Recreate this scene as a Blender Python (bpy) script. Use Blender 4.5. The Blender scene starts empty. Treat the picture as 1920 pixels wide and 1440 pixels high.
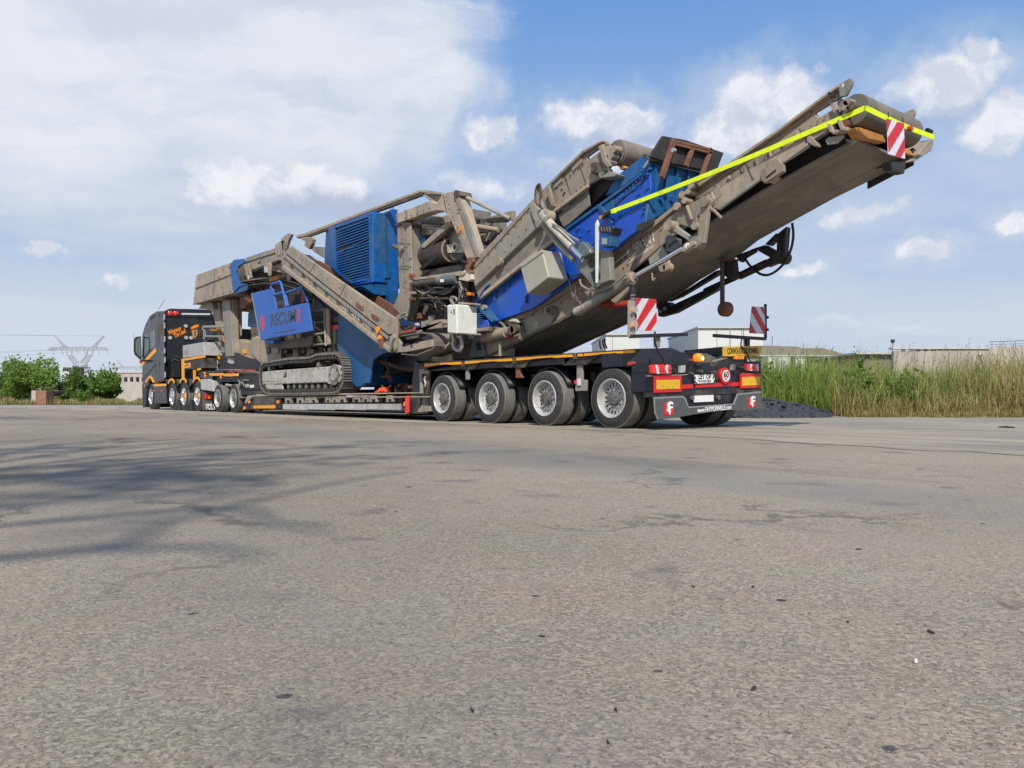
import bpy, bmesh, math, random
import numpy as np
from mathutils import Vector, Matrix

random.seed(7)
RNG = np.random.default_rng(11)
SC = bpy.context.scene
COL = SC.collection

# ------------------------------------------------------------------ camera
# world axes: -x is the driving direction of the lorry, +y points away from the viewer, z is up.
# the near wall of the rear-most trailer tyre stands at the origin.
F_PX, TH, CAM = 1474.7, 0.6697, Vector((8.1532, -8.3087, 0.4424))
HZ = 747.0
cd = bpy.data.cameras.new("camera")
cam = bpy.data.objects.new("camera", cd)
COL.objects.link(cam)
cam.location = CAM
S_, C_ = math.sin(TH), math.cos(TH)
fwd = Vector((-C_, S_, 0)); right = Vector((S_, C_, 0)); up = Vector((0, 0, 1))
cam.matrix_world = Matrix((
    (right.x, up.x, -fwd.x, CAM.x), (right.y, up.y, -fwd.y, CAM.y), (right.z, up.z, -fwd.z, CAM.z), (0, 0, 0, 1)))
cd.sensor_fit = 'HORIZONTAL'; cd.sensor_width = 36.0
cd.lens = 36.0 * F_PX / 1920.0
cd.shift_y = (HZ - 720.0) / 1920.0          # the horizon lies a little below the middle
cd.clip_start = 0.05; cd.clip_end = 6000
SC.camera = cam

# ------------------------------------------------------------------ light and sky
SUN_AZ = Vector((0.79, -0.61, 0)).normalized()
SUN_EL = math.radians(43)
sl = bpy.data.lights.new("sun", 'SUN'); sl.energy = 4.5; sl.angle = math.radians(0.6); sl.color = (1.0, 0.935, 0.83)
sun = bpy.data.objects.new("sun", sl); COL.objects.link(sun)
sdir = Vector((SUN_AZ.x * math.cos(SUN_EL), SUN_AZ.y * math.cos(SUN_EL), math.sin(SUN_EL)))
sun.rotation_euler = sdir.to_track_quat('Z', 'Y').to_euler()
sun.location = (20, -30, 40)

world = bpy.data.worlds.new("World"); SC.world = world; world.use_nodes = True
SC.view_settings.view_transform = 'Standard'; SC.view_settings.look = 'None'
SC.view_settings.exposure = 0.0; SC.view_settings.gamma = 1.0; SC.view_settings.use_curve_mapping = False
SC.render.engine = 'CYCLES'
SC.cycles.max_bounces = 6; SC.cycles.diffuse_bounces = 3; SC.cycles.glossy_bounces = 3
SC.cycles.transparent_max_bounces = 8


class NT:
    """small helper round a node tree"""
    def __init__(s, tree):
        s.t = tree; s.n = tree.nodes; s.l = tree.links
    def node(s, typ, **kw):
        n = s.n.new(typ)
        for k, v in kw.items(): setattr(n, k, v)
        return n
    def put(s, sock, v):
        if hasattr(v, 'is_linked') or hasattr(v, 'links'): s.l.new(v, sock)
        else: sock.default_value = v
    def math(s, op, a, b=None, c=None, clamp=False):
        n = s.node('ShaderNodeMath', operation=op, use_clamp=clamp)
        s.put(n.inputs[0], a)
        if b is not None: s.put(n.inputs[1], b)
        if c is not None: s.put(n.inputs[2], c)
        return n.outputs[0]
    def vmath(s, op, a, b=None):
        n = s.node('ShaderNodeVectorMath', operation=op)
        s.put(n.inputs[0], a)
        if b is not None: s.put(n.inputs[1], b)
        return n.outputs['Value'] if op in ('LENGTH', 'DOT_PRODUCT', 'DISTANCE') else n.outputs[0]
    def mix(s, f, a, b, blend='MIX'):
        n = s.node('ShaderNodeMix', data_type='RGBA', blend_type=blend, clamp_factor=True)
        s.put(n.inputs[0], f)
        for k, v in ((6, a), (7, b)):
            if isinstance(v, (tuple, list)): n.inputs[k].default_value = (v[0], v[1], v[2], 1)
            else: s.l.new(v, n.inputs[k])
        return n.outputs[2]
    def ramp(s, v, lo, hi, a=0.0, b=1.0, smooth=True):
        n = s.node('ShaderNodeMapRange', interpolation_type='SMOOTHSTEP' if smooth else 'LINEAR')
        s.put(n.inputs[0], v); n.inputs[1].default_value = lo; n.inputs[2].default_value = hi
        n.inputs[3].default_value = a; n.inputs[4].default_value = b
        return n.outputs[0]
    def noise(s, vec, scale, detail=4.0, rough=0.55, dist=0.0):
        n = s.node('ShaderNodeTexNoise')
        if vec is not None: s.l.new(vec, n.inputs['Vector'])
        n.inputs['Scale'].default_value = scale; n.inputs['Detail'].default_value = detail
        n.inputs['Roughness'].default_value = rough; n.inputs['Distortion'].default_value = dist
        return n
    def xyz(s, x, y, z):
        n = s.node('ShaderNodeCombineXYZ')
        for i, v in enumerate((x, y, z)): s.put(n.inputs[i], v)
        return n.outputs[0]


def build_sky():
    t = NT(world.node_tree)
    t.n.clear()
    out = t.node('ShaderNodeOutputWorld'); bg = t.node('ShaderNodeBackground')
    t.l.new(bg.outputs[0], out.inputs[0])
    sky = t.node('ShaderNodeTexSky', sky_type='NISHITA')
    sky.sun_disc = False; sky.sun_elevation = SUN_EL
    sky.sun_rotation = math.atan2(SUN_AZ.x, SUN_AZ.y)
    sky.air_density = 1.15; sky.dust_density = 0.6; sky.ozone_density = 2.2; sky.altitude = 50
    tc = t.node('ShaderNodeTexCoord')
    d = tc.outputs['Generated']
    sep = t.node('ShaderNodeSeparateXYZ'); t.l.new(d, sep.inputs[0])
    x, y, z = sep.outputs
    # azimuth / elevation round the place, in degrees; azimuth 0 is world direction (-cos, sin) of the street view
    az = t.math('ARCTAN2', t.math('ADD', t.math('MULTIPLY', x, S_), t.math('MULTIPLY', y, C_)),
                t.math('ADD', t.math('MULTIPLY', x, -C_), t.math('MULTIPLY', y, S_)))
    az = t.math('MULTIPLY', az, 57.2958)
    el = t.math('MULTIPLY', t.math('ARCSINE', z), 57.2958)
    # big fbm to ruffle the outlines
    ae0 = t.xyz(az, el, 0.0)
    nz1 = t.noise(ae0, 0.10, 7, 0.58)
    wob = t.vmath('SUBTRACT', nz1.outputs['Color'], (0.5, 0.5, 0.5))
    nz2 = t.noise(ae0, 0.42, 6, 0.6)
    wob2 = t.vmath('SUBTRACT', nz2.outputs['Color'], (0.5, 0.5, 0.5))
    ae = t.vmath('ADD', ae0, t.vmath('ADD', t.vmath('MULTIPLY', wob, (7.0, 4.6, 0)), t.vmath('MULTIPLY', wob2, (2.6, 1.9, 0))))
    def ang(u, v):
        a = math.atan((u - 960) / F_PX)
        return math.degrees(a), math.degrees(math.atan((HZ - v) / F_PX * math.cos(a)))
    def blob(vec, u, v, ru, rv):
        a, e = ang(u, v)
        sc_ = 57.3 / F_PX * math.cos(math.radians(a)) ** 2
        n = t.node('ShaderNodeVectorMath', operation='MULTIPLY_ADD')
        t.l.new(vec, n.inputs[0])
        ka, ke = 1 / (ru * sc_), 1 / (rv * 57.3 / F_PX * math.cos(math.radians(a)))
        n.inputs[1].default_value = (ka, ke, 0); n.inputs[2].default_value = (-a * ka, -e * ke, 0)
        ln = t.vmath('LENGTH', n.outputs[0])
        return t.math('SUBTRACT', 1.0, ln, clamp=True)
    def cluster(lst):
        acc = None
        for (u, v, ru, rv, k) in lst:
            b = t.math('MULTIPLY', blob(ae, u, v, ru, rv), k)
            acc = b if acc is None else t.math('MAXIMUM', acc, b)
        return acc
    base = t.mix(t.math('POWER', t.ramp(el, -1, 31, 0.0, 1.0, False), 0.8), (5.75, 6.75, 7.9), (1.05, 3.15, 7.4))
    skyc = t.mix(0.9, sky.outputs[0], base)
    # thin veil: pale bands near the horizon and over the left part of the view
    streak = t.noise(t.vmath('MULTIPLY', ae0, (0.035, 0.16, 1)), 1.0, 6, 0.6)
    veil_el = t.ramp(el, 4, 27, 0.78, 0.0)
    veil_l = t.math('MULTIPLY', t.ramp(az, 4, -22, 0.0, 0.95), t.ramp(el, 40, 20, 0.3, 1.0))
    veil = t.math('MULTIPLY', t.math('MAXIMUM', veil_el, veil_l), t.ramp(streak.outputs[0], 0.3, 0.62, 0.35, 1.1))
    c1 = t.mix(veil, skyc, (6.3, 6.9, 8.0))
    # the wide bright cloud sheet upper left
    sheet = cluster([(330, 60, 700, 330, 1.0), (700, 90, 330, 230, 0.95), (560, 240, 420, 160, 0.85), (120, 230, 420, 220, 0.75)])
    wisps = t.noise(t.vmath('MULTIPLY', ae, (0.055, 0.10, 1)), 1.0, 9, 0.62, 0.5)
    sheet = t.math('ADD', sheet, t.math('MULTIPLY', t.math('SUBTRACT', wisps.outputs[0], 0.5), 1.1))
    layer = t.noise(t.vmath('MULTIPLY', ae, (0.05, 0.17, 1)), 1.0, 8, 0.6, 0.3)
    shc = t.mix(t.ramp(layer.outputs[0], 0.36, 0.62), (6.3, 6.85, 8.0), (8.1, 8.4, 8.9))
    c2 = t.mix(t.math('MULTIPLY', t.ramp(sheet, 0.10, 0.55), 0.92), c1, shc)
    # heaped clouds: (px position of the photo turned into bearings) bright heads and greyer bases
    heads = [(540, 352, 190, 46, 1.0), (430, 372, 130, 34, 0.8), (92, 455, 40, 13, 0.9), (930, 247, 75, 30, 0.95), (1080, 222, 90, 42, 1.0), (1175, 226, 85, 44, 1.0),
             (1445, 168, 130, 62, 1.05), (1365, 240, 125, 52, 1.05), (1770, 165, 150, 60, 0.9), (1835, 108, 50, 26, 0.8), (1880, 235, 120, 70, 0.85),
             (1620, 408, 100, 28, 0.65), (1735, 469, 75, 19, 1.0), (1905, 424, 62, 26, 1.0), (1500, 506, 90, 14, 0.6), (1552, 592, 60, 12, 0.7),
             (900, 345, 140, 36, 0.5), (195, 516, 60, 12, 0.5), (1700, 600, 110, 10, 0.4), (1140, 300, 190, 40, 0.5), (650, 620, 160, 10, 0.3)]
    more = [(-3600 + i * 620 + random.uniform(-150, 150), 250 + random.uniform(-160, 260), random.uniform(90, 190), random.uniform(30, 60), 0.9) for i in range(0)]
    h = cluster(heads + more)
    # elsewhere round the horizon the same kind of broken cloud goes on
    other = t.noise(t.vmath('MULTIPLY', ae0, (0.055, 0.11, 1)), 1.0, 7, 0.6)
    outside = t.ramp(t.math('ABSOLUTE', az), 36, 50)
    h = t.math('MAXIMUM', h, t.math('MULTIPLY', outside, t.math('MULTIPLY', t.ramp(other.outputs[0], 0.5, 0.72), t.ramp(el, 3, 10))))
    wide = cluster([(u, v, ru * 1.7, rv * 2.0, 0.9 * k) for (u, v, ru, rv, k) in heads])
    h0 = wide
    puff = t.noise(ae0, 0.55, 9, 0.6, 0.2)
    h = t.math('MULTIPLY', t.math('ADD', h, t.math('MULTIPLY', t.math('SUBTRACT', puff.outputs[0], 0.5), 0.7)), t.ramp(h, 0.0, 0.12))
    dens = t.ramp(h, 0.07, 0.50)
    # a cloud's body is greyer where the noise says it is thick, whiter at its sunlit top
    bas = cluster([(600, 396, 190, 40, 1.0), (1160, 262, 160, 28, 0.8), (1440, 262, 150, 30, 0.7), (1420, 205, 120, 26, 0.4), (1780, 210, 170, 34, 0.6), (470, 425, 130, 24, 0.5)])
    ccol = t.mix(t.ramp(t.noise(ae, 0.45, 7, 0.6).outputs[0], 0.38, 0.6), (6.7, 7.1, 8.1), (9.0, 9.1, 9.4))
    halo = t.math('MULTIPLY', t.ramp(h0, 0.0, 0.55), t.ramp(t.noise(ae0, 0.22, 7, 0.62).outputs[0], 0.38, 0.62, 0.10, 0.48))
    c2 = t.mix(halo, c2, (6.7, 7.2, 8.2))
    c3 = t.mix(t.math('MULTIPLY', dens, 0.86), c2, ccol)
    c4 = t.mix(t.math('MULTIPLY', t.ramp(bas, 0.1, 0.8), 0.8), c3, (4.7, 5.25, 6.9))
    low = t.mix(t.ramp(el, -1.5, 0.2), (2.2, 2.1, 2.0), c4)
    t.l.new(low, bg.inputs['Color'])
    bg.inputs['Strength'].default_value = 0.1
build_sky()

# ------------------------------------------------------------------ materials
MATS = {}
def mat(name, base, rough=0.6, metal=0.0, dirt=None, amt=0.5, scale=2.0, var=0.18, bump=0.0, rust=None, rust_amt=0.35, spec=0.5, streak=False, coat=0.0, streaks=None, run=(7.0, 7.0, 0.55)):
    m = bpy.data.materials.new(name); m.use_nodes = True
    t = NT(m.node_tree); t.n.clear()
    out = t.node('ShaderNodeOutputMaterial'); p = t.node('ShaderNodeBsdfPrincipled')
    t.l.new(p.outputs[0], out.inputs[0])
    g = t.node('ShaderNodeNewGeometry').outputs['Position']
    vec = t.vmath('MULTIPLY', g, (1, 1, 0.25)) if streak else g
    col = t.mix(1.0, base, base)
    n1 = t.noise(vec, scale * 4.1, 6, 0.65)
    k = t.ramp(n1.outputs[0], 0.25, 0.75, 1 - var, 1 + var)
    vv = t.node('ShaderNodeVectorMath', operation='SCALE'); t.l.new(col, vv.inputs[0]); t.l.new(k, vv.inputs['Scale'])
    col = vv.outputs[0]; r = rough
    if dirt:
        n2 = t.noise(vec, scale, 8, 0.68, 0.4)
        f = t.ramp(n2.outputs[0], 0.62 - 0.34 * amt, 0.80 - 0.30 * amt)
        f = t.math('MULTIPLY', f, min(1.0, 0.55 + amt * 0.4))
        col = t.mix(f, col, dirt)
        r = t.math('ADD', rough, t.math('MULTIPLY', f, max(0.0, 0.85 - rough)))
    if rust:
        n3 = t.noise(g, scale * 2.3, 9, 0.7, 0.6)
        f3 = t.ramp(n3.outputs[0], 0.70 - 0.2 * rust_amt, 0.78 - 0.18 * rust_amt)
        col = t.mix(f3, col, rust)
    if streaks:     # grime run down the plates and fine scuffs
        ns = t.noise(t.vmath('MULTIPLY', g, run), 1.0, 5, 0.6, 0.3)
        col = t.mix(t.math('MULTIPLY', t.ramp(ns.outputs[0], 0.52, 0.72), 0.55), col, streaks)
        nf = t.noise(g, 38.0, 4, 0.7)
        col = t.mix(t.ramp(nf.outputs[0], 0.60, 0.70, 0, 0.45), col, streaks)
        col = t.mix(t.ramp(nf.outputs[0], 0.38, 0.30, 0, 0.4), col, tuple(min(0.6, c * 1.25) for c in dirt))
    if dirt:        # no two plates have weathered alike
        oi = t.node('ShaderNodeObjectInfo').outputs['Random']
        kk = 0.20 if streaks else 0.08
        vo = t.node('ShaderNodeVectorMath', operation='SCALE'); t.l.new(col, vo.inputs[0]); t.l.new(t.ramp(oi, 0, 1, 1 - kk, 1 + kk, False), vo.inputs['Scale']); col = vo.outputs[0]
        if streaks: col = t.mix(t.math('MULTIPLY', t.math('FRACT', t.math('MULTIPLY', oi, 7.31)), 0.30), col, tuple(0.62 * c for c in dirt))
    t.put(p.inputs['Base Color'], col)
    t.put(p.inputs['Roughness'], r); p.inputs['Metallic'].default_value = metal
    p.inputs['Specular IOR Level'].default_value = spec
    if coat: p.inputs['Coat Weight'].default_value = coat; p.inputs['Coat Roughness'].default_value = 0.12
    if bump:
        b = t.node('ShaderNodeBump'); b.inputs['Strength'].default_value = bump; b.inputs['Distance'].default_value = 0.01
        t.l.new(t.noise(g, scale * 12, 5, 0.6).outputs[0], b.inputs['Height']); t.l.new(b.outputs[0], p.inputs['Normal'])
    MATS[name] = m
    return m

DUST = (0.30, 0.245, 0.185)
RUST = (0.14, 0.062, 0.03)
M = dict(
    steel=mat('dusty_beige_steel', (0.265, 0.240, 0.198), 0.62, 0.0, (0.385, 0.305, 0.222), 0.7, 1.3, rust=(0.165, 0.10, 0.062), rust_amt=0.5, streaks=(0.13, 0.098, 0.07), bump=0.15),
    steel2=mat('grey_painted_steel', (0.262, 0.262, 0.232), 0.5, 0.0, (0.36, 0.30, 0.225), 0.55, 1.1, rust=(0.15, 0.09, 0.055), rust_amt=0.35, streaks=(0.14, 0.115, 0.09), bump=0.1),
    steeld=mat('dark_greasy_steel', (0.075, 0.066, 0.056), 0.6, 0.2, (0.19, 0.14, 0.095), 0.55, 2.5, rust=RUST, rust_amt=0.4, bump=0.2),
    teal=mat('teal_grey_steel', (0.10, 0.135, 0.14), 0.45, 0.1, (0.27, 0.225, 0.17), 0.45, 2.0, bump=0.1),
    rust=mat('rusty_steel', (0.20, 0.085, 0.045), 0.8, 0.0, (0.10, 0.05, 0.035), 0.5, 5, bump=0.3),
    blue=mat('bright_blue_paint', (0.002, 0.072, 0.48), 0.42, 0.0, (0.05, 0.12, 0.25), 0.28, 1.2, coat=0.2, var=0.12),
    blued=mat('dusty_blue_paint', (0.004, 0.085, 0.235), 0.5, 0.0, (0.06, 0.115, 0.155), 0.42, 1.6, var=0.15),
    bluel=mat('light_blue_paint', (0.003, 0.092, 0.33), 0.46, 0.0, (0.045, 0.115, 0.18), 0.42, 1.5),
    panel=mat('plain_blue_panel_paint', (0.030, 0.125, 0.46), 0.55, 0.0, (0.05, 0.13, 0.38), 0.35, 1.5, var=0.08),
    black=mat('matt_black_steel', (0.014, 0.0145, 0.018), 0.5, 0.0, (0.07, 0.058, 0.045), 0.3, 2.2, bump=0.08),
    navy=mat('blue_black_chassis_paint', (0.012, 0.0145, 0.024), 0.42, 0.0, (0.065, 0.055, 0.045), 0.36, 2.0),
    chassis=mat('dusty_black_chassis', (0.022, 0.022, 0.024), 0.6, 0.0, (0.12, 0.095, 0.07), 0.5, 2.5, bump=0.15),
    cab=mat('dark_graphite_cab_paint', (0.008, 0.009, 0.011), 0.26, 0.0, (0.035, 0.03, 0.025), 0.2, 1.5, spec=0.35, coat=0.0, var=0.08),
    rubber=mat('tyre_rubber', (0.030, 0.029, 0.029), 0.8, 0.0, (0.072, 0.067, 0.062), 0.34, 5, bump=0.1),
    tread=mat('worn_tyre_tread', (0.165, 0.162, 0.157), 0.9, 0.0, (0.20, 0.19, 0.172), 0.5, 4, bump=0.15),
    belt=mat('conveyor_belt_rubber', (0.165, 0.150, 0.130), 0.8, 0.0, (0.26, 0.22, 0.17), 0.62, 1.5, bump=0.1, streaks=(0.105, 0.093, 0.08), run=(0.45, 9.0, 0.45)),
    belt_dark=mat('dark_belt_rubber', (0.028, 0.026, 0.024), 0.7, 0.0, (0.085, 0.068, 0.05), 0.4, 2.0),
    rim=mat('silver_rim_paint', (0.52, 0.52, 0.515), 0.38, 0.3, (0.26, 0.245, 0.23), 0.35, 6),
    alu=mat('polished_alloy', (0.75, 0.75, 0.76), 0.22, 0.9, (0.3, 0.27, 0.22), 0.1, 5),
    hub=mat('grey_hub', (0.16, 0.155, 0.15), 0.5, 0.3, (0.10, 0.085, 0.07), 0.5, 8),
    amber=mat('amber_yellow_paint', (0.82, 0.335, 0.008), 0.42, 0.0, (0.35, 0.18, 0.05), 0.2, 4),
    amberl=mat('amber_lens', (0.85, 0.26, 0.02), 0.2, 0.0, spec=0.7),
    redl=mat('red_lamp_lens', (0.72, 0.02, 0.018), 0.18, 0.0, spec=0.7, coat=0.5),
    redp=mat('red_reflective_sheet', (0.58, 0.014, 0.02), 0.4, 0.0, (0.3, 0.05, 0.04), 0.1, 4),
    redd=mat('dull_red_plastic', (0.42, 0.05, 0.03), 0.5, 0.0, DUST, 0.25, 6),
    whiteb=mat('white_reflective_sheet', (0.62, 0.64, 0.68), 0.4, 0.0, (0.4, 0.38, 0.35), 0.2, 4, var=0.05),
    yellowr=mat('yellow_reflective_sheet', (0.66, 0.40, 0.02), 0.4, 0.0, (0.3, 0.2, 0.05), 0.2, 5),
    strap=mat('neon_yellow_webbing', (0.66, 0.83, 0.010), 0.75, 0.0, (0.44, 0.52, 0.04), 0.35, 9, var=0.06),
    galv=mat('galvanised_grey_steel', (0.46, 0.455, 0.445), 0.48, 0.25, (0.30, 0.27, 0.23), 0.4, 1.5),
    box=mat('cream_cabinet_paint', (0.70, 0.71, 0.63), 0.45, 0.0, (0.36, 0.33, 0.26), 0.22, 2.0, var=0.06),
    boxg=mat('grey_green_box_paint', (0.36, 0.35, 0.285), 0.45, 0.0, (0.30, 0.26, 0.19), 0.4, 1.6, var=0.06),
    white=mat('white_sign_sheet', (0.74, 0.74, 0.73), 0.45, 0.0, var=0.04),
    ink=mat('black_print', (0.012, 0.012, 0.013), 0.5, 0.0, var=0.02),
    inkg=mat('grey_print', (0.055, 0.07, 0.10), 0.6, 0.0, var=0.3),
    redink=mat('red_print', (0.55, 0.05, 0.025), 0.5, 0.0, var=0.1),
    bolt=mat('bolt_steel', (0.135, 0.118, 0.098), 0.6, 0.1, (0.22, 0.17, 0.12), 0.5, 6),
    orange=mat('orange_lettering', (0.88, 0.24, 0.01), 0.5, 0.0, var=0.05),
    whiteink=mat('white_print', (0.8, 0.8, 0.78), 0.5, 0.0, var=0.03),
    greenink=mat('green_print', (0.02, 0.25, 0.15), 0.5, 0.0, var=0.03),
    faint=mat('worn_pale_lettering', (0.62, 0.58, 0.50), 0.65, 0.0, (0.27, 0.225, 0.17), 0.5, 12),
    flap=mat('grey_rubber_mudflap', (0.085, 0.087, 0.09), 0.5, 0.0, (0.16, 0.14, 0.115), 0.3, 3, bump=0.05),
    flapedge=mat('light_grey_flap_border', (0.23, 0.24, 0.235), 0.55, 0.0, var=0.1),
    chrome=mat('chrome_rod', (0.72, 0.72, 0.72), 0.16, 1.0, var=0.03),
    cream=mat('cream_cylinder_paint', (0.55, 0.50, 0.40), 0.45, 0.0, (0.3, 0.24, 0.17), 0.4, 4),
    wood=mat('orange_wood_block', (0.50, 0.225, 0.06), 0.7, 0.0, (0.25, 0.11, 0.035), 0.4, 14, bump=0.3),
    glass=mat('tinted_cab_glass', (0.02, 0.03, 0.028), 0.06, 0.0, spec=0.9, var=0.0),
    green=mat('green_reflection_paint', (0.06, 0.20, 0.03), 0.3, 0.0, var=0.1),  # colour of a painted reflection
    hose=mat('black_hose', (0.012, 0.012, 0.013), 0.45, 0.0, var=0.05),
    hoseg=mat('grey_hose', (0.22, 0.20, 0.175), 0.6, 0.0, DUST, 0.4, 8),
    hoseb=mat('blue_coil_hose', (0.01, 0.05, 0.35), 0.4, 0.0),
    chain=mat('rusty_chain_steel', (0.11, 0.075, 0.055), 0.7, 0.3, (0.2, 0.13, 0.08), 0.5, 12, bump=0.2),
    orangefab=mat('orange_red_strap_fabric', (0.72, 0.10, 0.03), 0.8, 0.0, (0.4, 0.08, 0.03), 0.3, 9),
    sack=mat('camouflage_tarp', (0.12, 0.115, 0.085), 0.85, 0.0, (0.045, 0.045, 0.035), 0.6, 9, bump=0.5),
    track=mat('grey_track_steel', (0.17, 0.162, 0.15), 0.6, 0.25, (0.27, 0.235, 0.19), 0.5, 4, bump=0.25),
    trackd=mat('dark_track_chain', (0.05, 0.047, 0.043), 0.65, 0.2, (0.14, 0.115, 0.09), 0.4, 5, bump=0.3),
    trackframe=mat('grey_track_frame_paint', (0.40, 0.385, 0.355), 0.6, 0.0, (0.27, 0.235, 0.19), 0.42, 1.5, rust=(0.2, 0.13, 0.08), rust_amt=0.1, bump=0.1),
)
def emissive(name, col, power):
    m = bpy.data.materials.new(name); m.use_nodes = True
    p = m.node_tree.nodes['Principled BSDF']
    p.inputs['Base Color'].default_value = (*col, 1); p.inputs['Emission Color'].default_value = (*col, 1)
    p.inputs['Emission Strength'].default_value = power; p.inputs['Roughness'].default_value = 0.2
    return m
M['lit'] = emissive('lit_amber_beacon', (0.9, 0.20, 0.012), 0.5)
M['litcore'] = emissive('lit_beacon_core', (1.0, 0.62, 0.16), 3.5)

# ------------------------------------------------------------------ object helpers
WLOC = {}
def link(o, parent=None):
    COL.objects.link(o)
    if parent is not None: o.parent = parent
    return o
def thing(name, label, cat, loc=(0, 0, 0), group=None):
    o = bpy.data.objects.new(name, None); o.empty_display_size = 0.3
    o.location = loc; link(o); WLOC[o] = Vector(loc)
    o['label'] = label; o['category'] = cat
    if group: o['group'] = group
    return o
def tag(o, label, cat, group=None):
    o['label'] = label; o['category'] = cat
    if group: o['group'] = group
    return o
def base_of(parent):
    w = Vector((0, 0, 0)); p = parent
    while p is not None:
        w += p.location; p = p.parent
    return w
def obj(name, bm, m, parent=None, smooth=False, bevel=0.0, origin=None, label=None, kind=None):
    """links a bmesh given in world coordinates as one object below its parent"""
    me = bpy.data.meshes.new(name)
    off = base_of(parent) if parent is not None else Vector((0, 0, 0))
    loc = Vector((0, 0, 0))
    if origin is not None: loc = Vector(origin) - off
    bmesh.ops.translate(bm, vec=-(off + loc), verts=bm.verts)
    bm.to_mesh(me); bm.free()
    ms = m if isinstance(m, (list, tuple)) else [m]
    for k in ms: me.materials.append(k)
    if smooth:
        me.polygons.foreach_set('use_smooth', [True] * len(me.polygons))
    o = bpy.data.objects.new(name, me); o.location = loc
    link(o, parent)
    if smooth and smooth != 'all':
        try: me.set_sharp_from_angle(angle=math.radians(38))
        except Exception: pass
    if bevel:
        b = o.modifiers.new('bevel', 'BEVEL'); b.width = bevel; b.segments = 1; b.limit_method = 'ANGLE'; b.angle_limit = math.radians(40)
    if label: o['label'] = label
    if kind: o['kind'] = kind
    return o

def ray(u, v):
    a = (u - 960) / F_PX; b = (HZ - v) / F_PX
    return Vector((a * S_ - C_, a * C_ + S_, b))
def Y(u, v, y):
    """where the line of sight of photo pixel (u, v) meets the upright plane at lateral distance y"""
    d = ray(u, v); return CAM + d * ((y - CAM.y) / d.y)
def X(u, v, x):
    d = ray(u, v); return CAM + d * ((x - CAM.x) / d.x)
def Z(u, v, z):
    d = ray(u, v); return CAM + d * ((z - CAM.z) / d.z)
def D(u, v, depth):
    return CAM + ray(u, v) * depth
# the enlarged crops of the photograph that measurements were taken from: origin and scale
CROP = dict(A=(220, 540, 5.5375), B=(340, 460, 4.8), C=(560, 340, 4.8), D=(640, 520, 5.3333), E=(900, 240, 3.84), G=(860, 480, 4.8),
            K=(1260, 130, 3.6923), L=(1060, 540, 4.8), S=(780, 640, 4.1739), T=(1200, 640, 7.68), A2=(380, 600, 8), B2=(460, 490, 12),
            C2=(740, 360, 12), D2=(700, 560, 9.6), T2=(480, 640, 6.4), P=(0, 0, 1))
def px(c, p):
    ox, oy, s = CROP[c]; return ox + p[0] / s, oy + p[1] / s
def cy(c, p, y): return Y(*px(c, p), y)
def cx(c, p, x): return X(*px(c, p), x)

def bm_prism(pts, vec):
    """closed prism: planar polygon pts (3-D) pushed along vec"""
    bm = bmesh.new(); vec = Vector(vec)
    a = [bm.verts.new(p) for p in pts]; b = [bm.verts.new(Vector(p) + vec) for p in pts]
    n = len(pts)
    bm.faces.new(a); bm.faces.new(b[::-1])
    for i in range(n): bm.faces.new((a[i], b[i], b[(i + 1) % n], a[(i + 1) % n]))
    bmesh.ops.recalc_face_normals(bm, faces=bm.faces)
    return bm
def plate(name, m, parent, c, pts, y, depth, bevel=0.006, **kw):
    """a plate standing in the plane at lateral distance y, its outline measured in crop c"""
    return obj(name, bm_prism([cy(c, p, y) for p in pts], (0, depth, 0)), m, parent, bevel=bevel, **kw)
def plate_x(name, m, parent, c, pts, x, depth, bevel=0.005, **kw):
    """the same facing the rear: plane at x"""
    return obj(name, bm_prism([cx(c, p, x) for p in pts], (-depth, 0, 0)), m, parent, bevel=bevel, **kw)
def add_box(bm, lo, hi):
    lo, hi = Vector(lo), Vector(hi)
    vs = [bm.verts.new((x, y, z)) for x in (lo.x, hi.x) for y in (lo.y, hi.y) for z in (lo.z, hi.z)]
    for f in ((0, 1, 3, 2), (4, 6, 7, 5), (0, 4, 5, 1), (2, 3, 7, 6), (0, 2, 6, 4), (1, 5, 7, 3)):
        bm.faces.new([vs[i] for i in f])
    return bm
def box(name, m, parent, lo, hi, bevel=0.008, **kw):
    bm = bmesh.new(); add_box(bm, [min(a, b) for a, b in zip(lo, hi)], [max(a, b) for a, b in zip(lo, hi)])
    return obj(name, bm, m, parent, bevel=bevel, **kw)
def add_beam(bm, p0, p1, w, h, side=None):
    """bar of w (sideways) x h between two points"""
    p0, p1 = Vector(p0), Vector(p1); d = (p1 - p0).normalized()
    s = Vector(side) if side is not None else Vector((0, 1, 0))
    s = s - d * s.dot(d)
    if s.length < 1e-4: s = Vector((1, 0, 0)) - d * d.x
    s.normalize(); n = d.cross(s)
    vs = []
    for p in (p0, p1):
        for a, b in ((-1, -1), (1, -1), (1, 1), (-1, 1)):
            vs.append(bm.verts.new(p + s * (a * w / 2) + n * (b * h / 2)))
    for f in ((3, 2, 1, 0), (4, 5, 6, 7), (0, 1, 5, 4), (1, 2, 6, 5), (2, 3, 7, 6), (3, 0, 4, 7)):
        bm.faces.new([vs[i] for i in f])
    return bm
def beam(name, m, parent, p0, p1, w, h, side=None, bevel=0.005, **kw):
    return obj(name, add_beam(bmesh.new(), p0, p1, w, h, side), m, parent, bevel=bevel, **kw)
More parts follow.
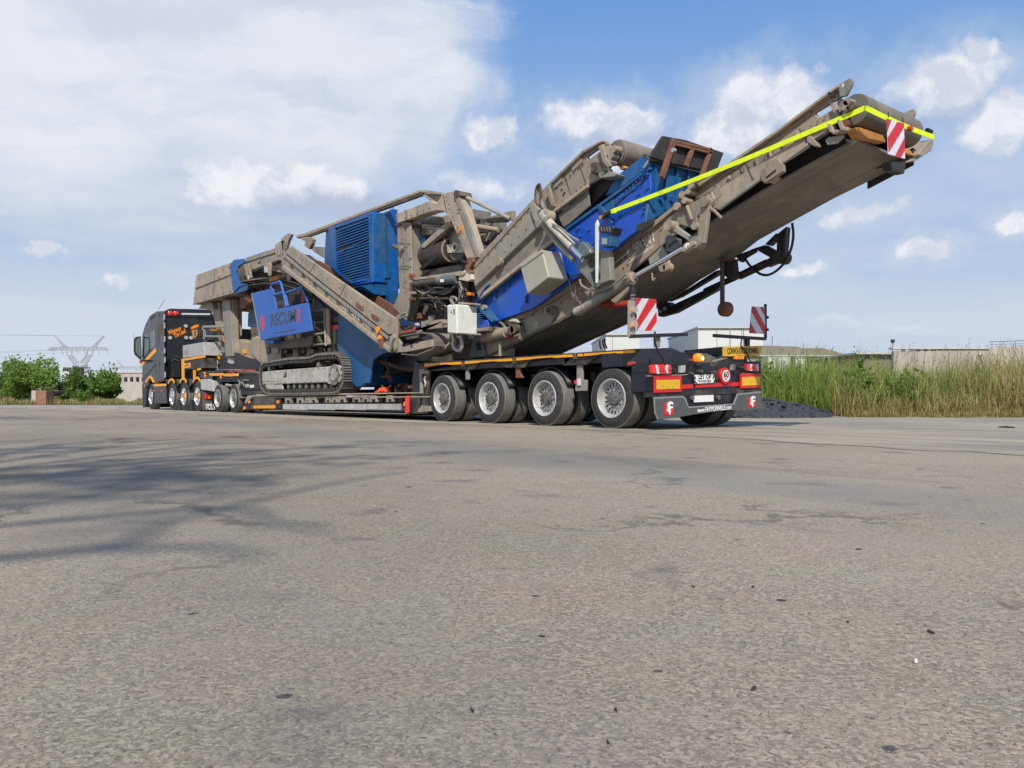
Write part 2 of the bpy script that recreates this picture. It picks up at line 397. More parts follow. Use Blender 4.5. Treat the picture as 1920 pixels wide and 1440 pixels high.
def add_tube(bm, pts, r, n=8, cap=True):
    pts = [Vector(p) for p in pts]; rs = r if isinstance(r, (list, tuple)) else [r] * len(pts)
    rings = []; prev = None
    for i, p in enumerate(pts):
        if i == 0: d = pts[1] - p
        elif i == len(pts) - 1: d = p - pts[-2]
        else: d = (pts[i + 1] - p).normalized() + (p - pts[i - 1]).normalized()
        d.normalize()
        if prev is None:
            a = Vector((0, 0, 1)) if abs(d.z) < 0.9 else Vector((1, 0, 0))
        else: a = prev
        a = (a - d * a.dot(d)).normalized(); prev = a; b = d.cross(a)
        rings.append([bm.verts.new(p + (a * math.cos(2 * math.pi * k / n) + b * math.sin(2 * math.pi * k / n)) * rs[i]) for k in range(n)])
    for r0, r1 in zip(rings, rings[1:]):
        for k in range(n): bm.faces.new((r0[k], r0[(k + 1) % n], r1[(k + 1) % n], r1[k]))
    if cap:
        bm.faces.new(rings[0][::-1]); bm.faces.new(rings[-1])
    return bm
def tube(name, m, parent, pts, r, n=8, **kw):
    return obj(name, add_tube(bmesh.new(), pts, r, n), m, parent, smooth=True, **kw)
def curve_pts(pts, k=6):
    """Catmull-Rom through pts"""
    P = [Vector(p) for p in pts]; P = [P[0] * 2 - P[1]] + P + [P[-1] * 2 - P[-2]]; out = []
    for i in range(1, len(P) - 2):
        a, b, c, d = P[i - 1:i + 3]
        for j in range(k):
            t = j / k
            out.append(0.5 * ((2 * b) + (c - a) * t + (2 * a - 5 * b + 4 * c - d) * t * t + (3 * b - a - 3 * c + d) * t ** 3))
    out.append(P[-2]); return out
def hose(name, m, parent, pts, r, **kw): return tube(name, m, parent, curve_pts(pts), r, 7, **kw)
def add_lathe(bm, c, axis, prof, n=32, close=False):
    """prof: (distance along axis, radius); axis 'x' 'y' 'z'"""
    rings = []
    for (t, r) in prof:
        ring = []
        for k in range(n):
            a = 2 * math.pi * k / n; u, w = r * math.cos(a), r * math.sin(a)
            p = {'y': (u, t, w), 'x': (t, u, w), 'z': (u, w, t)}[axis]
            ring.append(bm.verts.new(Vector(c) + Vector(p)))
        rings.append(ring)
    for r0, r1 in zip(rings, rings[1:]):
        for k in range(n): bm.faces.new((r0[k], r0[(k + 1) % n], r1[(k + 1) % n], r1[k]))
    if close:
        bm.faces.new(rings[0]); bm.faces.new(rings[-1][::-1])
    bmesh.ops.recalc_face_normals(bm, faces=bm.faces)
    return bm
def lathe(name, m, parent, c, axis, prof, n=32, close=True, **kw):
    return obj(name, add_lathe(bmesh.new(), c, axis, prof, n, close), m, parent, smooth=True, **kw)
def cyl(name, m, parent, c, axis, r, l, n=20, **kw):
    return lathe(name, m, parent, c, axis, [(0, r), (l, r)], n, True, **kw)
def text(name, s, m, parent, at, size, xd, ud, shear=0.0, thick=0.002, align='CENTER', sx=1.0, bold=0.0, fit=None):
    cu = bpy.data.curves.new('t', 'FONT'); cu.body = s; cu.size = size; cu.extrude = thick; cu.shear = shear
    cu.align_x = align; cu.align_y = 'CENTER'; cu.offset = bold; cu.resolution_u = 3
    tmp = bpy.data.objects.new('t', cu); COL.objects.link(tmp)
    me = bpy.data.meshes.new_from_object(tmp.evaluated_get(bpy.context.evaluated_depsgraph_get()))
    bpy.data.objects.remove(tmp); bpy.data.curves.remove(cu)
    bm = bmesh.new(); bm.from_mesh(me); bpy.data.meshes.remove(me)
    if fit:
        xs = [v.co.x for v in bm.verts]; sx = fit / (max(xs) - min(xs))
    xd, ud = Vector(xd).normalized(), Vector(ud).normalized(); nd = xd.cross(ud).normalized(); at = Vector(at)
    for v in bm.verts:
        c = v.co.copy(); v.co = at + xd * (c.x * sx) + ud * c.y + nd * c.z
    return obj(name, bm, m, parent)
def copy_tree(o, loc, parent=None):
    c = o.copy(); COL.objects.link(c); c.parent = parent if parent is not None else o.parent; c.location = loc
    for ch in list(o.children):
        k = ch.copy(); COL.objects.link(k); k.parent = c
        for g in ch.children:
            q = g.copy(); COL.objects.link(q); q.parent = k
    return c
# ================================================================== the setting
def camxy(X_, Y_):
    """ground point X_ metres right of and Y_ metres ahead of where the street is seen from"""
    return Vector((CAM.x + X_ * S_ - Y_ * C_, CAM.y + X_ * C_ + Y_ * S_, 0))

def ground_mat(name, fine):
    m = bpy.data.materials.new(name); m.use_nodes = True
    t = NT(m.node_tree); t.n.clear()
    out = t.node('ShaderNodeOutputMaterial'); p = t.node('ShaderNodeBsdfPrincipled'); t.l.new(p.outputs[0], out.inputs[0])
    g = t.node('ShaderNodeNewGeometry').outputs['Position']
    return m, t, p, g

# --- worn asphalt of the yard: chippings in dark binder, polished bluish wheel tracks, sandy patches
m, t, p, g = ground_mat('worn_chipped_asphalt', True)
warp = t.vmath('ADD', g, t.vmath('MULTIPLY', t.noise(g, 30, 3).outputs['Color'], (0.03, 0.03, 0)))
v1 = t.node('ShaderNodeTexVoronoi', feature='F1'); t.l.new(warp, v1.inputs['Vector']); v1.inputs['Scale'].default_value = 150
v2 = t.node('ShaderNodeTexVoronoi', feature='F1'); t.l.new(warp, v2.inputs['Vector']); v2.inputs['Scale'].default_value = 32
n_f = t.noise(g, 55, 6, 0.72, 0.6); n_m = t.noise(g, 6, 6, 0.62); n_l = t.noise(g, 0.55, 5, 0.55); n_d = t.noise(g, 130, 3, 0.7)
stone = t.mix(t.ramp(v1.outputs['Color'], 0.1, 0.9), (0.205, 0.178, 0.140), (0.385, 0.318, 0.235))
gap = t.math('MULTIPLY', t.ramp(v1.outputs['Distance'], 0.32, 0.68), t.ramp(n_f.outputs[0], 0.40, 0.62))
col = t.mix(t.math('MULTIPLY', gap, 0.62), stone, (0.108, 0.093, 0.076))
col = t.mix(t.ramp(n_f.outputs[0], 0.48, 0.74, 0, 0.55), col, (0.36, 0.30, 0.222))
# sandy film in larger patches
col = t.mix(t.ramp(n_m.outputs[0], 0.42, 0.72, 0.0, 0.45), col, (0.315, 0.264, 0.196))
pit = t.noise(t.vmath('MULTIPLY', warp, (1.0, 1.0, 0)), 150, 4, 0.62, 0.8)
col = t.mix(t.ramp(pit.outputs[0], 0.42, 0.33, 0, 0.7), col, (0.052, 0.048, 0.044))
col = t.mix(t.ramp(pit.outputs[0], 0.59, 0.70, 0, 0.6), col, (0.42, 0.35, 0.26))
# polished bands that run along the road (the traffic lane) - bluish grey, smoother
sp = t.node('ShaderNodeSeparateXYZ'); t.l.new(g, sp.inputs[0])
lane = t.math('ADD', sp.outputs[1], t.math('MULTIPLY', t.noise(t.vmath('MULTIPLY', g, (0.25, 0.9, 0)), 0.8, 3).outputs[0], 0.9))
lane = t.math('ADD', lane, t.math('MULTIPLY', sp.outputs[0], 0.10))
def band(c, w): return t.ramp(t.math('ABSOLUTE', t.math('SUBTRACT', lane, c)), w * 1.25, w * 0.25)
bands = t.math('MAXIMUM', band(-3.75, 0.62), t.math('MULTIPLY', band(-6.6, 0.5), 0.45))
bands = t.math('MULTIPLY', bands, t.ramp(n_l.outputs[0], 0.30, 0.60, 0.35, 0.95))
col = t.mix(t.math('MULTIPLY', bands, 0.72), col, (0.195, 0.180, 0.158))
# fine winding cracks, old sealed patches
vc = t.node('ShaderNodeTexVoronoi', feature='DISTANCE_TO_EDGE'); vc.inputs['Scale'].default_value = 0.42
t.l.new(t.vmath('ADD', g, t.vmath('MULTIPLY', t.noise(g, 1.6, 6, 0.65).outputs['Color'], (1.1, 1.1, 0))), vc.inputs['Vector'])
crack = t.math('MULTIPLY', t.ramp(vc.outputs['Distance'], 0.010, 0.003), t.ramp(t.noise(g, 0.5, 3).outputs[0], 0.50, 0.60))
col = t.mix(t.math('MULTIPLY', crack, 0.5), col, (0.045, 0.042, 0.04))
pt = t.noise(t.vmath('MULTIPLY', g, (0.35, 0.9, 0)), 0.7, 5, 0.5)
col = t.mix(t.ramp(pt.outputs[0], 0.58, 0.66, 0, 0.5), col, (0.150, 0.135, 0.117))
pt2 = t.noise(t.vmath('MULTIPLY', g, (0.5, 1.2, 0)), 0.9, 6, 0.6)
col = t.mix(t.ramp(pt2.outputs[0], 0.60, 0.70, 0, 0.45), col, (0.29, 0.245, 0.19))
# dark oily spots and small pits
spots = t.noise(g, 2.3, 5, 0.55)
col = t.mix(t.ramp(spots.outputs[0], 0.58, 0.72, 0, 0.6), col, (0.085, 0.083, 0.084))
v3 = t.node('ShaderNodeTexVoronoi', feature='F1'); t.l.new(warp, v3.inputs['Vector']); v3.inputs['Scale'].default_value = 5.5
col = t.mix(t.ramp(v3.outputs['Distance'], 0.07, 0.045, 0, 0.8), col, (0.04, 0.042, 0.05))
big = t.ramp(t.noise(g, 0.23, 4, 0.5).outputs[0], 0.3, 0.7, 0.90, 1.25)
hue = t.vmath('ADD', t.vmath('MULTIPLY', t.noise(g, 3.3, 4, 0.6).outputs['Color'], (0.17, 0.13, 0.17)), (0.915, 0.935, 0.915))
col = t.vmath('MULTIPLY', col, hue)
sc = t.node('ShaderNodeVectorMath', operation='SCALE'); t.l.new(col, sc.inputs[0]); t.l.new(big, sc.inputs['Scale'])
t.l.new(sc.outputs[0], p.inputs['Base Color'])
t.l.new(t.ramp(bands, 0, 1, 0.92, 0.78), p.inputs['Roughness']); p.inputs['Specular IOR Level'].default_value = 0.16
b = t.node('ShaderNodeBump'); b.inputs['Distance'].default_value = 0.004; b.inputs['Strength'].default_value = 0.5
hgt = t.math('ADD', t.math('MULTIPLY', n_f.outputs[0], 0.9), t.math('ADD', t.math('MULTIPLY', v1.outputs['Distance'], -0.55), t.math('ADD', t.math('MULTIPLY', n_d.outputs[0], 0.3), t.ramp(pit.outputs[0], 0.33, 0.48, 0, 0.8))))
t.l.new(t.math('MULTIPLY', hgt, t.ramp(bands, 0, 1, 1.0, 0.45)), b.inputs['Height']); t.l.new(b.outputs[0], p.inputs['Normal'])
M['asphalt'] = m

# --- sandy, dusty lay-by strip the lorry stands on
m, t, p, g = ground_mat('dusty_sand_coloured_road', True)
st = t.vmath('MULTIPLY', g, (0.22, 1.5, 1))
n1 = t.noise(st, 1.1, 6, 0.6); n2 = t.noise(g, 26, 6, 0.7); n3 = t.noise(g, 0.4, 4)
col = t.mix(t.ramp(n1.outputs[0], 0.34, 0.66), (0.395, 0.338, 0.258), (0.245, 0.22, 0.182))
col = t.mix(t.ramp(n2.outputs[0], 0.5, 0.75, 0, 0.5), col, (0.13, 0.12, 0.11))
col = t.mix(t.ramp(n3.outputs[0], 0.45, 0.7, 0, 0.5), col, (0.41, 0.345, 0.255))
t.l.new(col, p.inputs['Base Color']); p.inputs['Roughness'].default_value = 0.95; p.inputs['Specular IOR Level'].default_value = 0.12
b = t.node('ShaderNodeBump'); b.inputs['Distance'].default_value = 0.01; b.inputs['Strength'].default_value = 0.5
t.l.new(n2.outputs[0], b.inputs['Height']); t.l.new(b.outputs[0], p.inputs['Normal'])
M['layby'] = m
# --- rough ground with dry earth, and the verge
m, t, p, g = ground_mat('dry_earth', True)
n1 = t.noise(g, 1.6, 7, 0.65); n2 = t.noise(g, 18, 5, 0.7)
col = t.mix(t.ramp(n1.outputs[0], 0.35, 0.65), (0.20, 0.165, 0.115), (0.11, 0.115, 0.05))
col = t.mix(t.ramp(n2.outputs[0], 0.55, 0.75, 0, 0.5), col, (0.26, 0.22, 0.165))
t.l.new(col, p.inputs['Base Color']); p.inputs['Roughness'].default_value = 0.95
b = t.node('ShaderNodeBump'); b.inputs['Distance'].default_value = 0.03; t.l.new(n2.outputs[0], b.inputs['Height']); t.l.new(b.outputs[0], p.inputs['Normal'])
M['earth'] = m
m, t, p, g = ground_mat('far_field', True)
n1 = t.noise(g, 0.02, 6, 0.6); n2 = t.noise(g, 0.3, 5, 0.6)
col = t.mix(t.ramp(n1.outputs[0], 0.4, 0.6), (0.13, 0.125, 0.07), (0.075, 0.095, 0.04))
col = t.mix(t.ramp(n2.outputs[0], 0.5, 0.7, 0, 0.5), col, (0.18, 0.16, 0.11))
t.l.new(col, p.inputs['Base Color']); p.inputs['Roughness'].default_value = 0.95
M['field'] = m

def sheet(name, pts, z, m):
    bm = bmesh.new(); bm.faces.new([bm.verts.new((q[0], q[1], z)) for q in pts])
    bmesh.ops.triangulate(bm, faces=bm.faces); bmesh.ops.recalc_face_normals(bm, faces=bm.faces)
    if sum(f.normal.z for f in bm.faces) < 0: bmesh.ops.reverse_faces(bm, faces=bm.faces)
    return obj(name, bm, m, kind='structure')
def wavy(a, b, n, amp, seed):
    r = random.Random(seed); out = []
    a, b = Vector(a), Vector(b)
    for i in range(n):
        q = a.lerp(b, i / n); out.append((q.x + r.uniform(-amp, amp) * 0.5, q.y + r.uniform(-amp, amp)))
    return out
sheet('ground', [(-2500, -2500), (2500, -2500), (2500, 2500), (-2500, 2500)], -0.03, M['field'])
# the sand-coloured lay-by strip: from the yard's edge to the verge
edge_px = [(1920, 856), (1740, 846), (1560, 835), (1370, 823), (1180, 812), (1000, 803), (800, 795)]
edge = [Z(u, v, 0) for u, v in edge_px]
near_edge = [(60, -2.6), (24, -2.2), (12, -1.9)] + [(q.x, q.y) for q in edge] + [(-8, -1.5), (-12, -2.0), (-17, -2.3), (-26, -3.4), (-38, -4.6), (-60, -7), (-140, -14)]
sheet('layby_strip', near_edge + [(-140, 24), (-70, 24), (-40, 24), (-20, 22), (0, 22), (60, 22)], 0.0, M['layby'])
# frayed edge of the asphalt yard over it
fray = []
rr = random.Random(3)
for a, b_ in zip(near_edge, near_edge[1:]):
    L_ = math.hypot(b_[0] - a[0], b_[1] - a[1]); n = max(2, int(L_ / 0.22)) if a[0] > -30 and a[0] < 20 else 3
    for i in range(n):
        k = i / n; fray.append((a[0] + (b_[0] - a[0]) * k, a[1] + (b_[1] - a[1]) * k + rr.uniform(-0.05, 0.07) + 0.10 * math.sin(a[0] + k * 3)))
fray.append(near_edge[-1])
sheet('asphalt_yard', fray + [(-140, -120), (80, -120), (80, -2.6)], 0.004, M['asphalt'])
# a dark strip of old kerbless edge (binder) along it
strip = [(q[0], q[1] + 0.05) for q in fray[12:-6]]
sheet('road_edge_strip', [(a, b_ + 0.02) for a, b_ in strip] + [(a, b_ + 0.24 + 0.08 * math.sin(a * 1.3)) for a, b_ in strip[::-1]], 0.0035, M['asphalt'])

# the verge: a low bank of earth beyond the lay-by, grown over on its top
def verge_h(s): return 0.14 * min(1, max(0, s / 1.6)) ** 1.2
VR0, VR1 = camxy(-7.0, 22.0), camxy(28, 15.2)     # its foot, seen from left to right
vdir = (VR1 - VR0).normalized(); vnor = Vector((-vdir.y, vdir.x, 0))
if (vnor.dot(Vector((-C_, S_, 0)))) < 0: vnor = -vnor
def verge_pt(a, s):
    """a metres along the foot, s metres into the verge"""
    q = VR0 + vdir * a + vnor * (s + 0.22 * math.sin(a * 1.1) + 0.15 * math.sin(a * 2.7 + 1))
    q.z = verge_h(s) - (0.02 if s <= 0 else 0); return q
VLEN = (VR1 - VR0).length
bm = bmesh.new(); na, ns = 60, 24
rows = []
for i in range(na + 1):
    row = []
    for j in range(ns + 1):
        s = (j / ns) ** 1.6 * 26
        q = verge_pt(i / na * VLEN, s); q.z += 0.02 * math.sin(i * 1.7 + j) if j > 1 else 0
        if j > 0: q.z += 0.004
        row.append(bm.verts.new(q))
    rows.append(row)
for i in range(na):
    for j in range(ns): bm.faces.new((rows[i][j], rows[i + 1][j], rows[i + 1][j + 1], rows[i][j + 1]))
bmesh.ops.recalc_face_normals(bm, faces=bm.faces)
if sum(f.normal.z for f in bm.faces) < 0: bmesh.ops.reverse_faces(bm, faces=bm.faces)
obj('grass_verge', bm, M['earth'], smooth=True, kind='structure')

# --- grass: thousands of single blades
def vcol_mat(name, rough=0.7, trans=0.35):
    m = bpy.data.materials.new(name); m.use_nodes = True
    t = NT(m.node_tree); t.n.clear()
    out = t.node('ShaderNodeOutputMaterial'); p = t.node('ShaderNodeBsdfPrincipled')
    a = t.node('ShaderNodeAttribute', attribute_name='Col')
    t.l.new(a.outputs[0], p.inputs['Base Color']); p.inputs['Roughness'].default_value = rough; p.inputs['Specular IOR Level'].default_value = 0.25
    tr = t.node('ShaderNodeBsdfTranslucent'); t.l.new(a.outputs[0], tr.inputs[0])
    mx = t.node('ShaderNodeMixShader'); mx.inputs[0].default_value = trans
    t.l.new(p.outputs[0], mx.inputs[1]); t.l.new(tr.outputs[0], mx.inputs[2]); t.l.new(mx.outputs[0], out.inputs[0])
    return m
M['leafcol'] = vcol_mat('leaf_blades', 0.6, 0.42)
def mesh_from(name, V, Fq, colr, m, parent=None, kind=None, loc=None):
    """V (n,3), Fq (k,3 or 4) arrays, colr (n,3)"""
    me = bpy.data.meshes.new(name); n, k = len(V), len(Fq); w = Fq.shape[1]
    me.vertices.add(n); me.vertices.foreach_set('co', np.ascontiguousarray(V, np.float32).ravel())
    me.loops.add(k * w); me.loops.foreach_set('vertex_index', np.ascontiguousarray(Fq, np.int32).ravel())
    me.polygons.add(k); me.polygons.foreach_set('loop_start', np.arange(0, k * w, w, dtype=np.int32))
    try: me.polygons.foreach_set('loop_total', np.full(k, w, np.int32))
    except Exception: pass
    at = me.color_attributes.new('Col', 'FLOAT_COLOR', 'POINT')
    at.data.foreach_set('color', np.concatenate([colr, np.ones((n, 1))], 1).astype(np.float32).ravel())
    me.materials.append(m); me.update(); me.validate()
    o = bpy.data.objects.new(name, me); link(o, parent)
    if loc is not None: o.location = loc
    if kind: o['kind'] = kind
    return o
def blades(base, hgt, wid, lean, col_lo, col_hi, seed, segs=3):
    """bent tapering blades: arrays base (n,3), hgt, wid, lean (n,)"""
    r = np.random.default_rng(seed); n = len(base)
    az = r.uniform(0, 2 * np.pi, n); face = az + np.pi / 2 + r.normal(0, 0.5, n)
    dirv = np.stack([np.cos(az), np.sin(az)], 1); wv = np.stack([np.cos(face), np.sin(face)], 1)
    V = np.zeros((n, 2 * segs + 1, 3)); Cc = np.zeros((n, 2 * segs + 1, 3))
    for k in range(segs + 1):
        f = k / segs; bend = lean * f ** 2.0
        c = np.zeros((n, 3)); c[:, :2] = base[:, :2] + dirv * (hgt * bend * 0.9)[:, None]; c[:, 2] = base[:, 2] + hgt * f * (1 - 0.35 * bend)
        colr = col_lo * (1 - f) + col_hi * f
        if k < segs:
            hw = (wid * (1 - 0.75 * f) * 0.5)[:, None] * wv
            V[:, 2 * k] = c; V[:, 2 * k, :2] -= hw; V[:, 2 * k + 1] = c; V[:, 2 * k + 1, :2] += hw
            Cc[:, 2 * k] = colr; Cc[:, 2 * k + 1] = colr
        else: V[:, 2 * k] = c; Cc[:, 2 * k] = colr
    tri = []
    for k in range(segs - 1):
        a = 2 * k; tri += [(a, a + 1, a + 3), (a, a + 3, a + 2)]
    a = 2 * (segs - 1); tri.append((a, a + 1, a + 2))
    tri = np.array(tri); Fq = (np.arange(n)[:, None, None] * (2 * segs + 1) + tri[None]).reshape(-1, 3)
    return V.reshape(-1, 3), Fq, Cc.reshape(-1, 3)
def grass(name, n, a0, a1, s0, s1, h0, h1, w, seed, dry_fn, kind='stuff'):
    r = np.random.default_rng(seed)
    a = r.uniform(a0, a1, n); s = s0 + (s1 - s0) * r.uniform(0, 1, n) ** 1.15
    # clumps
    cl = np.sin(a * 2.3 + np.sin(s * 1.9)) * np.sin(s * 2.1 + a * 0.7)
    base = np.array([verge_pt(x, y)[:] for x, y in zip(a, s)])
    hg = r.uniform(h0, h1, n) * (0.45 + 0.55 * np.clip(s / 1.6 + 0.1, 0, 1)) * (1 + 0.26 * cl + 0.12 * np.sin(a * 0.9 + 1.3))
    dry = np.clip(dry_fn(a, s) + r.normal(0, 0.28, n), 0, 1)[:, None]
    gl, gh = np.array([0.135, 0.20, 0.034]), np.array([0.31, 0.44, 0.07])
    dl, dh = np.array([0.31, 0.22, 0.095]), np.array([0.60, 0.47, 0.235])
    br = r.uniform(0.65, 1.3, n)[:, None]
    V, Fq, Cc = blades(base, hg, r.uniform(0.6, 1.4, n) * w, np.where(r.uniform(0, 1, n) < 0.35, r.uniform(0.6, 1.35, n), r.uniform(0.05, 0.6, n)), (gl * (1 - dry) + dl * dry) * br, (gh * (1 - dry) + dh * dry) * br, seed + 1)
    return mesh_from(name, V, Fq, Cc, M['leafcol'], kind=kind)
def along(u): # photo column -> metres along the verge foot
    a = (u - 960) / F_PX
    # VR0 + vdir*t on ray direction (a,1)
    q0 = ((VR0 - CAM).dot(right), (VR0 - CAM).dot(fwd)); qd = (vdir.dot(right), vdir.dot(fwd))
    return (q0[0] - a * q0[1]) / (a * qd[1] - qd[0])
A14, A16, A19 = along(1420), along(1600), along(1920)
def dryness(a, s):
    k = (a - A14) / (A19 - A14)
    return np.clip(0.12 + 0.75 * (k - 0.36) * 0.95 + 0.55 * np.clip(1.0 - s / 1.1, 0, 1) * (k > 0.28) , 0.05, 0.85)
E0, E1 = A14 - 6.5, A19 + 9
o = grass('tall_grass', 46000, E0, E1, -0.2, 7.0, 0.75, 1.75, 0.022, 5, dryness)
o['label'] = 'tall green and straw coloured grass on the verge behind the trailer'; o['category'] = 'grass'
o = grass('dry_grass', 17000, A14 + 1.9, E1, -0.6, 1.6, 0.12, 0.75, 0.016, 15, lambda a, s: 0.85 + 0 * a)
o['label'] = 'flattened dry yellow grass along the foot of the verge'; o['category'] = 'grass'
# seed stalks standing above the blades
def stalks(name, n, seed):
    r = np.random.default_rng(seed); a = r.uniform(A14 + 1, E1, n); s = r.uniform(0.8, 6, n)
    base = np.array([verge_pt(x, y)[:] for x, y in zip(a, s)])
    hg = r.uniform(1.45, 2.0, n)
    c = np.array([[0.24, 0.2, 0.11]]) * r.uniform(0.7, 1.2, (n, 1))
    V, Fq, Cc = blades(base, hg, np.full(n, 0.011), r.uniform(0.1, 0.5, n), c, c * 1.1, seed)
    # feathery heads: small slanting leaves near the tip
    tips = V.reshape(n, -1, 3)[:, -1]; Vh, Fh, Ch = [], [], []
    for i in range(n):
        for k in range(5):
            q = tips[i] - (tips[i] - V.reshape(n, -1, 3)[i, 4]) * (0.12 * k); d = np.array([r.normal(0, 0.018), r.normal(0, 0.018), 0.05])
            b_ = len(Vh); w = np.array([r.normal(0, 0.008), r.normal(0, 0.008), 0])
            Vh += [q - w, q + w, q + d]; Fh.append((b_, b_ + 1, b_ + 2)); Ch += [c[i] * 1.05] * 3
    V2 = np.concatenate([V, np.array(Vh)]); F2 = np.concatenate([Fq, np.array(Fh) + len(V)]); C2_ = np.concatenate([Cc, np.array(Ch)])
    o = mesh_from(name, V2, F2, C2_, M['leafcol'], kind='stuff'); return o
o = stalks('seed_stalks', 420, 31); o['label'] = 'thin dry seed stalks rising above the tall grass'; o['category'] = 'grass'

# --- broad-leaved weeds among the grass and bushes: crown of leaf faces on stems
def leaf_crown(center, rad, n, size, seed, c_lo, c_hi, lumps=14, spike=0.0):
    r = np.random.default_rng(seed)
    lc = r.normal(0, 1, (lumps, 3)); lc /= np.linalg.norm(lc, axis=1)[:, None]
    lc *= r.uniform(0.3, 1.05, (lumps, 1)); lr = r.uniform(0.16, 0.46, lumps)
    k = r.integers(0, lumps, n); d = r.normal(0, 1, (n, 3)); d /= np.linalg.norm(d, axis=1)[:, None]
    rr_ = r.uniform(0.35, 1.0, n) ** 0.5
    P = lc[k] + d * (lr[k] * rr_)[:, None]
    P[:, 2] = np.maximum(P[:, 2], -0.95)
    if spike: P[:, 2] += spike * (r.uniform(0, 1, n) ** 8)
    P = np.array(center) + P * np.array(rad)
    a = r.uniform(0, 2 * np.pi, n); tilt = r.uniform(-0.2, 1.2, n)
    dv = np.stack([np.cos(a) * np.cos(tilt), np.sin(a) * np.cos(tilt), np.sin(tilt)], 1); b_ = r.uniform(0, 2 * np.pi, n)
    w = np.cross(dv, np.stack([np.cos(b_), np.sin(b_), 0.3 * np.ones(n)], 1)); w /= np.linalg.norm(w, axis=1)[:, None] + 1e-6
    L_ = (size * r.uniform(0.6, 1.4, n))[:, None]
    V = np.stack([P, P + dv * L_ * 0.5 + w * L_ * 0.28, P + dv * L_, P + dv * L_ * 0.5 - w * L_ * 0.28], 1).reshape(-1, 3)
    Fq = np.arange(4 * n).reshape(n, 4)
    mixk = np.clip(r.uniform(0, 1, n) * 0.6 + 0.4 * (lr[k] * 2 - 0.4), 0, 1)[:, None]
    cc = np.array(c_lo) * (1 - mixk) + np.array(c_hi) * mixk
    return V, Fq, np.repeat(cc, 4, 0)
M['bark'] = mat('grey_brown_bark', (0.10, 0.08, 0.06), 0.9, 0.0, (0.16, 0.14, 0.11), 0.4, 6, bump=0.4)
def bush(name, label, base, rad, n, size, seed, c_lo, c_hi, cat='bush', group=None, trunks=5, spike=0.0, lumps=16):
    base = Vector(base); t_ = thing(name, label, cat, base, group)
    V, Fq, Cc = leaf_crown((0, 0, rad[2] * 0.95), rad, n, size, seed, c_lo, c_hi, lumps, spike)
    mesh_from('crown', V, Fq, Cc, M['leafcol'], t_)
    r = random.Random(seed)
    bm = bmesh.new()
    for i in range(trunks):
        a = r.uniform(0, 6.28); k = r.uniform(0.2, 0.6)
        p0 = base + Vector((0.08 * rad[0] * math.cos(a), 0.08 * rad[1] * math.sin(a), -0.05)); p1 = base + Vector((k * rad[0] * math.cos(a), k * rad[1] * math.sin(a), rad[2] * r.uniform(1.0, 1.6)))
        add_tube(bm, [p0, p0.lerp(p1, 0.5) + Vector((0, 0, 0.1 * rad[2])), p1], [0.03 * rad[2], 0.02 * rad[2], 0.006 * rad[2]], 6)
    obj('trunk', bm, M['bark'], t_, smooth=True)
    return t_
G_LO, G_HI = (0.042, 0.072, 0.018), (0.115, 0.19, 0.035)
# bearing (photo column) and distance -> ground point
def at(u, depth, z=0.0):
    q = D(u, HZ, depth); q.z = z; return q
bush('leafy_bush', 'light green bush with feathery top at the left edge of the road', at(62, 62), (2.55, 2.3, 1.72), 9000, 0.20, 101, (0.11, 0.18, 0.035), (0.30, 0.44, 0.085), group='bushes on the left verge', spike=0.35)
bush('leafy_bush', 'darker broad leaved bush between the pale bush and the black lorry', at(165, 60), (2.15, 1.9, 1.35), 6500, 0.24, 102, (0.07, 0.125, 0.024), (0.20, 0.33, 0.06), group='bushes on the left verge', spike=0.55)
bush('leafy_bush', 'small bush half cut off by the left edge of the picture', at(4, 64), (1.6, 1.6, 1.35), 4200, 0.2, 103, (0.08, 0.14, 0.04), (0.20, 0.31, 0.09), group='bushes on the left verge', spike=0.4)
bush('leafy_bush', 'low yellowish bush filling the gap between two taller bushes', at(112, 63), (1.4, 1.3, 0.95), 3500, 0.18, 104, (0.12, 0.16, 0.035), (0.31, 0.38, 0.08), group='bushes on the left verge', spike=0.2)
for u, dep, rad, n, sz, sd, lab, lo, hi in ((30, 66, (1.9, 1.6, 1.25), 4200, 0.17, 111, 'pale feathery bush behind the leftmost bushes', (0.10, 0.16, 0.05), (0.24, 0.36, 0.11)),
                                            (140, 64, (1.5, 1.3, 1.05), 3600, 0.18, 112, 'dark green bush tucked behind the broad leaved one', (0.055, 0.10, 0.02), (0.15, 0.25, 0.05)),
                                            (196, 61, (1.2, 1.1, 0.85), 2600, 0.2, 113, 'lowest bush, next to the pale concrete fence', (0.06, 0.11, 0.022), (0.17, 0.28, 0.055)),
                                            (88, 59, (1.3, 1.1, 0.6), 2400, 0.15, 114, 'low scrubby growth just behind the red brown block', (0.09, 0.13, 0.03), (0.26, 0.32, 0.08))):
    bush('leafy_bush', lab, at(u, dep), rad, n, sz, sd, lo, hi, group='bushes on the left verge', spike=0.6, lumps=20)
for i, (u, s, h, lab) in enumerate([(1890, 1.9, 0.62, 'leafy dock plant by the right edge among straw grass'), (1745, 2.4, 0.60, 'broad leaved weed growing in front of the concrete wall'),
                                    (1700, 3.0, 0.5, 'small grey green thistle under the concrete wall'), (1530, 0.8, 0.34, 'low bright green weed beside the dark gravel heap')]):
    q = verge_pt(along(u), s)
    bush('weed', lab, q, (0.42, 0.42, h * 0.6), 420, 0.13, 140 + i, (0.05, 0.085, 0.022), (0.12, 0.20, 0.045), 'weed', 'weeds in the verge', 3, 0.5, 8)

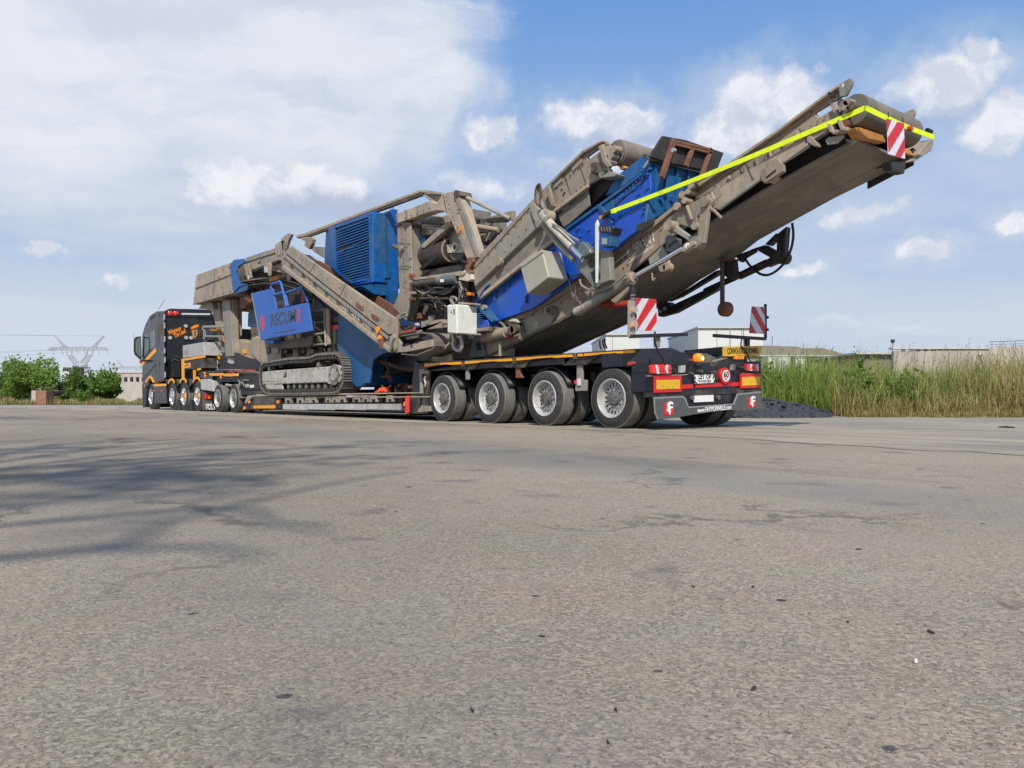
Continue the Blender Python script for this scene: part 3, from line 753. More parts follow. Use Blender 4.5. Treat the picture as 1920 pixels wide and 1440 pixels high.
# broad-leaved weeds spread through the grass
def weeds():
    r = np.random.default_rng(55); V, Fq, Cc, k0 = [], [], [], 0
    for i in range(95):
        a = r.uniform(E0, E1) if i > 45 else r.uniform(A14 - 1, A16 + 1.5); q = verge_pt(a, r.uniform(0.2, 3.5) ** 1.0); h = r.uniform(0.25, 0.75)
        v, f, c = leaf_crown((q.x, q.y, q.z + h * 0.8), (0.32, 0.32, h), int(r.integers(60, 150)), r.uniform(0.07, 0.14), 500 + i, (0.09, 0.15, 0.03), (0.24, 0.36, 0.07), 7, 0.7)
        V.append(v); Fq.append(f + k0); Cc.append(c); k0 += len(v)
    o = mesh_from('verge_weeds', np.concatenate(V), np.concatenate(Fq), np.concatenate(Cc), M['leafcol'], kind='stuff'); o['label'] = 'bright green broad leaved weeds scattered through the tall grass'; o['category'] = 'weeds'
weeds()
# left-hand verge far away: dry grass strip behind the road
def far_verge():
    r = np.random.default_rng(77); n = 9000
    u = r.uniform(-60, 290, n); dep = 54 + 12 * r.uniform(0, 1, n) ** 1.3
    base = np.array([at(a, b_, 0.0)[:] for a, b_ in zip(u, dep)])
    dry = np.clip(0.72 + r.normal(0, 0.22, n) - 0.4 * (r.uniform(0, 1, n) > 0.75), 0, 1)[:, None]
    gl, dl = np.array([0.16, 0.20, 0.05]), np.array([0.52, 0.40, 0.19])
    c = (gl * (1 - dry) + dl * dry) * r.uniform(0.7, 1.25, n)[:, None]
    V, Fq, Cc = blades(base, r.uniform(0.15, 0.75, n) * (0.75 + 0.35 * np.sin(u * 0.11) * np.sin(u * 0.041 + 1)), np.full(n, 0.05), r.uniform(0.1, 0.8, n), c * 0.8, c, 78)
    o = mesh_from('roadside_grass', V, Fq, Cc, M['leafcol'], kind='stuff'); o['label'] = 'short straw coloured grass under the bushes on the left'; o['category'] = 'grass'
far_verge()
fv = [at(-200, 52.5), at(120, 52.5), at(300, 50), at(420, 60), at(420, 140), at(-300, 140)]
sheet('left_verge', fv, 0.02, M['earth'])

# dark heap of gravel at the foot of the verge
m, t, p, g = ground_mat('dark_gravel', True)
v = t.node('ShaderNodeTexVoronoi'); t.l.new(g, v.inputs['Vector']); v.inputs['Scale'].default_value = 26
t.l.new(t.mix(t.ramp(v.outputs['Color'], 0.1, 0.9), (0.022, 0.023, 0.028), (0.065, 0.066, 0.076)), p.inputs['Base Color']); p.inputs['Roughness'].default_value = 0.85
b = t.node('ShaderNodeBump'); b.inputs['Distance'].default_value = 0.03; t.l.new(v.outputs['Distance'], b.inputs['Height']); b.invert = True; t.l.new(b.outputs[0], p.inputs['Normal'])
M['gravel'] = m
def heap():
    c0 = at(1408, 18.8); bm = bmesh.new(); n, mrad = 40, 14; r = random.Random(9); rows = []
    ex, ey = right, fwd
    for j in range(mrad + 1):
        f = j / mrad; row = []
        for i in range(n):
            a = 2 * math.pi * i / n; rad = f * (1 + 0.08 * math.sin(3 * a) + 0.05 * math.sin(7 * a))
            q = c0 + ex * (rad * 2.15 * math.cos(a)) + ey * (rad * 1.2 * math.sin(a))
            q.z = 0.42 * (1 - f ** 1.5) * (1 + 0.25 * math.sin(2 * a + 1) * f) + (r.uniform(-0.035, 0.035) if 0 < f < 0.97 else 0) + 0.03 - (0.09 if f == 1 else 0)
            row.append(bm.verts.new(q))
        rows.append(row)
    for j in range(mrad):
        for i in range(n):
            bm.faces.new((rows[j][i], rows[j + 1][i], rows[j + 1][(i + 1) % n], rows[j][(i + 1) % n]))
    bmesh.ops.remove_doubles(bm, verts=bm.verts, dist=0.001); bmesh.ops.recalc_face_normals(bm, faces=bm.faces)
    # clods on it
    for k in range(170):
        a, f = r.uniform(0, 6.28), r.uniform(0.1, 1.08); q = c0 + ex * (f * 2.15 * math.cos(a)) + ey * (f * 1.2 * math.sin(a))
        q.z = max(0.02, 0.42 * (1 - f ** 1.5)) + 0.03; s = r.uniform(0.02, 0.07)
        mtx = Matrix.Translation(q) @ Matrix.Rotation(r.uniform(0, 6), 4, 'Z') @ Matrix.Diagonal((s, s * 0.8, s * 0.6, 1))
        bmesh.ops.create_icosphere(bm, subdivisions=1, radius=1, matrix=mtx)
    o = obj('gravel_heap', bm, M['gravel']); tag(o, 'low heap of dark blue grey gravel behind the right end of the trailer bumper', 'gravel heap'); o['kind'] = 'thing'
heap()

# ------------------------------------------------------------------ far buildings
m_clad = mat('white_wall_cladding', (0.62, 0.62, 0.60), 0.6, 0.0, (0.5, 0.48, 0.44), 0.2, 0.05, var=0.04)
m_conc = mat('weathered_concrete', (0.44, 0.40, 0.36), 0.85, 0.0, (0.31, 0.275, 0.24), 0.5, 0.6, var=0.1, streak=True)
m_roof = mat('brown_grey_roof_sheet', (0.20, 0.165, 0.135), 0.75, 0.0, (0.27, 0.235, 0.2), 0.5, 0.3, var=0.15)
m_roofl = mat('pale_roof_edge', (0.5, 0.49, 0.47), 0.7, var=0.05)
m_dark = mat('dark_window', (0.04, 0.045, 0.05), 0.25, var=0.1)
m_grey = mat('grey_metal_pole', (0.30, 0.30, 0.31), 0.5, 0.3, var=0.05)
def face_box(bm, u0, u1, v_top, depth, thick, z0=0.0, v_bot=None):
    """box turned to face the viewer, between two photo columns at a distance"""
    a, b_ = D(u0, HZ, depth), D(u1, HZ, depth); zt = CAM.z + (HZ - v_top) / F_PX * depth; zb = z0 if v_bot is None else CAM.z + (HZ - v_bot) / F_PX * depth
    n = fwd * thick
    pts = [Vector((a.x, a.y, zb)), Vector((b_.x, b_.y, zb)), Vector((b_.x, b_.y, zt)), Vector((a.x, a.y, zt))]
    q = bm_prism(pts, n); me = bpy.data.meshes.new('x'); q.to_mesh(me); q.free(); bm.from_mesh(me); bpy.data.meshes.remove(me)
    return bm
def fb(name, m, parent, u0, u1, v_top, depth, thick, v_bot=None, **kw):
    return obj(name, face_box(bmesh.new(), u0, u1, v_top, depth, thick, v_bot=v_bot), m, parent, **kw)
def warehouse(label, u0, u1, um, vt, depth, seams):
    t_ = thing('warehouse', label, 'warehouse', at((u0 + u1) / 2, depth), 'white halls behind the trailer')
    fb('wall', m_clad, t_, u0, u1, vt + 3, depth, 40)
    fb('roof_edge', m_roofl, t_, u0 - 1, u1 + 1, vt, depth - 0.6, 41.5, vt + 3.2)
    for u in seams: fb('wall_seam', m_grey, t_, u, u + 0.8, vt + 5, depth - 0.15, 0.1)
    return t_
warehouse('white flat roofed hall seen between the conveyor and the left warning board', 1136, 1199, 1150, 625, 230, (1148,))
warehouse('larger white flat roofed hall seen between the two warning boards', 1309, 1431, 1345, 612, 210, (1344, 1390))
# long low shed with rounded brown roof
t_ = thing('industrial_shed', 'long low shed with humped brown roof right of the trailer', 'shed', at(1500, 120))
fb('wall', m_conc, t_, 1360, 1590, 668, 120, 20)
bm = bmesh.new()
prof = [(1350, 668), (1352, 652), (1400, 649), (1440, 648), (1497, 650), (1502, 653), (1545, 653), (1566, 659), (1592, 667)]
pts = [D(u, v, 119.5) for u, v in prof]; q = bm_prism(pts, fwd * 22); me = bpy.data.meshes.new('x'); q.to_mesh(me); q.free(); bm.from_mesh(me); bpy.data.meshes.remove(me)
obj('roof', bm, m_roof, t_)
fb('gutter', m_roofl, t_, 1420, 1585, 665.5, 119, 0.3, 668)
for u in range(1430, 1580, 16): fb('window', m_dark, t_, u, u + 9, 672, 119.9, 0.2, 681)
# white vans / containers in front of the shed
for i, (u0, u1, vt, lab) in enumerate([(1440, 1482, 668, 'white container parked in front of the brown roofed shed'), (1490, 1512, 671, 'small white cabin right of the white container')]):
    t2 = thing('container', lab, 'container', at((u0 + u1) / 2, 100), None)
    fb('body', m_clad, t2, u0, u1, vt, 100, 2.4); fb('roof_edge', m_roofl, t2, u0 - 0.5, u1 + 0.5, vt - 1, 99.9, 2.6, vt + 0.3)
    fb('door', m_grey, t2, (u0 * 2 + u1) / 3, (u0 * 2 + u1) / 3 + 4, vt + 4, 99.95, 0.1)
# low building and concrete wall right
t_ = thing('low_building', 'low brown building behind the grass left of the long concrete wall', 'building', at(1640, 75))
fb('wall', m_roof, t_, 1612, 1690, 664, 75, 10); fb('roof', m_roofl, t_, 1606, 1690, 660.5, 74.5, 11, 664)
for u in range(1618, 1685, 13): fb('window', m_dark, t_, u, u + 6, 668, 74.9, 0.2, 674)
t_ = thing('concrete_wall', 'long weathered concrete panel wall behind the grass at the right', 'wall', at(1810, 46))
Wd = 46
for i in range(9):
    u0 = 1676 + i * 40
    vt = 658 - (u0 - 1676) * 0.045
    fb('concrete_panel', m_conc, t_, u0, u0 + 39.4, vt, Wd, 0.22)
    fb('wall_post', m_conc, t_, u0 - 0.6, u0 + 0.6, vt + 0.5, Wd - 0.04, 0.3)
bm = bmesh.new(); face_box(bm, 1674, 1856, 651.5, Wd - 0.1, 0.5, v_bot=654.5); obj('coping', bm, m_roofl, t_)
for i in range(12):
    u = 1690 + i * 14; fb('vent_slot', m_dark, t_, u, u + 8, 655.5 - i * 0.3, Wd - 0.06, 0.03, 657.5 - i * 0.3)
# railing on the wall at the far right
bm = bmesh.new(); d_ = 43
add_tube(bm, [D(1856, 641, d_), D(1990, 636, d_)], 0.025, 6); add_tube(bm, [D(1856, 646, d_), D(1990, 642, d_)], 0.015, 6)
for u in range(1860, 1990, 22): add_tube(bm, [D(u, 640.5 - (u - 1856) * 0.037, d_), D(u, 656, d_)], 0.018, 6)
o = obj('railing', bm, m_grey, smooth=True); tag(o, 'thin grey railing on top of the concrete wall at the right', 'railing')
# lamp on a pole, bare poles
for (u, vt, d_, lab, lamp) in [(1674, 640, 60, 'thin lamp post with small head at the end of the concrete wall', True), (1448, 632, 70, 'dark bare pole standing behind the right warning board', False),
                               (1369, 617, 72, 'thin pole left of the right warning board', False), (1394, 620, 72, 'thin pole just behind the post of the right warning board', False)]:
    t2 = thing('lamp_post' if lamp else 'pole', lab, 'lamp post' if lamp else 'pole', at(u, d_), None if lamp else 'bare poles behind the trailer')
    tube('post', m_grey, t2, [at(u, d_), D(u, vt, d_)], 0.05, 6)
    if lamp: box('lamp_head', m_dark, t2, D(u, vt, d_) - Vector((0.12, 0.12, 0.1)), D(u, vt, d_) + Vector((0.12, 0.12, 0.14)))
    else: cyl('cap', m_grey, t2, D(u, vt, d_), 'z', 0.07, 0.06, 8)
# left: balustrade-like concrete wall with openings behind the bushes, two small towers
t_ = thing('concrete_fence', 'pale concrete fence with a row of openings left of the lorry', 'fence', at(240, 92))
fb('top_rail', m_conc, t_, 205, 300, 699, 92, 0.5, 707); fb('bottom_rail', m_conc, t_, 205, 300, 716, 92, 0.5)
fb('coping', m_roofl, t_, 205, 300, 697, 91.9, 0.7, 699)
for i in range(9):
    u = 206 + i * 11; fb('fence_post', m_conc, t_, u, u + 4.5, 707, 92.02, 0.45, 716)
fb('back_panel', m_dark, t_, 205, 300, 706, 93.5, 0.2)
t_ = thing('tower_block', 'small pale concrete tower showing above the left bushes', 'building', at(128, 420))
fb('wall', m_clad, t_, 115, 129, 688, 420, 12); fb('stair_tower', m_roof, t_, 130, 139, 690, 425, 10)
fb('roof', m_roofl, t_, 114, 140, 686.5, 418, 16, 689)
for k in range(3): fb('window', m_dark, t_, 117 + k * 4, 119 + k * 4, 692, 419.8, 0.3, 696)
# block of bricks at the roadside
m_brick = mat('red_brown_brick', (0.27, 0.125, 0.075), 0.9, 0.0, (0.33, 0.24, 0.18), 0.4, 4)
t_ = thing('concrete_block', 'red brown block with lifting eye standing in the roadside grass', 'block', at(77, 54))
fb('front_face', m_brick, t_, 67, 86.5, 732, 54, 0.9); fb('side_face', m_conc, t_, 59, 66.7, 732, 54.4, 1.0)
tube('lifting_eye', m_grey, t_, curve_pts([D(73, 732.3, 54.3), D(73.5, 729, 54.3), D(76, 729, 54.3), D(76.5, 732.3, 54.3)]), 0.03, 6)
t_ = thing('rubble_block', 'dark flat block lying right of the red brown block', 'block', at(97, 55))
o = obj('slab', bm_prism([D(87.5, 741, 55), D(87.5, 733, 55), D(110, 733, 55), D(107, 737, 55), D(101, 742, 55)], fwd * 0.8), m_dark, t_)
fb('chipped_edge', m_conc, t_, 88, 109, 732.3, 54.9, 0.85, 733.2)

# ------------------------------------------------------------------ pylons and cables
m_pyl = mat('distant_galvanised_lattice', (0.42, 0.44, 0.47), 0.6, 0.2, var=0.03)
def pylon(uc, depth, sc, label, group='pylons on the horizon'):
    t_ = thing('power_pylon', label, 'pylon', at(uc, depth), group)
    def q(du, v, off=0.0): return D(uc + du * sc, HZ - (HZ - v) * sc, depth) + fwd * off
    r = 0.0085 * depth * 0.04 * sc + 0.16 * sc
    def truss(name, pairs, rr=1.0):
        bm = bmesh.new()
        for a, b_ in pairs: add_tube(bm, [a, b_], r * rr, 5)
        return obj(name, bm, m_pyl, t_)
    def ladder(a0, a1, b0, b1, n):
        out = [(a0, a1), (b0, b1)]
        for i in range(n):
            f0, f1 = i / n, (i + 1) / n; out.append((a0.lerp(a1, f0), b0.lerp(b1, f1))); out.append((b0.lerp(b1, f0), a0.lerp(a1, f1)))
        return out
    # body up to the waist
    body = []
    for off in (-2.5, 2.5):
        body += ladder(q(-22, 747, off), q(-10, 684, off * 0.6), q(22, 747, off), q(12, 684, off * 0.6), 5)
    body += [(q(-10, 684), q(12, 684))]
    truss('lattice_body', body, 1.0)
    for s in (-1, 1):
        truss('waist_arm', ladder(q(-10 if s < 0 else 12, 684), q(s * 23, 666), q(s * 1, 680), q(s * 14, 664), 4) + [(q(s * 14, 664), q(s * 16, 654)), (q(s * 23, 666), q(s * 26, 654))], 1.25)
        truss('horn', ladder(q(s * 24, 650), q(s * 46, 629), q(s * 30, 650), q(s * 46.5, 629), 4), 1.35)
    truss('crossarm', ladder(q(-60, 656), q(55, 656), q(-52, 651), q(48, 651), 14) + [(q(-60, 656), q(-52, 651)), (q(55, 656), q(48, 651))], 1.0)
    for du in (-52, -34, -6, 8, 34, 50):
        truss('insulator', [(q(du, 656), q(du + 4, 665))], 1.1)
    return t_
pylon(149, 620, 1.0, 'largest lattice pylon with two horns above the left bushes')
pylon(50, 900, 0.58, 'faint small pylon behind the leftmost bushes')
pylon(247, 980, 0.62, 'faint pylon half hidden by the cab mirror')
t_ = thing('power_cables', 'thin sagging power cables crossing the sky at the left', 'power cable')
cab_m = mat('grey_cable', (0.25, 0.26, 0.28), 0.6, var=0.02)
for i, (v0, v1, uu) in enumerate([(614, 629, 103), (617, 630, 195), (660, 656, 92), (668, 656, 120), (683, 656, 180)]):
    pts = [D(-400 + (uu + 400) * k / 10, v0 + (v1 - v0) * (k / 10) + 5 * math.sin(math.pi * k / 10) - (6 if i < 2 else 0) * (1 - k / 10), 560 + 60 * k / 10) for k in range(11)]
    tube('cable', cab_m, t_, pts, 0.09, 5)

# ------------------------------------------------------------------ the trees behind the viewer, which shade the yard at the left
def big_tree(base, h, rad, seed, label, n=5200, limbs=()):
    base = Vector(base); t_ = thing('roadside_tree', label, 'tree', base, 'trees standing beside the yard')
    r = random.Random(seed); bm = bmesh.new(); tips = []
    add_tube(bm, [base - Vector((0, 0, 0.1)), base + Vector((0.1, 0, h * 0.4)), base + Vector((0, 0.1, h * 0.74))], [0.2, 0.15, 0.1], 10)
    for i in range(26):
        a = r.uniform(0, 6.28); z0 = h * r.uniform(0.55, 0.74); L_ = rad * r.uniform(0.8, 1.35)
        p0 = base + Vector((0, 0, z0)); p1 = p0 + Vector((math.cos(a) * L_ * 0.55, math.sin(a) * L_ * 0.55, L_ * r.uniform(0.15, 0.6))); p2 = p1 + Vector((math.cos(a + r.uniform(-.5, .5)) * L_ * 0.5, math.sin(a + r.uniform(-.5, .5)) * L_ * 0.5, L_ * r.uniform(0.0, 0.5)))
        add_tube(bm, [p0, p1, p2], [0.06, 0.035, 0.01], 6); tips += [p1, p2, p1.lerp(p2, 0.5)]
    for path in limbs:
        P_ = [Z(u, v, 0.0) + SUN_AZ * (hh / math.tan(SUN_EL)) + Vector((0, 0, hh)) for u, v, hh in path]
        add_tube(bm, curve_pts([base + Vector((0, 0, h * 0.5))] + P_, 4), [0.045 * (1 - 0.6 * k / (4 * len(P_))) for k in range(4 * len(P_) + 1)], 6)
    obj('trunk', bm, M['bark'], t_, smooth=True)
    g_ = np.random.default_rng(seed); V, Fq, Cc = [], [], []
    for q in tips:
        v, f, c = leaf_crown(q, (rad * 0.30, rad * 0.30, rad * 0.22), n // len(tips), 0.13, int(g_.integers(1e6)), G_LO, G_HI, 5)
        Fq.append(f + sum(len(x) for x in V)); V.append(v - np.array(base)); Cc.append(c)
    mesh_from('crown', np.concatenate(V), np.concatenate(Fq), np.concatenate(Cc), M['leafcol'], t_)
def shade_at(Xc, Yc, h):
    q = camxy(Xc, Yc) + SUN_AZ * (h / math.tan(SUN_EL)); q.z = 0; return q
big_tree(shade_at(-3.5, 4.9, 11.2), 15.0, 2.3, 21, 'leafy tree outside the picture whose shade falls on the yard at the left', 3600,
         ([(60, 1045, 9.6), (300, 985, 10.0), (480, 940, 10.4), (640, 905, 10.5), (760, 885, 10.7)], [(20, 1046, 8.9), (280, 1032, 9.1), (380, 1026, 9.2), (495, 1050, 9.2)], [(300, 960, 9.6), (500, 980, 9.8), (620, 1000, 9.8)], [(330, 840, 11.1), (480, 832, 11.5), (560, 838, 11.5)]))
big_tree(shade_at(-13.5, 15.5, 7.0), 9.5, 2.6, 22, 'second tree outside the picture shading the far left of the yard')
# ================================================================== the low loader trailer
TR = thing('lowloader_trailer', 'long dark low loader trailer with amber side rails and four rear axles on grey wheels', 'trailer', (0, 0, 0))

def wheel_meshes(R, Wd, rr, rimm, depth, slots=20, hubm=None, ringm=None):
    """returns a list of (name, mesh) in wheel axes: outer face at y=0, inwards +y"""
    out = []
    def grab(name, bm, m, sharp=True):
        bmesh.ops.recalc_face_normals(bm, faces=bm.faces)
        me = bpy.data.meshes.new(name); bm.to_mesh(me); bm.free(); me.materials.append(m)
        me.polygons.foreach_set('use_smooth', [True] * len(me.polygons))
        if sharp: me.set_sharp_from_angle(angle=math.radians(35))
        out.append((name, me))
    s = R / 0.445
    bm = add_lathe(bmesh.new(), (0, 0, 0), 'y', [(0.03, rr - 0.012), (0.004, rr + 0.012), (0.0, rr + 0.05 * s), (0.002, R - 0.085 * s), (0.006, R - 0.075 * s), (0.012, R - 0.035 * s), (0.028, R - 0.012 * s), (0.034, R - 0.012 * s),
                                              (0.034, R - 0.03), (Wd - 0.034, R - 0.03), (Wd - 0.034, R - 0.012 * s), (Wd - 0.012, R - 0.035 * s), (Wd, R - 0.09 * s), (Wd, rr + 0.05 * s), (Wd - 0.03, rr - 0.012)], 48)
    grab('tyre', bm, M['rubber'])
    pr = [(0.028, R - 0.025)]; n = 5; gw = 0.011; tw = (Wd - 0.05 - gw * (n - 1)) / n; y = 0.025
    for k in range(n):
        e = 0.006 if k in (0, n - 1) else 0.0
        pr += [(y, R - (e if k == 0 else 0)), (y + tw, R - (e if k == n - 1 else 0))]
        if k < n - 1: pr += [(y + tw + 0.001, R - 0.016), (y + tw + gw - 0.001, R - 0.016)]
        y += tw + gw
    pr.append((Wd - 0.028, R - 0.025))
    bm = add_lathe(bmesh.new(), (0, 0, 0), 'y', pr, 56); grab('tread', bm, M['tread'])
    # rim: rolled lip, dished barrel, slotted disc
    d = depth
    bm = add_lathe(bmesh.new(), (0, 0, 0), 'y', [(0.03, rr - 0.004), (0.0, rr + 0.004), (-0.006, rr - 0.004), (-0.004, rr - 0.014), (0.02, rr - 0.026), (d * 0.55, rr - 0.030), (d, rr - 0.038), (d + 0.001, rr - 0.052)], 48)
    ri, ro = rr * 0.64, rr - 0.050
    for k in range(slots):
        a0 = 2 * math.pi * k / slots; w = 2 * math.pi / slots * 0.56
        ang = [a0 + w * j / 3 for j in range(4)]
        o_ = [bm.verts.new((ro * math.cos(a), d, ro * math.sin(a))) for a in ang]; i_ = [bm.verts.new((ri * math.cos(a), d - 0.006, ri * math.sin(a))) for a in ang]
        for j in range(3): bm.faces.new((o_[j], o_[j + 1], i_[j + 1], i_[j]))
        for jj in (0, 3):
            ob, ib = bm.verts.new((ro * math.cos(ang[jj]), d + 0.03, ro * math.sin(ang[jj]))), bm.verts.new((ri * math.cos(ang[jj]), d + 0.025, ri * math.sin(ang[jj])))
            bm.faces.new((o_[jj], i_[jj], ib, ob))
    q = add_lathe(bmesh.new(), (0, 0, 0), 'y', [(d + 0.0, ri + 0.004), (d - 0.02, ri - 0.015), (d - 0.035, rr * 0.5), (d - 0.03, rr * 0.36)], 40)
    me = bpy.data.meshes.new('x'); q.to_mesh(me); q.free(); bm.from_mesh(me); bpy.data.meshes.remove(me)
    grab('rim', bm, rimm)
    bm = add_lathe(bmesh.new(), (0, 0, 0), 'y', [(d + 0.045, rr - 0.02), (d + 0.05, 0.0)], 24); grab('brake_drum', bm, M['black'])
    hr = rr * 0.40
    bm = add_lathe(bmesh.new(), (0, 0, 0), 'y', [(d - 0.005, hr * 1.06), (d - 0.05, hr), (d - 0.085, hr * 0.93), (d - 0.10, hr * 0.72), (d - 0.102, 0.0)], 20)
    for k in range(10):
        a = 2 * math.pi * k / 10; c = (rr * 0.51 * math.cos(a), d - 0.055, rr * 0.51 * math.sin(a))
        q = add_lathe(bmesh.new(), c, 'y', [(0.03, 0.015), (0.0, 0.015), (-0.004, 0.009), (-0.004, 0.0)], 6)
        me = bpy.data.meshes.new('x'); q.to_mesh(me); q.free(); bm.from_mesh(me); bpy.data.meshes.remove(me)
    # raised lugs round the hub cap
    for k in range(5):
        a = 2 * math.pi * (k + 0.3) / 5; c = Vector((hr * 0.75 * math.cos(a), d - 0.10, hr * 0.75 * math.sin(a)))
        add_box(bm, c - Vector((0.018, 0.008, 0.018)), c + Vector((0.018, 0.02, 0.018)))
    grab('hub', bm, hubm or M['hub'])
    if ringm:
        bm = add_lathe(bmesh.new(), (0, 0, 0), 'y', [(d - 0.02, rr * 0.42), (d - 0.10, rr * 0.36), (d - 0.13, rr * 0.24), (d - 0.135, 0)], 28); grab('hub_ring', bm, ringm)
    return out
def wheel(parent, meshes, loc, side=1, name='wheel', only=None, spin=0.0):
    w = bpy.data.objects.new(name, None); w.empty_display_size = 0.2; link(w, parent)
    w.location = Vector(loc) - base_of(parent)
    if side < 0: w.rotation_euler = (0, 0, math.pi)
    for nm, me in meshes:
        if only and nm not in only: continue
        o = bpy.data.objects.new(nm, me); link(o, w); o.rotation_euler = (0, spin, 0)
    return w
WM_T = wheel_meshes(0.445, 0.285, 0.288, M['rim'], 0.11)
AX = [0.0, -1.505, -3.01, -4.515]
for i, ax in enumerate(AX):
    wheel(TR, WM_T, (ax, 0.0, 0.442), 1, spin=0.7 * i)
    wheel(TR, WM_T, (ax, 0.33, 0.442), 1, only=('tyre', 'tread'))
    wheel(TR, WM_T, (ax, 2.5, 0.442), -1, spin=0.4 * i)
    wheel(TR, WM_T, (ax, 2.17, 0.442), -1, only=('tyre', 'tread'))
    cyl('axle', M['chassis'], TR, (ax, 0.3, 0.44), 'y', 0.075, 1.9, 12)
    for yy in (0.72, 1.78):
        box('axle_arm', M['chassis'], TR, (ax - 0.10, yy - 0.09, 0.40), (ax + 0.55, yy + 0.09, 0.62))
        cyl('suspension_cylinder', M['steeld'], TR, (ax + 0.42, yy, 0.55), 'z', 0.07, 0.32, 12)
# deck over the axles
box('deck_frame', M['navy'], TR, (-5.35, 0.06, 0.98), (0.40, 2.44, 1.115))
box('spine_beam', M['navy'], TR, (-5.35, 0.75, 0.52), (0.62, 1.75, 0.975))
box('deck_plate', M['chassis'], TR, (-5.38, 0.02, 1.118), (0.40, 2.48, 1.145))
# black skirts between the wheels
for pts in ([(62, 198), (352, 178), (352, 208), (300, 222), (285, 196), (245, 186), (130, 192), (98, 215), (62, 232)],
            [(352, 178), (752, 150), (780, 152), (690, 205), (640, 160), (560, 155), (490, 175), (445, 221), (352, 222)],
            [(700, 153), (1225, 115), (1160, 190), (1100, 140), (1040, 125), (940, 128), (888, 160), (845, 206), (700, 206)],
            [(1160, 118), (1700, 88), (1712, 170), (1690, 165), (1655, 130), (1590, 105), (1440, 112), (1390, 140), (1335, 185), (1160, 190)]):
    plate('side_skirt', M['chassis'], TR, 'S', pts, 0.03, 0.05)
# amber rails
rail_top = lambda x: 174 + (x - 65) * (64 - 174) / (1705 - 65)
for a, b_ in ((65, 351), (380, 748), (782, 1220), (1262, 1302), (1312, 1706)):
    pts = [(a, rail_top(a)), (b_, rail_top(b_)), (b_, rail_top(b_) + 26)]
    if b_ - a > 200:
        m0, m1 = a + (b_ - a) * 0.33, a + (b_ - a) * 0.62
        pts += [(m1 + 30, rail_top(m1) + 22), (m1, rail_top(m1) + 18), (m0, rail_top(m0) + 19), (m0 - 30, rail_top(m0) + 25)]
    pts += [(a, rail_top(a) + 26)]
    plate('amber_rail', M['amber'], TR, 'S', pts, -0.012, 0.035, 0.003)
    plate('rail_lip', M['chassis'], TR, 'S', [(a - 4, rail_top(a) - 6), (b_ + 4, rail_top(b_) - 6), (b_ + 4, rail_top(b_) + 1), (a - 4, rail_top(a) + 1)], -0.02, 0.07, 0.002)
for a in (366, 765, 1241):
    plate('lashing_ring', M['steeld'], TR, 'S', [(a - 8, rail_top(a) + 2), (a - 4, rail_top(a) + 34), (a + 3, rail_top(a) + 40), (a + 10, rail_top(a) + 32), (a + 4, rail_top(a) + 30), (a + 1, rail_top(a) + 4)], -0.02, 0.03, 0.002)
    plate('ring_pocket', M['steel2'], TR, 'S', [(a - 9, rail_top(a) + 38), (a + 12, rail_top(a) + 36), (a + 12, rail_top(a) + 42), (a - 9, rail_top(a) + 44)], -0.005, 0.04, 0.002)
# brackets hanging between the wheels
for pts, mm in (([(386, 224), (412, 224), (412, 300), (386, 300)], 'steel2'), ([(778, 207), (814, 205), (814, 250), (836, 286), (780, 288)], 'rust'),
                ([(1256, 170), (1300, 168), (1302, 300), (1334, 302), (1332, 388), (1246, 390), (1246, 330), (1256, 300)], 'steel2')):
    plate('hanger_bracket', M[mm], TR, 'S', pts, 0.06, 0.04)
plate('valve_block', M['whiteb'], TR, 'S', [(1258, 292), (1284, 290), (1284, 345), (1258, 347)], 0.03, 0.03)
plate('valve_knob', M['redl'], TR, 'S', [(1234, 305), (1258, 300), (1258, 332), (1236, 334)], 0.03, 0.03)
for (a, b_) in ((1675, 175), (1697, 172)):
    c = cy('S', (a, b_), 0.0); cyl('side_marker_lamp', M['redd'], TR, c - Vector((0, 0.03, 0)), 'y', 0.028, 0.06, 12)
# mudguards, curved black sheets over each tyre
for ax in AX:
    bm = bmesh.new(); ring = []
    for k in range(13):
        a = math.radians(25 + 130 * k / 12); ring.append((ax + 0.50 * math.cos(a), 0.44 + 0.50 * math.sin(a)))
    A_ = [bm.verts.new((x, 0.1, z)) for x, z in ring]; B_ = [bm.verts.new((x, 0.66, z)) for x, z in ring]
    for k in range(12): bm.faces.new((A_[k], A_[k + 1], B_[k + 1], B_[k]))
    o = obj('mudguard', bm, M['black'], TR, smooth=True); o.modifiers.new('s', 'SOLIDIFY').thickness = 0.012
# front of the bogie: neck down to the low bed
plate('bogie_neck', M['navy'], TR, 'S', [(-6, 150), (65, 200), (65, 230), (98, 217), (98, 330), (80, 560), (-30, 560), (-30, 300)], 0.09, 2.3)
plate('front_latch', M['steel2'], TR, 'D', [(775, 930), (800, 915), (870, 920), (872, 960), (800, 965), (805, 1330), (790, 1340), (780, 1000)], 0.04, 0.05)
plate('latch_plate', M['steeld'], TR, 'D', [(825, 985), (862, 930), (880, 950), (862, 1190), (835, 1185)], 0.05, 0.05)
plate('ledge', M['steel'], TR, 'D', [(760, 1330), (800, 1280), (890, 1290), (895, 1340), (770, 1350)], 0.03, 0.1)
tube('latch_handle', M['galv'], TR, curve_pts([cy('D', p, 0.0) for p in ((845, 990), (832, 1020), (842, 1060), (838, 1090))]), 0.02, 6)
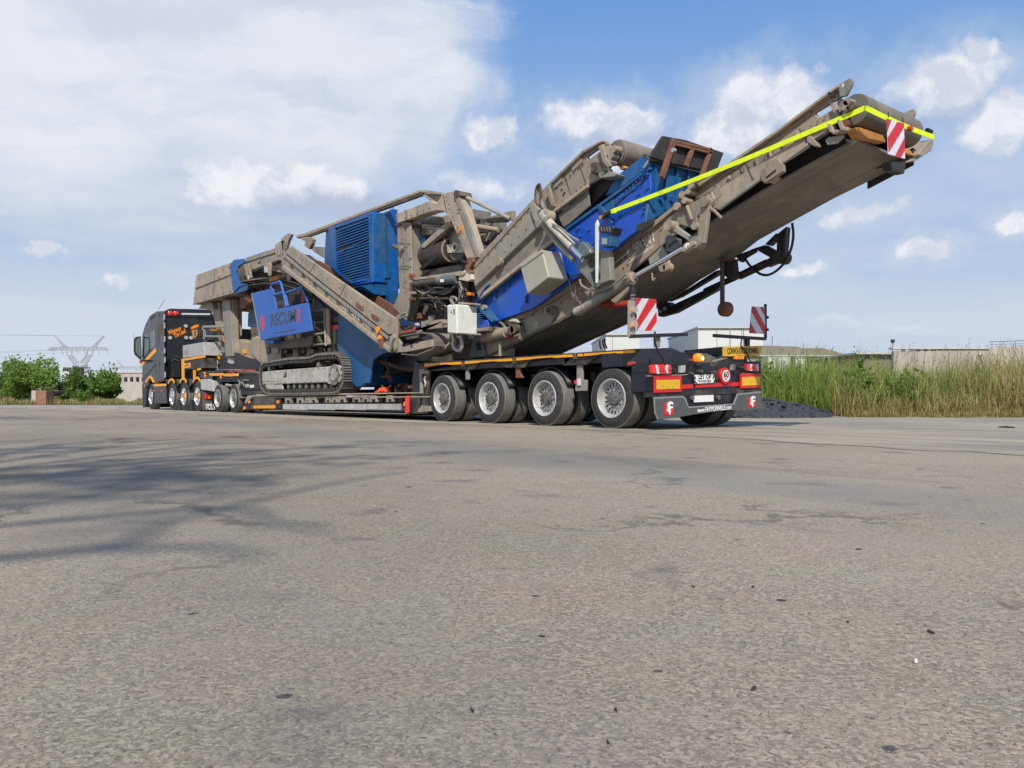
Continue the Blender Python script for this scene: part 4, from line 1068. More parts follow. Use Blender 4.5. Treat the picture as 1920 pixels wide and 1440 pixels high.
# --- rear end
RX = 0.87
box('rear_frame', M['navy'], TR, (0.40, 0.0, 0.53), (RX, 2.44, 0.80))
box('rear_side_plate', M['navy'], TR, (0.40, 0.004, 0.80), (RX - 0.15, 0.66, 0.93))
def hump(y0, y1, ych, flip):
    bm = bmesh.new()
    ys = lambda y: (y0 + y1 - y) if flip else y
    plan = [(0.40, ys(y0), 1.15), (RX - 0.01, ys(y0 + 0.34), 1.16), (RX - 0.01, ys(y1), 1.06), (-0.2, ys(y1), 1.12), (-0.2, ys(y0), 1.14)]
    top = [bm.verts.new(p) for p in plan]; bot = [bm.verts.new((p[0], p[1], 0.90)) for p in plan]
    bm.faces.new(top); bm.faces.new(bot[::-1])
    for i in range(5): bm.faces.new((top[i], bot[i], bot[(i + 1) % 5], top[(i + 1) % 5]))
    bmesh.ops.recalc_face_normals(bm, faces=bm.faces)
    obj('deck_end', bm, M['navy'], TR, bevel=0.012)
hump(0.0, 0.72, 0.34, False); hump(1.46, 2.46, 0.34, True)
plate_x('tail_ramp', M['bluel'] if False else M['navy'], TR, 'L', [(1085, 560), (1420, 528), (1420, 612), (1130, 612)], 0.25, 0.05)
# cross beam carrying lamps
plate_x('lamp_board', M['black'], TR, 'L', [(752, 682), (1760, 660), (1765, 775), (1590, 762), (1580, 790), (1050, 800), (755, 795)], RX - 0.02, 0.03)
plate_x('lamp_board_ledge', M['steel2'], TR, 'L', [(752, 788), (1060, 778), (1160, 768), (1160, 776), (1060, 790), (752, 797)], RX + 0.02, 0.06)
for pts, segs in (([(782, 700), (800, 688), (955, 690), (962, 765), (945, 776), (790, 772)], [((812, 692), (832, 692), (850, 772), (826, 773)), ((905, 692), (925, 692), (925, 775), (900, 735))]),
                  ([(1640, 682), (1742, 682), (1748, 748), (1636, 745)], [((1664, 684), (1686, 684), (1682, 746), (1668, 746)), ((1726, 684), (1740, 684), (1738, 747), (1722, 720))])):
    tl = plate_x('tail_light', M['redl'], TR, 'L', pts, RX + 0.06, 0.075, 0.012)
    for s in segs: plate_x('light_strip', M['whiteb'], tl, 'L', s, RX + 0.064, 0.01, 0.001)
    c = cx('L', (sum(p[0] for p in pts) / len(pts), sum(p[1] for p in pts) / len(pts)), RX + 0.065)
    tri = [c + Vector((0, -0.07, -0.035)), c + Vector((0, 0.07, -0.035)), c + Vector((0, 0, 0.05))]
    obj('reflector_triangle', bm_prism(tri, (-0.01, 0, 0)), M['redp'], tl)
# reflective long-vehicle plates
for o_, i_ in (([(805, 796), (1050, 793), (1050, 935), (805, 945)], [(822, 828), (1033, 824), (1033, 906), (822, 913)]),
               ([(1580, 775), (1758, 770), (1760, 898), (1580, 905)], [(1592, 803), (1750, 796), (1752, 873), (1592, 880)])):
    mp = plate_x('marker_plate', M['redp'], TR, 'L', o_, RX + 0.045, 0.03)
    plate_x('yellow_field', M['yellowr'], mp, 'L', i_, RX + 0.050, 0.01, 0.001)
for a, b_, y0, y1 in ((1052, 1150, 870, 908), (1172, 1482, 862, 898), (1490, 1576, 850, 886)):
    plate_x('red_tape', M['redp'], TR, 'L', [(a, y0), (b_, y0 - (b_ - a) * 0.04), (b_, y1 - (b_ - a) * 0.05), (a, y1)], RX + 0.012, 0.01, 0.001)
plate_x('rear_cross_member', M['chassis'], TR, 'L', [(800, 940), (1765, 895), (1765, 935), (1545, 950), (1060, 972), (800, 985)], RX + 0.02, 0.2)
plate_x('bumper_recess', M['black'], TR, 'L', [(1050, 960), (1560, 940), (1515, 1045), (1105, 1075)], RX + 0.005, 0.05)
# curved rubber flap
flap_out = [(795, 982), (1060, 970), (1082, 985), (1112, 1068), (1512, 1040), (1548, 950), (1762, 930), (1775, 1030), (1806, 1085), (1700, 1098), (1592, 1110), (1455, 1093), (1300, 1118), (1150, 1140), (1000, 1168), (832, 1186), (806, 1130)]
plate_x('rear_mudflap', M['flap'], TR, 'L', flap_out, RX + 0.05, 0.02, 0.004)
for seg in ([(797, 984), (1060, 971), (1060, 986), (797, 1000)], [(1060, 971), (1082, 985), (1112, 1068), (1108, 1082), (1070, 1000), (1060, 986)], [(1112, 1068), (1512, 1040), (1514, 1052), (1108, 1082)],
            [(1512, 1040), (1548, 950), (1558, 955), (1522, 1052), (1512, 1052)], [(1548, 950), (1762, 930), (1763, 944), (1556, 964)], [(806, 1000), (797, 1000), (806, 1130), (832, 1186), (838, 1180), (814, 1125)]):
    plate_x('flap_border', M['flapedge'], TR, 'L', seg, RX + 0.054, 0.008, 0.001)
plate_x('number_plate', M['white'], TR, 'L', [(1157, 970), (1335, 962), (1337, 1022), (1160, 1030)], RX + 0.035, 0.012, 0.002)
for a, b_ in ((1130, 990), (1365, 985)): cyl('plate_lamp', M['hub'], TR, cx('L', (a, b_), RX + 0.01), 'x', 0.034, 0.04, 12)
# red square emblem with a white hooked shape, on both ends of the flap
for s in (0, 1):
    f = (lambda q: (q[0], q[1])) if s == 0 else (lambda q: (1642 + (q[0] - 885) * 0.80, 982 + (q[1] - 1030) * 0.84 - (q[0] - 885) * 0.05))
    sq = plate_x('emblem_square', M['redp'], TR, 'L', [f(p) for p in ((888, 1034), (972, 1028), (974, 1138), (892, 1144))], RX + 0.056, 0.008, 0.001)
    plate_x('emblem_mark', M['whiteink'], sq, 'L', [f(p) for p in ((918, 1050), (930, 1028), (950, 1020), (970, 1030), (972, 1052), (955, 1044), (945, 1052), (946, 1066), (970, 1062), (968, 1082), (948, 1086), (950, 1112), (944, 1146), (930, 1118), (914, 1106), (922, 1078))], RX + 0.060, 0.008, 0.001)
    plate_x('emblem_notch', M['ink'], sq, 'L', [f(p) for p in ((972, 1052), (956, 1045), (946, 1054), (948, 1064), (972, 1060))], RX + 0.0605, 0.005, 0.001)
YD, ZD = (0, 1, 0), (0, 0, 1)
pA, pB = cx('L', (1190, 1104), RX + 0.0535), cx('L', (1495, 1072), RX + 0.0535)
dv = pB - pA
text('web_address', 'www.FAYMONVILLE.com', M['whiteink'], TR, (pA + pB) / 2, 0.10, dv, ZD, fit=dv.length, thick=0.0015, bold=0.0015)
# small signs
sg = plate_x('warning_sign', M['white'], TR, 'L', [(1166, 783), (1343, 774), (1346, 852), (1172, 862)], RX + 0.035, 0.012, 0.002)
for q in ([(1168, 790), (1176, 812), (1176, 832), (1168, 812)], [(1170, 835), (1190, 860), (1178, 861), (1170, 850)], [(1342, 778), (1343, 800), (1330, 826), (1328, 806)], [(1344, 822), (1345, 848), (1336, 853), (1334, 840)]):
    plate_x('stripe', M['ink'], sg, 'L', q, RX + 0.0375, 0.005, 0.0)
text('lettering', 'LET OP', M['ink'], sg, cx('L', (1256, 799), RX + 0.036), 0.105, YD, ZD, fit=0.29, bold=0.002)
text('lettering', 'TRANSPORT', M['ink'], sg, cx('L', (1250, 840), RX + 0.036), 0.055, YD, ZD, fit=0.30)
plate_x('green_mark', M['greenink'], sg, 'L', [(1290, 835), (1312, 834), (1312, 840), (1290, 842)], RX + 0.0378, 0.004, 0.0)
c = cx('L', (1437, 790), RX + 0.03); c.x = RX - 0.01
sd = lathe('speed_sign', M['redp'], TR, c, 'x', [(0, 0.125), (0.05, 0.125), (0.055, 0.12), (0.055, 0.0)], 32)
cyl('white_disc', M['white'], sd, c + Vector((0.0565, 0, 0)), 'x', 0.088, 0.004, 28)
text('number', '60', M['ink'], sd, c + Vector((0.062, 0, 0.012)), 0.125, YD, ZD, fit=0.125, bold=0.003)
text('lettering', 'km', M['ink'], sd, c + Vector((0.062, 0, -0.05)), 0.045, YD, ZD)
cv = plate_x('convoy_sign', M['yellowr'], TR, 'L', [(1422, 527), (1772, 520), (1752, 612), (1422, 615)], RX + 0.03, 0.02, 0.002)
a, b_ = cx('L', (1458, 571), RX + 0.032), cx('L', (1738, 566), RX + 0.032)
text('lettering', 'CONVOI EXCEPTIONNEL', M['ink'], cv, (a + b_) / 2, 0.125, b_ - a, ZD, fit=(b_ - a).length, thick=0.002, bold=0.0015)
# beacons on brackets
br = plate_x('beacon_bracket', M['wood'] if False else M['steeld'], TR, 'L', [(1058, 622), (1158, 640), (1158, 664), (1060, 656)], RX - 0.05, 0.04)
c = cx('L', (1195, 628), RX)
bc = lathe('beacon', M['lit'], TR, c - Vector((0, 0, 0.075)), 'z', [(0.02, 0.07), (0.04, 0.08), (0.10, 0.076), (0.13, 0.055), (0.142, 0.0)], 24)
cyl('beacon_base', M['black'], bc, c - Vector((0, 0, 0.115)), 'z', 0.09, 0.038, 20)
cyl('beacon_flash', M['litcore'], bc, c + Vector((0.074, 0.0, -0.01)), 'x', 0.028, 0.012, 14)
c = cx('L', (1560, 626), RX)
bc = box('side_flasher', M['amberl'], TR, c + Vector((-0.03, -0.14, -0.035)), c + Vector((0.03, 0.11, 0.045)), 0.015)
cyl('flash_lamp', M['lit'], bc, c + Vector((0.031, -0.10, 0.0)), 'x', 0.03, 0.006, 12)
plate_x('flasher_bracket', M['steel'], TR, 'L', [(1460, 624), (1526, 622), (1526, 646), (1460, 650)], RX - 0.03, 0.03)
# small square lamps, hooks and couplings between them
plate_x('work_lamp', M['galv'], TR, 'L', [(1044, 700), (1085, 694), (1080, 760), (1040, 764)], RX + 0.03, 0.06)
plate_x('rubber_buffer', M['hub'], TR, 'L', [(1500, 690), (1540, 684), (1530, 745), (1492, 748)], RX + 0.05, 0.06, 0.015)
for a, b_ in ((1105, 770), (1190, 750), (1310, 760), (1580, 720)): cyl('coupling', M['steeld'], TR, cx('L', (a, b_), RX), 'x', 0.026, 0.08, 10)
hose('lamp_cable', M['hose'], TR, [cx('L', p, RX + 0.05) for p in ((806, 392), (805, 470), (830, 560), (880, 640), (905, 715), (950, 745), (1000, 722), (985, 695), (960, 690))], 0.014)
hose('lamp_cable', M['hose'], TR, [cx('L', p, RX + 0.04) for p in ((1592, 450), (1582, 520), (1640, 590), (1655, 640), (1690, 684))], 0.010)
hose('lamp_cable', M['hose'], TR, [cx('L', p, RX + 0.02) for p in ((1160, 660), (1140, 700), (1120, 740), (1100, 770))], 0.010)
# outrigger bars with the striped boards
BX = 0.62
for bar, post in (([(580, 436), (1095, 417)], [(818, 430), (858, 428), (858, 532), (820, 532)]), ([(1335, 428), (1800, 458)], [(1634, 445), (1664, 446), (1664, 525), (1636, 525)])):
    a, b_ = cx('L', bar[0], BX), cx('L', bar[1], BX)
    beam('board_bar', M['black'], TR, a, b_, 0.05, 0.05, side=(1, 0, 0))
    plate_x('bar_post', M['steel2'] if bar[0][0] < 1000 else M['navy'], TR, 'L', post, BX - 0.03, 0.06)
def warn_board(parent, quad, stripes, x, c='L'):
    wb = plate_x('warning_board', M['whiteb'], parent, c, quad, x, 0.015, 0.003)
    for s in stripes: plate_x('red_stripe', M['redp'], wb, c, s, x + 0.003, 0.005, 0.0)
    return wb
warn_board(TR, [(641, 90), (818, 100), (825, 385), (645, 385)], [[(641, 90), (690, 93), (641, 168)], [(752, 97), (818, 100), (819, 128), (648, 378), (645, 292)], [(821, 212), (824, 300), (768, 384), (714, 384)]], BX)
warn_board(TR, [(1682, 165), (1796, 172), (1802, 415), (1658, 406)], [[(1682, 165), (1708, 167), (1802, 345), (1802, 412), (1790, 414), (1676, 212)], [(1752, 170), (1784, 171), (1798, 198), (1798, 255)], [(1666, 306), (1722, 409), (1668, 406), (1658, 398)]], BX)
plate_x('board_pole', M['steel2'], TR, 'L', [(583, 110), (632, 112), (634, 400), (622, 436), (580, 440)], BX + 0.01, 0.05)
for yv in (200, 330):
    cl_ = cyl('marker_lamp', M['galv'], TR, cx('L', (612, yv), BX + 0.01), 'x', 0.045, 0.05, 14)
    cyl('lamp_lens', M['lit'] if yv == 330 else M['amberl'], cl_, cx('L', (600, yv), BX + 0.061), 'x', 0.026, 0.01, 12)
tube('beacon_stalk', M['steeld'], TR, [cx('L', (606, 112), BX - 0.02), cx('L', (608, 30), BX - 0.02)], 0.018, 8)
for i in range(3): cyl('stalk_clamp', M['hub'], TR, cx('L', (606, 108 - 32 * i), BX - 0.02), 'z', 0.04, 0.03, 10)
cyl('flash_beacon', M['black'], TR, cx('L', (608, 36), BX - 0.02), 'z', 0.055, 0.11, 14)
cyl('beacon_cap', M['amberl'], TR, cx('L', (608, -10), BX - 0.02), 'z', 0.045, 0.045, 14)
tube('board_pole', M['black'], TR, [cx('L', (1802, 455), BX - 0.02), cx('L', (1800, 145), BX - 0.02)], 0.024, 8)
for yv in (265, 375): box('pole_clamp', M['black'], TR, cx('L', (1802, yv + 14), BX - 0.05), cx('L', (1822, yv - 14), BX + 0.02))
# --- low bed between bogie and gooseneck
XB0, XB1 = Y(455, 750, 0).x, Y(800, 750, 0).x
box('bed_plate', M['steel'], TR, (XB0 - 0.4, 0.03, 0.455), (XB1, 2.47, 0.485))
box('bed_beam', M['chassis'], TR, (XB0, 0.13, 0.20), (XB1, 2.4, 0.45))
plate('bed_edge', M['steel'], TR, 'T2', [(0, 637), (700, 630), (1920, 612), (1990, 611), (1990, 622), (1920, 625), (700, 650), (0, 660)], 0.012, 0.05)
for i, (a, b_) in enumerate(((345, 418), (488, 560), (590, 640), (650, 722), (828, 892), (908, 970), (985, 1066), (1158, 1240), (1272, 1346), (1364, 1446), (1562, 1640))):
    yt = 668 - i * 1.6
    p_ = plate('stake_pocket', M['steel2'], TR, 'T2', [(a, yt), (b_ - 8, yt - 3), (b_, yt + 14), (b_, yt + 74), (b_ - 16, yt + 74), (b_ - 18, yt + 40), (a + 18, yt + 42), (a + 14, yt + 76), (a, yt + 76)], 0.03, 0.08, 0.004)
for a, r_ in ((455, 26), (765, 30), (1112, 36), (1505, 34), (1738, 36)):
    c = cy('T2', (a, 695), 0.09); cyl('bed_pipe', M['black'], TR, c, 'y', r_ / 6.4 / F_PX * 17, 0.1, 16)
for a, b_ in ((320, 603), (612, 934), (944, 1310), (1318, 1742)):
    f = lambda x: 752 - (x - 320) * 0.001
    plate('side_guard_panel', M['galv'], TR, 'T2', [(a, f(a)), (b_, f(b_)), (b_, f(b_) + 74), (a, f(a) + 66)], 0.0, 0.04, 0.004)
plate('guard_end', M['chassis'], TR, 'T2', [(1740, 752), (1768, 752), (1780, 830), (1742, 830)], 0.005, 0.05)
plate('lower_edge', M['steel2'], TR, 'T2', [(80, 826), (320, 826), (1800, 866), (1800, 874), (320, 836), (80, 836)], 0.0, 0.1, 0.002)
plate('under_beam', M['black'], TR, 'T2', [(0, 836), (320, 838), (1850, 876), (1850, 890), (320, 870), (0, 872)], 0.25, 1.9, 0.002)
plate('red_reflector', M['redl'], TR, 'T2', [(1786, 668), (1814, 645), (1834, 662), (1834, 850), (1812, 868), (1788, 862)], -0.02, 0.03, 0.006)
plate('red_marker_lamp', M['amberl'], TR, 'T2', [(1768, 730), (1784, 725), (1784, 775), (1770, 778)], -0.015, 0.03, 0.003)
plate('bed_end_box', M['chassis'], TR, 'T2', [(1838, 640), (2060, 635), (2060, 868), (1838, 868)], 0.04, 2.3)
box('dark_filler_box', M['black'], TR, (-9.6, 1.3, 0.487), (XB1 - 0.05, 2.4, 0.85))  # added dark box closing the bright gap between bed and chute
plate('bed_front_box', M['steeld'], TR, 'T2', [(-30, 668), (222, 665), (218, 762), (-30, 768)], 0.02, 0.3)
plate('amber_step', M['amber'], TR, 'T2', [(-32, 772), (216, 764), (216, 806), (-32, 806)], 0.0, 0.05, 0.004)
plate('lamp_holder', M['black'], TR, 'T2', [(228, 690), (296, 686), (296, 806), (232, 806)], 0.03, 0.1)
cyl('bed_side_lamp', M['amberl'], TR, cy('T2', (254, 730), -0.01), 'y', 0.05, 0.05, 14)
cyl('bed_side_lamp', M['amberl'], TR, cy('A', (1362, 1185), -0.01), 'y', 0.045, 0.05, 14)
plate('bed_front_step', M['chassis'], TR, 'A', [(1300, 1250), (1360, 1130), (1400, 1105), (1620, 1100), (1640, 1260), (1310, 1262)], 0.08, 2.2)
plate('front_ledge', M['steel2'], TR, 'A', [(1350, 1118), (1520, 1108), (1640, 1103), (1640, 1122), (1400, 1130), (1330, 1200), (1318, 1192)], 0.01, 0.08)
cyl('corner_reflector', M['amberl'], TR, cy('A', (1312, 1247), -0.01), 'y', 0.055, 0.04, 12)
# --- gooseneck with its two-axle dolly
WM_G = WM_T
for ax in (-16.20, -17.66):
    wheel(TR, WM_G, (ax, 0.0, 0.442), 1, spin=ax); wheel(TR, WM_G, (ax, 0.33, 0.442), 1, only=('tyre', 'tread')); wheel(TR, WM_G, (ax, 2.5, 0.442), -1)
    cyl('axle', M['chassis'], TR, (ax, 0.3, 0.44), 'y', 0.075, 1.9, 12)
plate('neck_frame', M['black'], TR, 'A2', [(100, 838), (330, 838), (525, 838), (530, 800), (842, 800), (850, 1050), (560, 1060), (560, 990), (520, 930), (150, 930)], 0.12, 2.2)
plate('neck_hump', M['black'], TR, 'A2', [(400, 500), (480, 492), (560, 530), (640, 560), (800, 615), (862, 690), (850, 790), (240, 770), (260, 560), (330, 500)], 0.35, 1.8)
plate('neck_top_ledge', M['steel2'], TR, 'A2', [(255, 742), (520, 740), (840, 785), (842, 800), (520, 800), (520, 756), (255, 752)], 0.1, 0.1)
for q in ([(95, 802), (300, 798), (302, 834), (180, 838), (95, 830)], [(314, 806), (520, 800), (526, 838), (420, 846), (316, 842)]):
    plate('amber_rail', M['amber'], TR, 'A2', q, -0.012, 0.035, 0.003)
plate('neck_lower_ledge', M['chassis'], TR, 'A2', [(565, 1060), (865, 1060), (885, 1125), (700, 1130), (570, 1110)], 0.05, 2.2)
plate('socket_panel', M['galv'], TR, 'A2', [(634, 962), (680, 960), (680, 1010), (634, 1012)], 0.08, 0.06)
plate('socket_panel', M['box'], TR, 'A2', [(706, 975), (752, 972), (752, 1018), (706, 1020)], 0.08, 0.06)
for q in (((540, 900), (560, 960), (545, 1040)), ((600, 905), (640, 900), (690, 905)), ((560, 930), (600, 940), (620, 990)), ((430, 980), (395, 990), (345, 970))):
    hose('air_hose', M['hoseg'], TR, [cy('A2', p, 0.06) for p in q], 0.02)
for p in ((345, 975), (395, 985), (550, 960)): cyl('hose_fitting', M['cream'], TR, cy('A2', p, 0.06), 'y', 0.045, 0.08, 10)
for q in (((370, 795), (420, 775), (470, 790), (500, 765)), ((490, 770), (560, 755), (610, 765), (680, 755), (800, 765)), ((600, 770), (615, 740), (600, 735))):
    hose('loose_cable', M['redd'] if q[0][0] < 500 else M['chain'], TR, [cy('A2', p, 0.05) for p in q], 0.022)
# electrical panel and coiled hoses on the neck's front
plate('valve_panel', M['black'], TR, 'A2', [(40, 500), (330, 500), (330, 770), (100, 800), (40, 720)], 0.5, 0.4)
plate('amber_plate', M['amber'], TR, 'A2', [(190, 545), (245, 542), (246, 590), (192, 592)], 0.47, 0.03, 0.002)
for i in range(5):
    a = 125 + i * 26
    hose('coiled_hose', M['hoseb'] if i % 2 else M['hoseg'], TR, [cy('A2', p, 0.43) for p in ((a - 10, 610), (a, 650), (a - 8, 700), (a + 2, 740), (a + 40, 770))], 0.022)
for p in ((105, 550), (125, 525), (90, 640), (255, 640), (265, 520)): cyl('gauge', M['galv'], TR, cy('A2', p, 0.45), 'y', 0.05, 0.06, 12)
for p in ((20, 800), (30, 840), (265, 858)): cyl('side_marker_lamp', M['amberl'], TR, cy('A2', p, -0.01), 'y', 0.05, 0.05, 10)

# ================================================================== loose load: chains, straps
def chain(name, label, pts, r, link_len, parent=None, m='chain'):
    """round links along a polyline, alternate ones turned a quarter"""
    P = curve_pts(pts, 8); acc = [0]
    for a, b_ in zip(P, P[1:]): acc.append(acc[-1] + (b_ - a).length)
    n = max(2, int(acc[-1] / link_len)); root = thing(name, label, 'chain', P[0])
    proto = {}
    for k in range(n):
        s = acc[-1] * (k + 0.5) / n; i = max(j for j in range(len(acc)) if acc[j] <= s); i = min(i, len(P) - 2)
        f = (s - acc[i]) / max(1e-6, acc[i + 1] - acc[i]); c = P[i].lerp(P[i + 1], f); d = (P[i + 1] - P[i]).normalized()
        if 'me' not in proto:
            bm = bmesh.new(); ring = [Vector((link_len * 0.66 * math.cos(t_), link_len * 0.42 * math.sin(t_), 0)) for t_ in [2 * math.pi * q / 10 for q in range(11)]]
            add_tube(bm, ring, r, 5, cap=False); me = bpy.data.meshes.new('chain_link'); bm.to_mesh(me); bm.free(); me.materials.append(M[m]); proto['me'] = me
        o = bpy.data.objects.new('chain_link', proto['me']); link(o, root); o.location = c - P[0]
        q = d.to_track_quat('X', 'Z'); o.rotation_mode = 'QUATERNION'
        from mathutils import Quaternion
        o.rotation_quaternion = q @ Quaternion((1, 0, 0), math.pi / 2 * (k % 2) + 0.3)
    return root
chain('lashing_chain', 'taut rusty chain running from the blue chute back to the bogie neck', [cy('D', p, 0.35) for p in ((310, 815), (450, 860), (560, 895), (700, 925), (775, 945))], 0.016, 0.085)
chain('lashing_chain', 'chain hanging slack from the middle of the taut chain above the bed', [cy('D', p, 0.33) for p in ((458, 860), (470, 920), (465, 980), (500, 1040))], 0.016, 0.085)
r = random.Random(5)
pile = [Vector((XB1 - 1.9 + 1.75 * k / 26 + r.uniform(-.18, .18), 0.42 + r.uniform(-0.2, 0.5), 0.54 + 0.10 * r.random() + 0.14 * math.sin(k * 0.5) ** 2)) for k in range(27)]
chain('chain_pile', 'pile of rusty chain lying on the bed in front of the first rear wheel', pile, 0.02, 0.12)
rope = thing('orange_strap', 'crumpled orange red strap lying on the bed in front of the chain pile', 'strap', Z(718, 734, 0.5))
for i in range(9):
    a = [cy('T2', (1440 + r.uniform(-10, 30), 612), 0.12 + r.uniform(0, 0.2)), cy('T2', (1490 + r.uniform(-20, 30), 575 + r.uniform(0, 30)), 0.15), cy('T2', (1540 + r.uniform(-10, 40), 565 + r.uniform(0, 30)), 0.2), cy('T2', (1600, 600 + r.uniform(-15, 10)), 0.2 + r.uniform(0, 0.15))]
    tube('fold', M['orangefab'], rope, curve_pts(a, 5), [0.02 + 0.018 * math.sin(k * 0.7 + i) ** 2 for k in range(16)], 6)
for p_ in (((1510, 570), (1518, 530)), ((1560, 570), (1620, 530))): tube('strap_tail', M['orangefab'], rope, [cy('T2', q, 0.2) for q in p_[:2]], 0.015, 5)
t_ = thing('wood_chock', 'pale wooden block standing on the bed behind the crawler track', 'wood block', cy('T2', (1420, 490), 0.6))
o = obj('block', bm_prism([cy('T2', p, 0.55) for p in ((1372, 420), (1385, 398), (1470, 395), (1500, 410), (1480, 490), (1372, 492))], (0, 0.3, 0)), M['wood'], t_, bevel=0.01)
# bundle of tarp on the tail
def lumpy(name, label, cat, c, rad, m, seed, n=3):
    bm = bmesh.new(); bmesh.ops.create_icosphere(bm, subdivisions=4, radius=1)
    r = random.Random(seed); ph = [(Vector((r.uniform(-5, 5), r.uniform(-5, 5), r.uniform(-5, 5))), r.uniform(0, 6)) for _ in range(9)]
    for v in bm.verts:
        k = 1 + sum(math.sin(v.co.dot(w) + p) for w, p in ph) * 0.045
        v.co = Vector((v.co.x * rad[0] * k, v.co.y * rad[1] * k, max(-0.55, v.co.z) * rad[2] * k)) + Vector(c)
    o = obj(name, bm, m, smooth='all'); return tag(o, label, cat)
c = cx('L', (1270, 690), RX - 0.16)
lumpy('tarp_bundle', 'crumpled camouflage coloured tarp stuffed on the trailer tail beside the lit beacon', 'tarp', c, (0.15, 0.30, 0.15), M['sack'], 4)
strap2 = thing('webbing_bundle', 'pale rolled webbing lying on the tail below the yellow convoy sign', 'webbing', cx('L', (1390, 665), RX))
for i in range(3): tube('webbing_fold', M['hoseg'], strap2, curve_pts([cx('L', p, RX - 0.05 + 0.02 * i) for p in ((1320, 690 - i * 12), (1370, 675 - i * 12), (1410, 655 - i * 8), (1448, 640 - i * 5))]), 0.022, 7)
# ================================================================== the tractor unit
TK = thing('tractor_truck', 'black lorry tractor unit with yellow stripe and sleeper cab pulling the trailer', 'lorry', (-23, 0, 0))
CR = Y(308.5, 650, 0).x     # rear wall of the cab
cab_pts = [(490, 240), (395, 242), (332, 285), (287, 375), (256, 480), (250, 700), (260, 1000), (264, 1235), (292, 1235), (302, 1060), (340, 955), (372, 985), (380, 1000), (492, 955)]
body = plate('cab_body', M['cab'], TK, 'A', cab_pts, 0.02, 2.46, 0.05)
plate('roof_spoiler', M['cab'], TK, 'A', [(492, 236), (398, 240), (345, 272), (345, 320), (380, 330), (492, 300)], 0.30, 1.9, 0.05)
plate('side_window', M['glass'], TK, 'A', [(258, 520), (324, 462), (392, 428), (396, 605), (335, 645), (262, 730)], 0.012, 0.02)
plate('window_pillar', M['cab'], TK, 'A', [(318, 465), (334, 458), (340, 640), (322, 655)], 0.006, 0.02)
plate('side_fairing', M['cab'], TK, 'A', [(404, 244), (488, 242), (490, 950), (418, 970), (408, 800)], -0.02, 0.05, 0.02)
plate('air_deflector_slot', M['black'], TK, 'A', [(332, 300), (385, 262), (390, 300), (345, 330)], 0.008, 0.02)
plate('yellow_stripe', M['amber'], TK, 'A', [(252, 775), (392, 622), (402, 662), (300, 770), (256, 818)], 0.010, 0.02, 0.002)
plate('door_crease', M['chassis'], TK, 'A', [(262, 940), (398, 780), (398, 800), (264, 962)], 0.012, 0.02, 0.002)
plate('wheel_arch_trim', M['amber'], TK, 'A', [(288, 972), (318, 925), (342, 910), (365, 935), (380, 978), (364, 982), (350, 945), (338, 934), (318, 950), (298, 990)], 0.0, 0.04, 0.003)
for i, p in enumerate(((484, 300), (486, 390), (487, 530), (487, 650), (490, 745), (492, 900))):
    plate('marker_strip', M['galv'], TK, 'A', [(p[0] - 5, p[1] - 28), (p[0] + 6, p[1] - 30), (p[0] + 6, p[1] + 28), (p[0] - 5, p[1] + 30)], -0.024, 0.02, 0.001)
plate('side_picture', M['chain'], TK, 'A', [(412, 395), (440, 355), (475, 380), (470, 450), (440, 520), (430, 620), (415, 520)], -0.022, 0.004, 0.0)
# mirrors
XM = Y(252, 650, -0.3).x
M['mirrorglass'] = mat('mirror_glass', (0.75, 0.78, 0.8), 0.06, 1.0, var=0.02)
mr = plate_x('mirror', M['black'], TK, 'A', [(176, 530), (196, 506), (248, 500), (254, 736), (238, 742), (184, 692), (174, 650)], XM, 0.12, 0.03)
plate_x('mirror_glass', M['mirrorglass'], mr, 'A', [(190, 545), (206, 522), (240, 516), (244, 715), (234, 718), (192, 676)], XM + 0.006, 0.01, 0.002)
plate('mirror_arm', M['black'], TK, 'A', [(230, 740), (262, 745), (262, 762), (236, 764)], -0.2, 0.22)
cyl('mirror_lamp', M['amberl'], TK, cy('A', (228, 768), -0.18), 'y', 0.06, 0.1, 10)
plate('green_window_reflection', M['green'], TK, 'A', [(300, 540), (322, 520), (326, 640), (308, 668)], 0.004, 0.006, 0.0)  # green reflection in the window, painted as a flat plate
plate('front_bumper', M['black'], TK, 'A', [(256, 1000), (300, 1010), (302, 1070), (296, 1235), (262, 1240)], 0.0, 2.5, 0.02)
cyl('bumper_lamp', M['amberl'], TK, cy('A', (278, 1018), -0.01), 'y', 0.05, 0.04, 10)
# rear wall of the cab
plate_x('rear_wall', M['cab'], TK, 'A', [(494, 240), (560, 222), (985, 232), (990, 950), (494, 955)], CR + 0.02, 0.04, 0.01)
plate_x('roof_bar', M['black'], TK, 'A', [(494, 236), (545, 213), (975, 224), (980, 300), (494, 305)], CR + 0.05, 0.03, 0.01)
plate_x('wall_recess', M['black'], TK, 'A', [(515, 306), (805, 300), (825, 330), (990, 345), (990, 740), (515, 740)], CR + 0.026, 0.01, 0.003)
for p in ((548, 264), (608, 265)):
    c = cx('A', p, CR + 0.05); lathe('rear_red_lamp', M['redl'], TK, c, 'x', [(0, 0.095), (0.04, 0.095), (0.06, 0.07), (0.068, 0)], 20)
plate_x('light_bar', M['whiteb'], TK, 'A', [(668, 260), (965, 264), (963, 281), (668, 278)], CR + 0.06, 0.03, 0.006)
for s, a, b_, sz in (('Whatever', (528, 470), (660, 416), 0.24), ('The Load', (585, 502), (705, 442), 0.24)):
    pa, pb = cx('A', a, CR + 0.03), cx('A', b_, CR + 0.03); d = pb - pa
    text('slogan', s, M['orange'], TK, (pa + pb) / 2, sz, d, Vector((0, 0, 1)) - d * d.z / d.length_squared, shear=0.25, fit=d.length, bold=0.006)
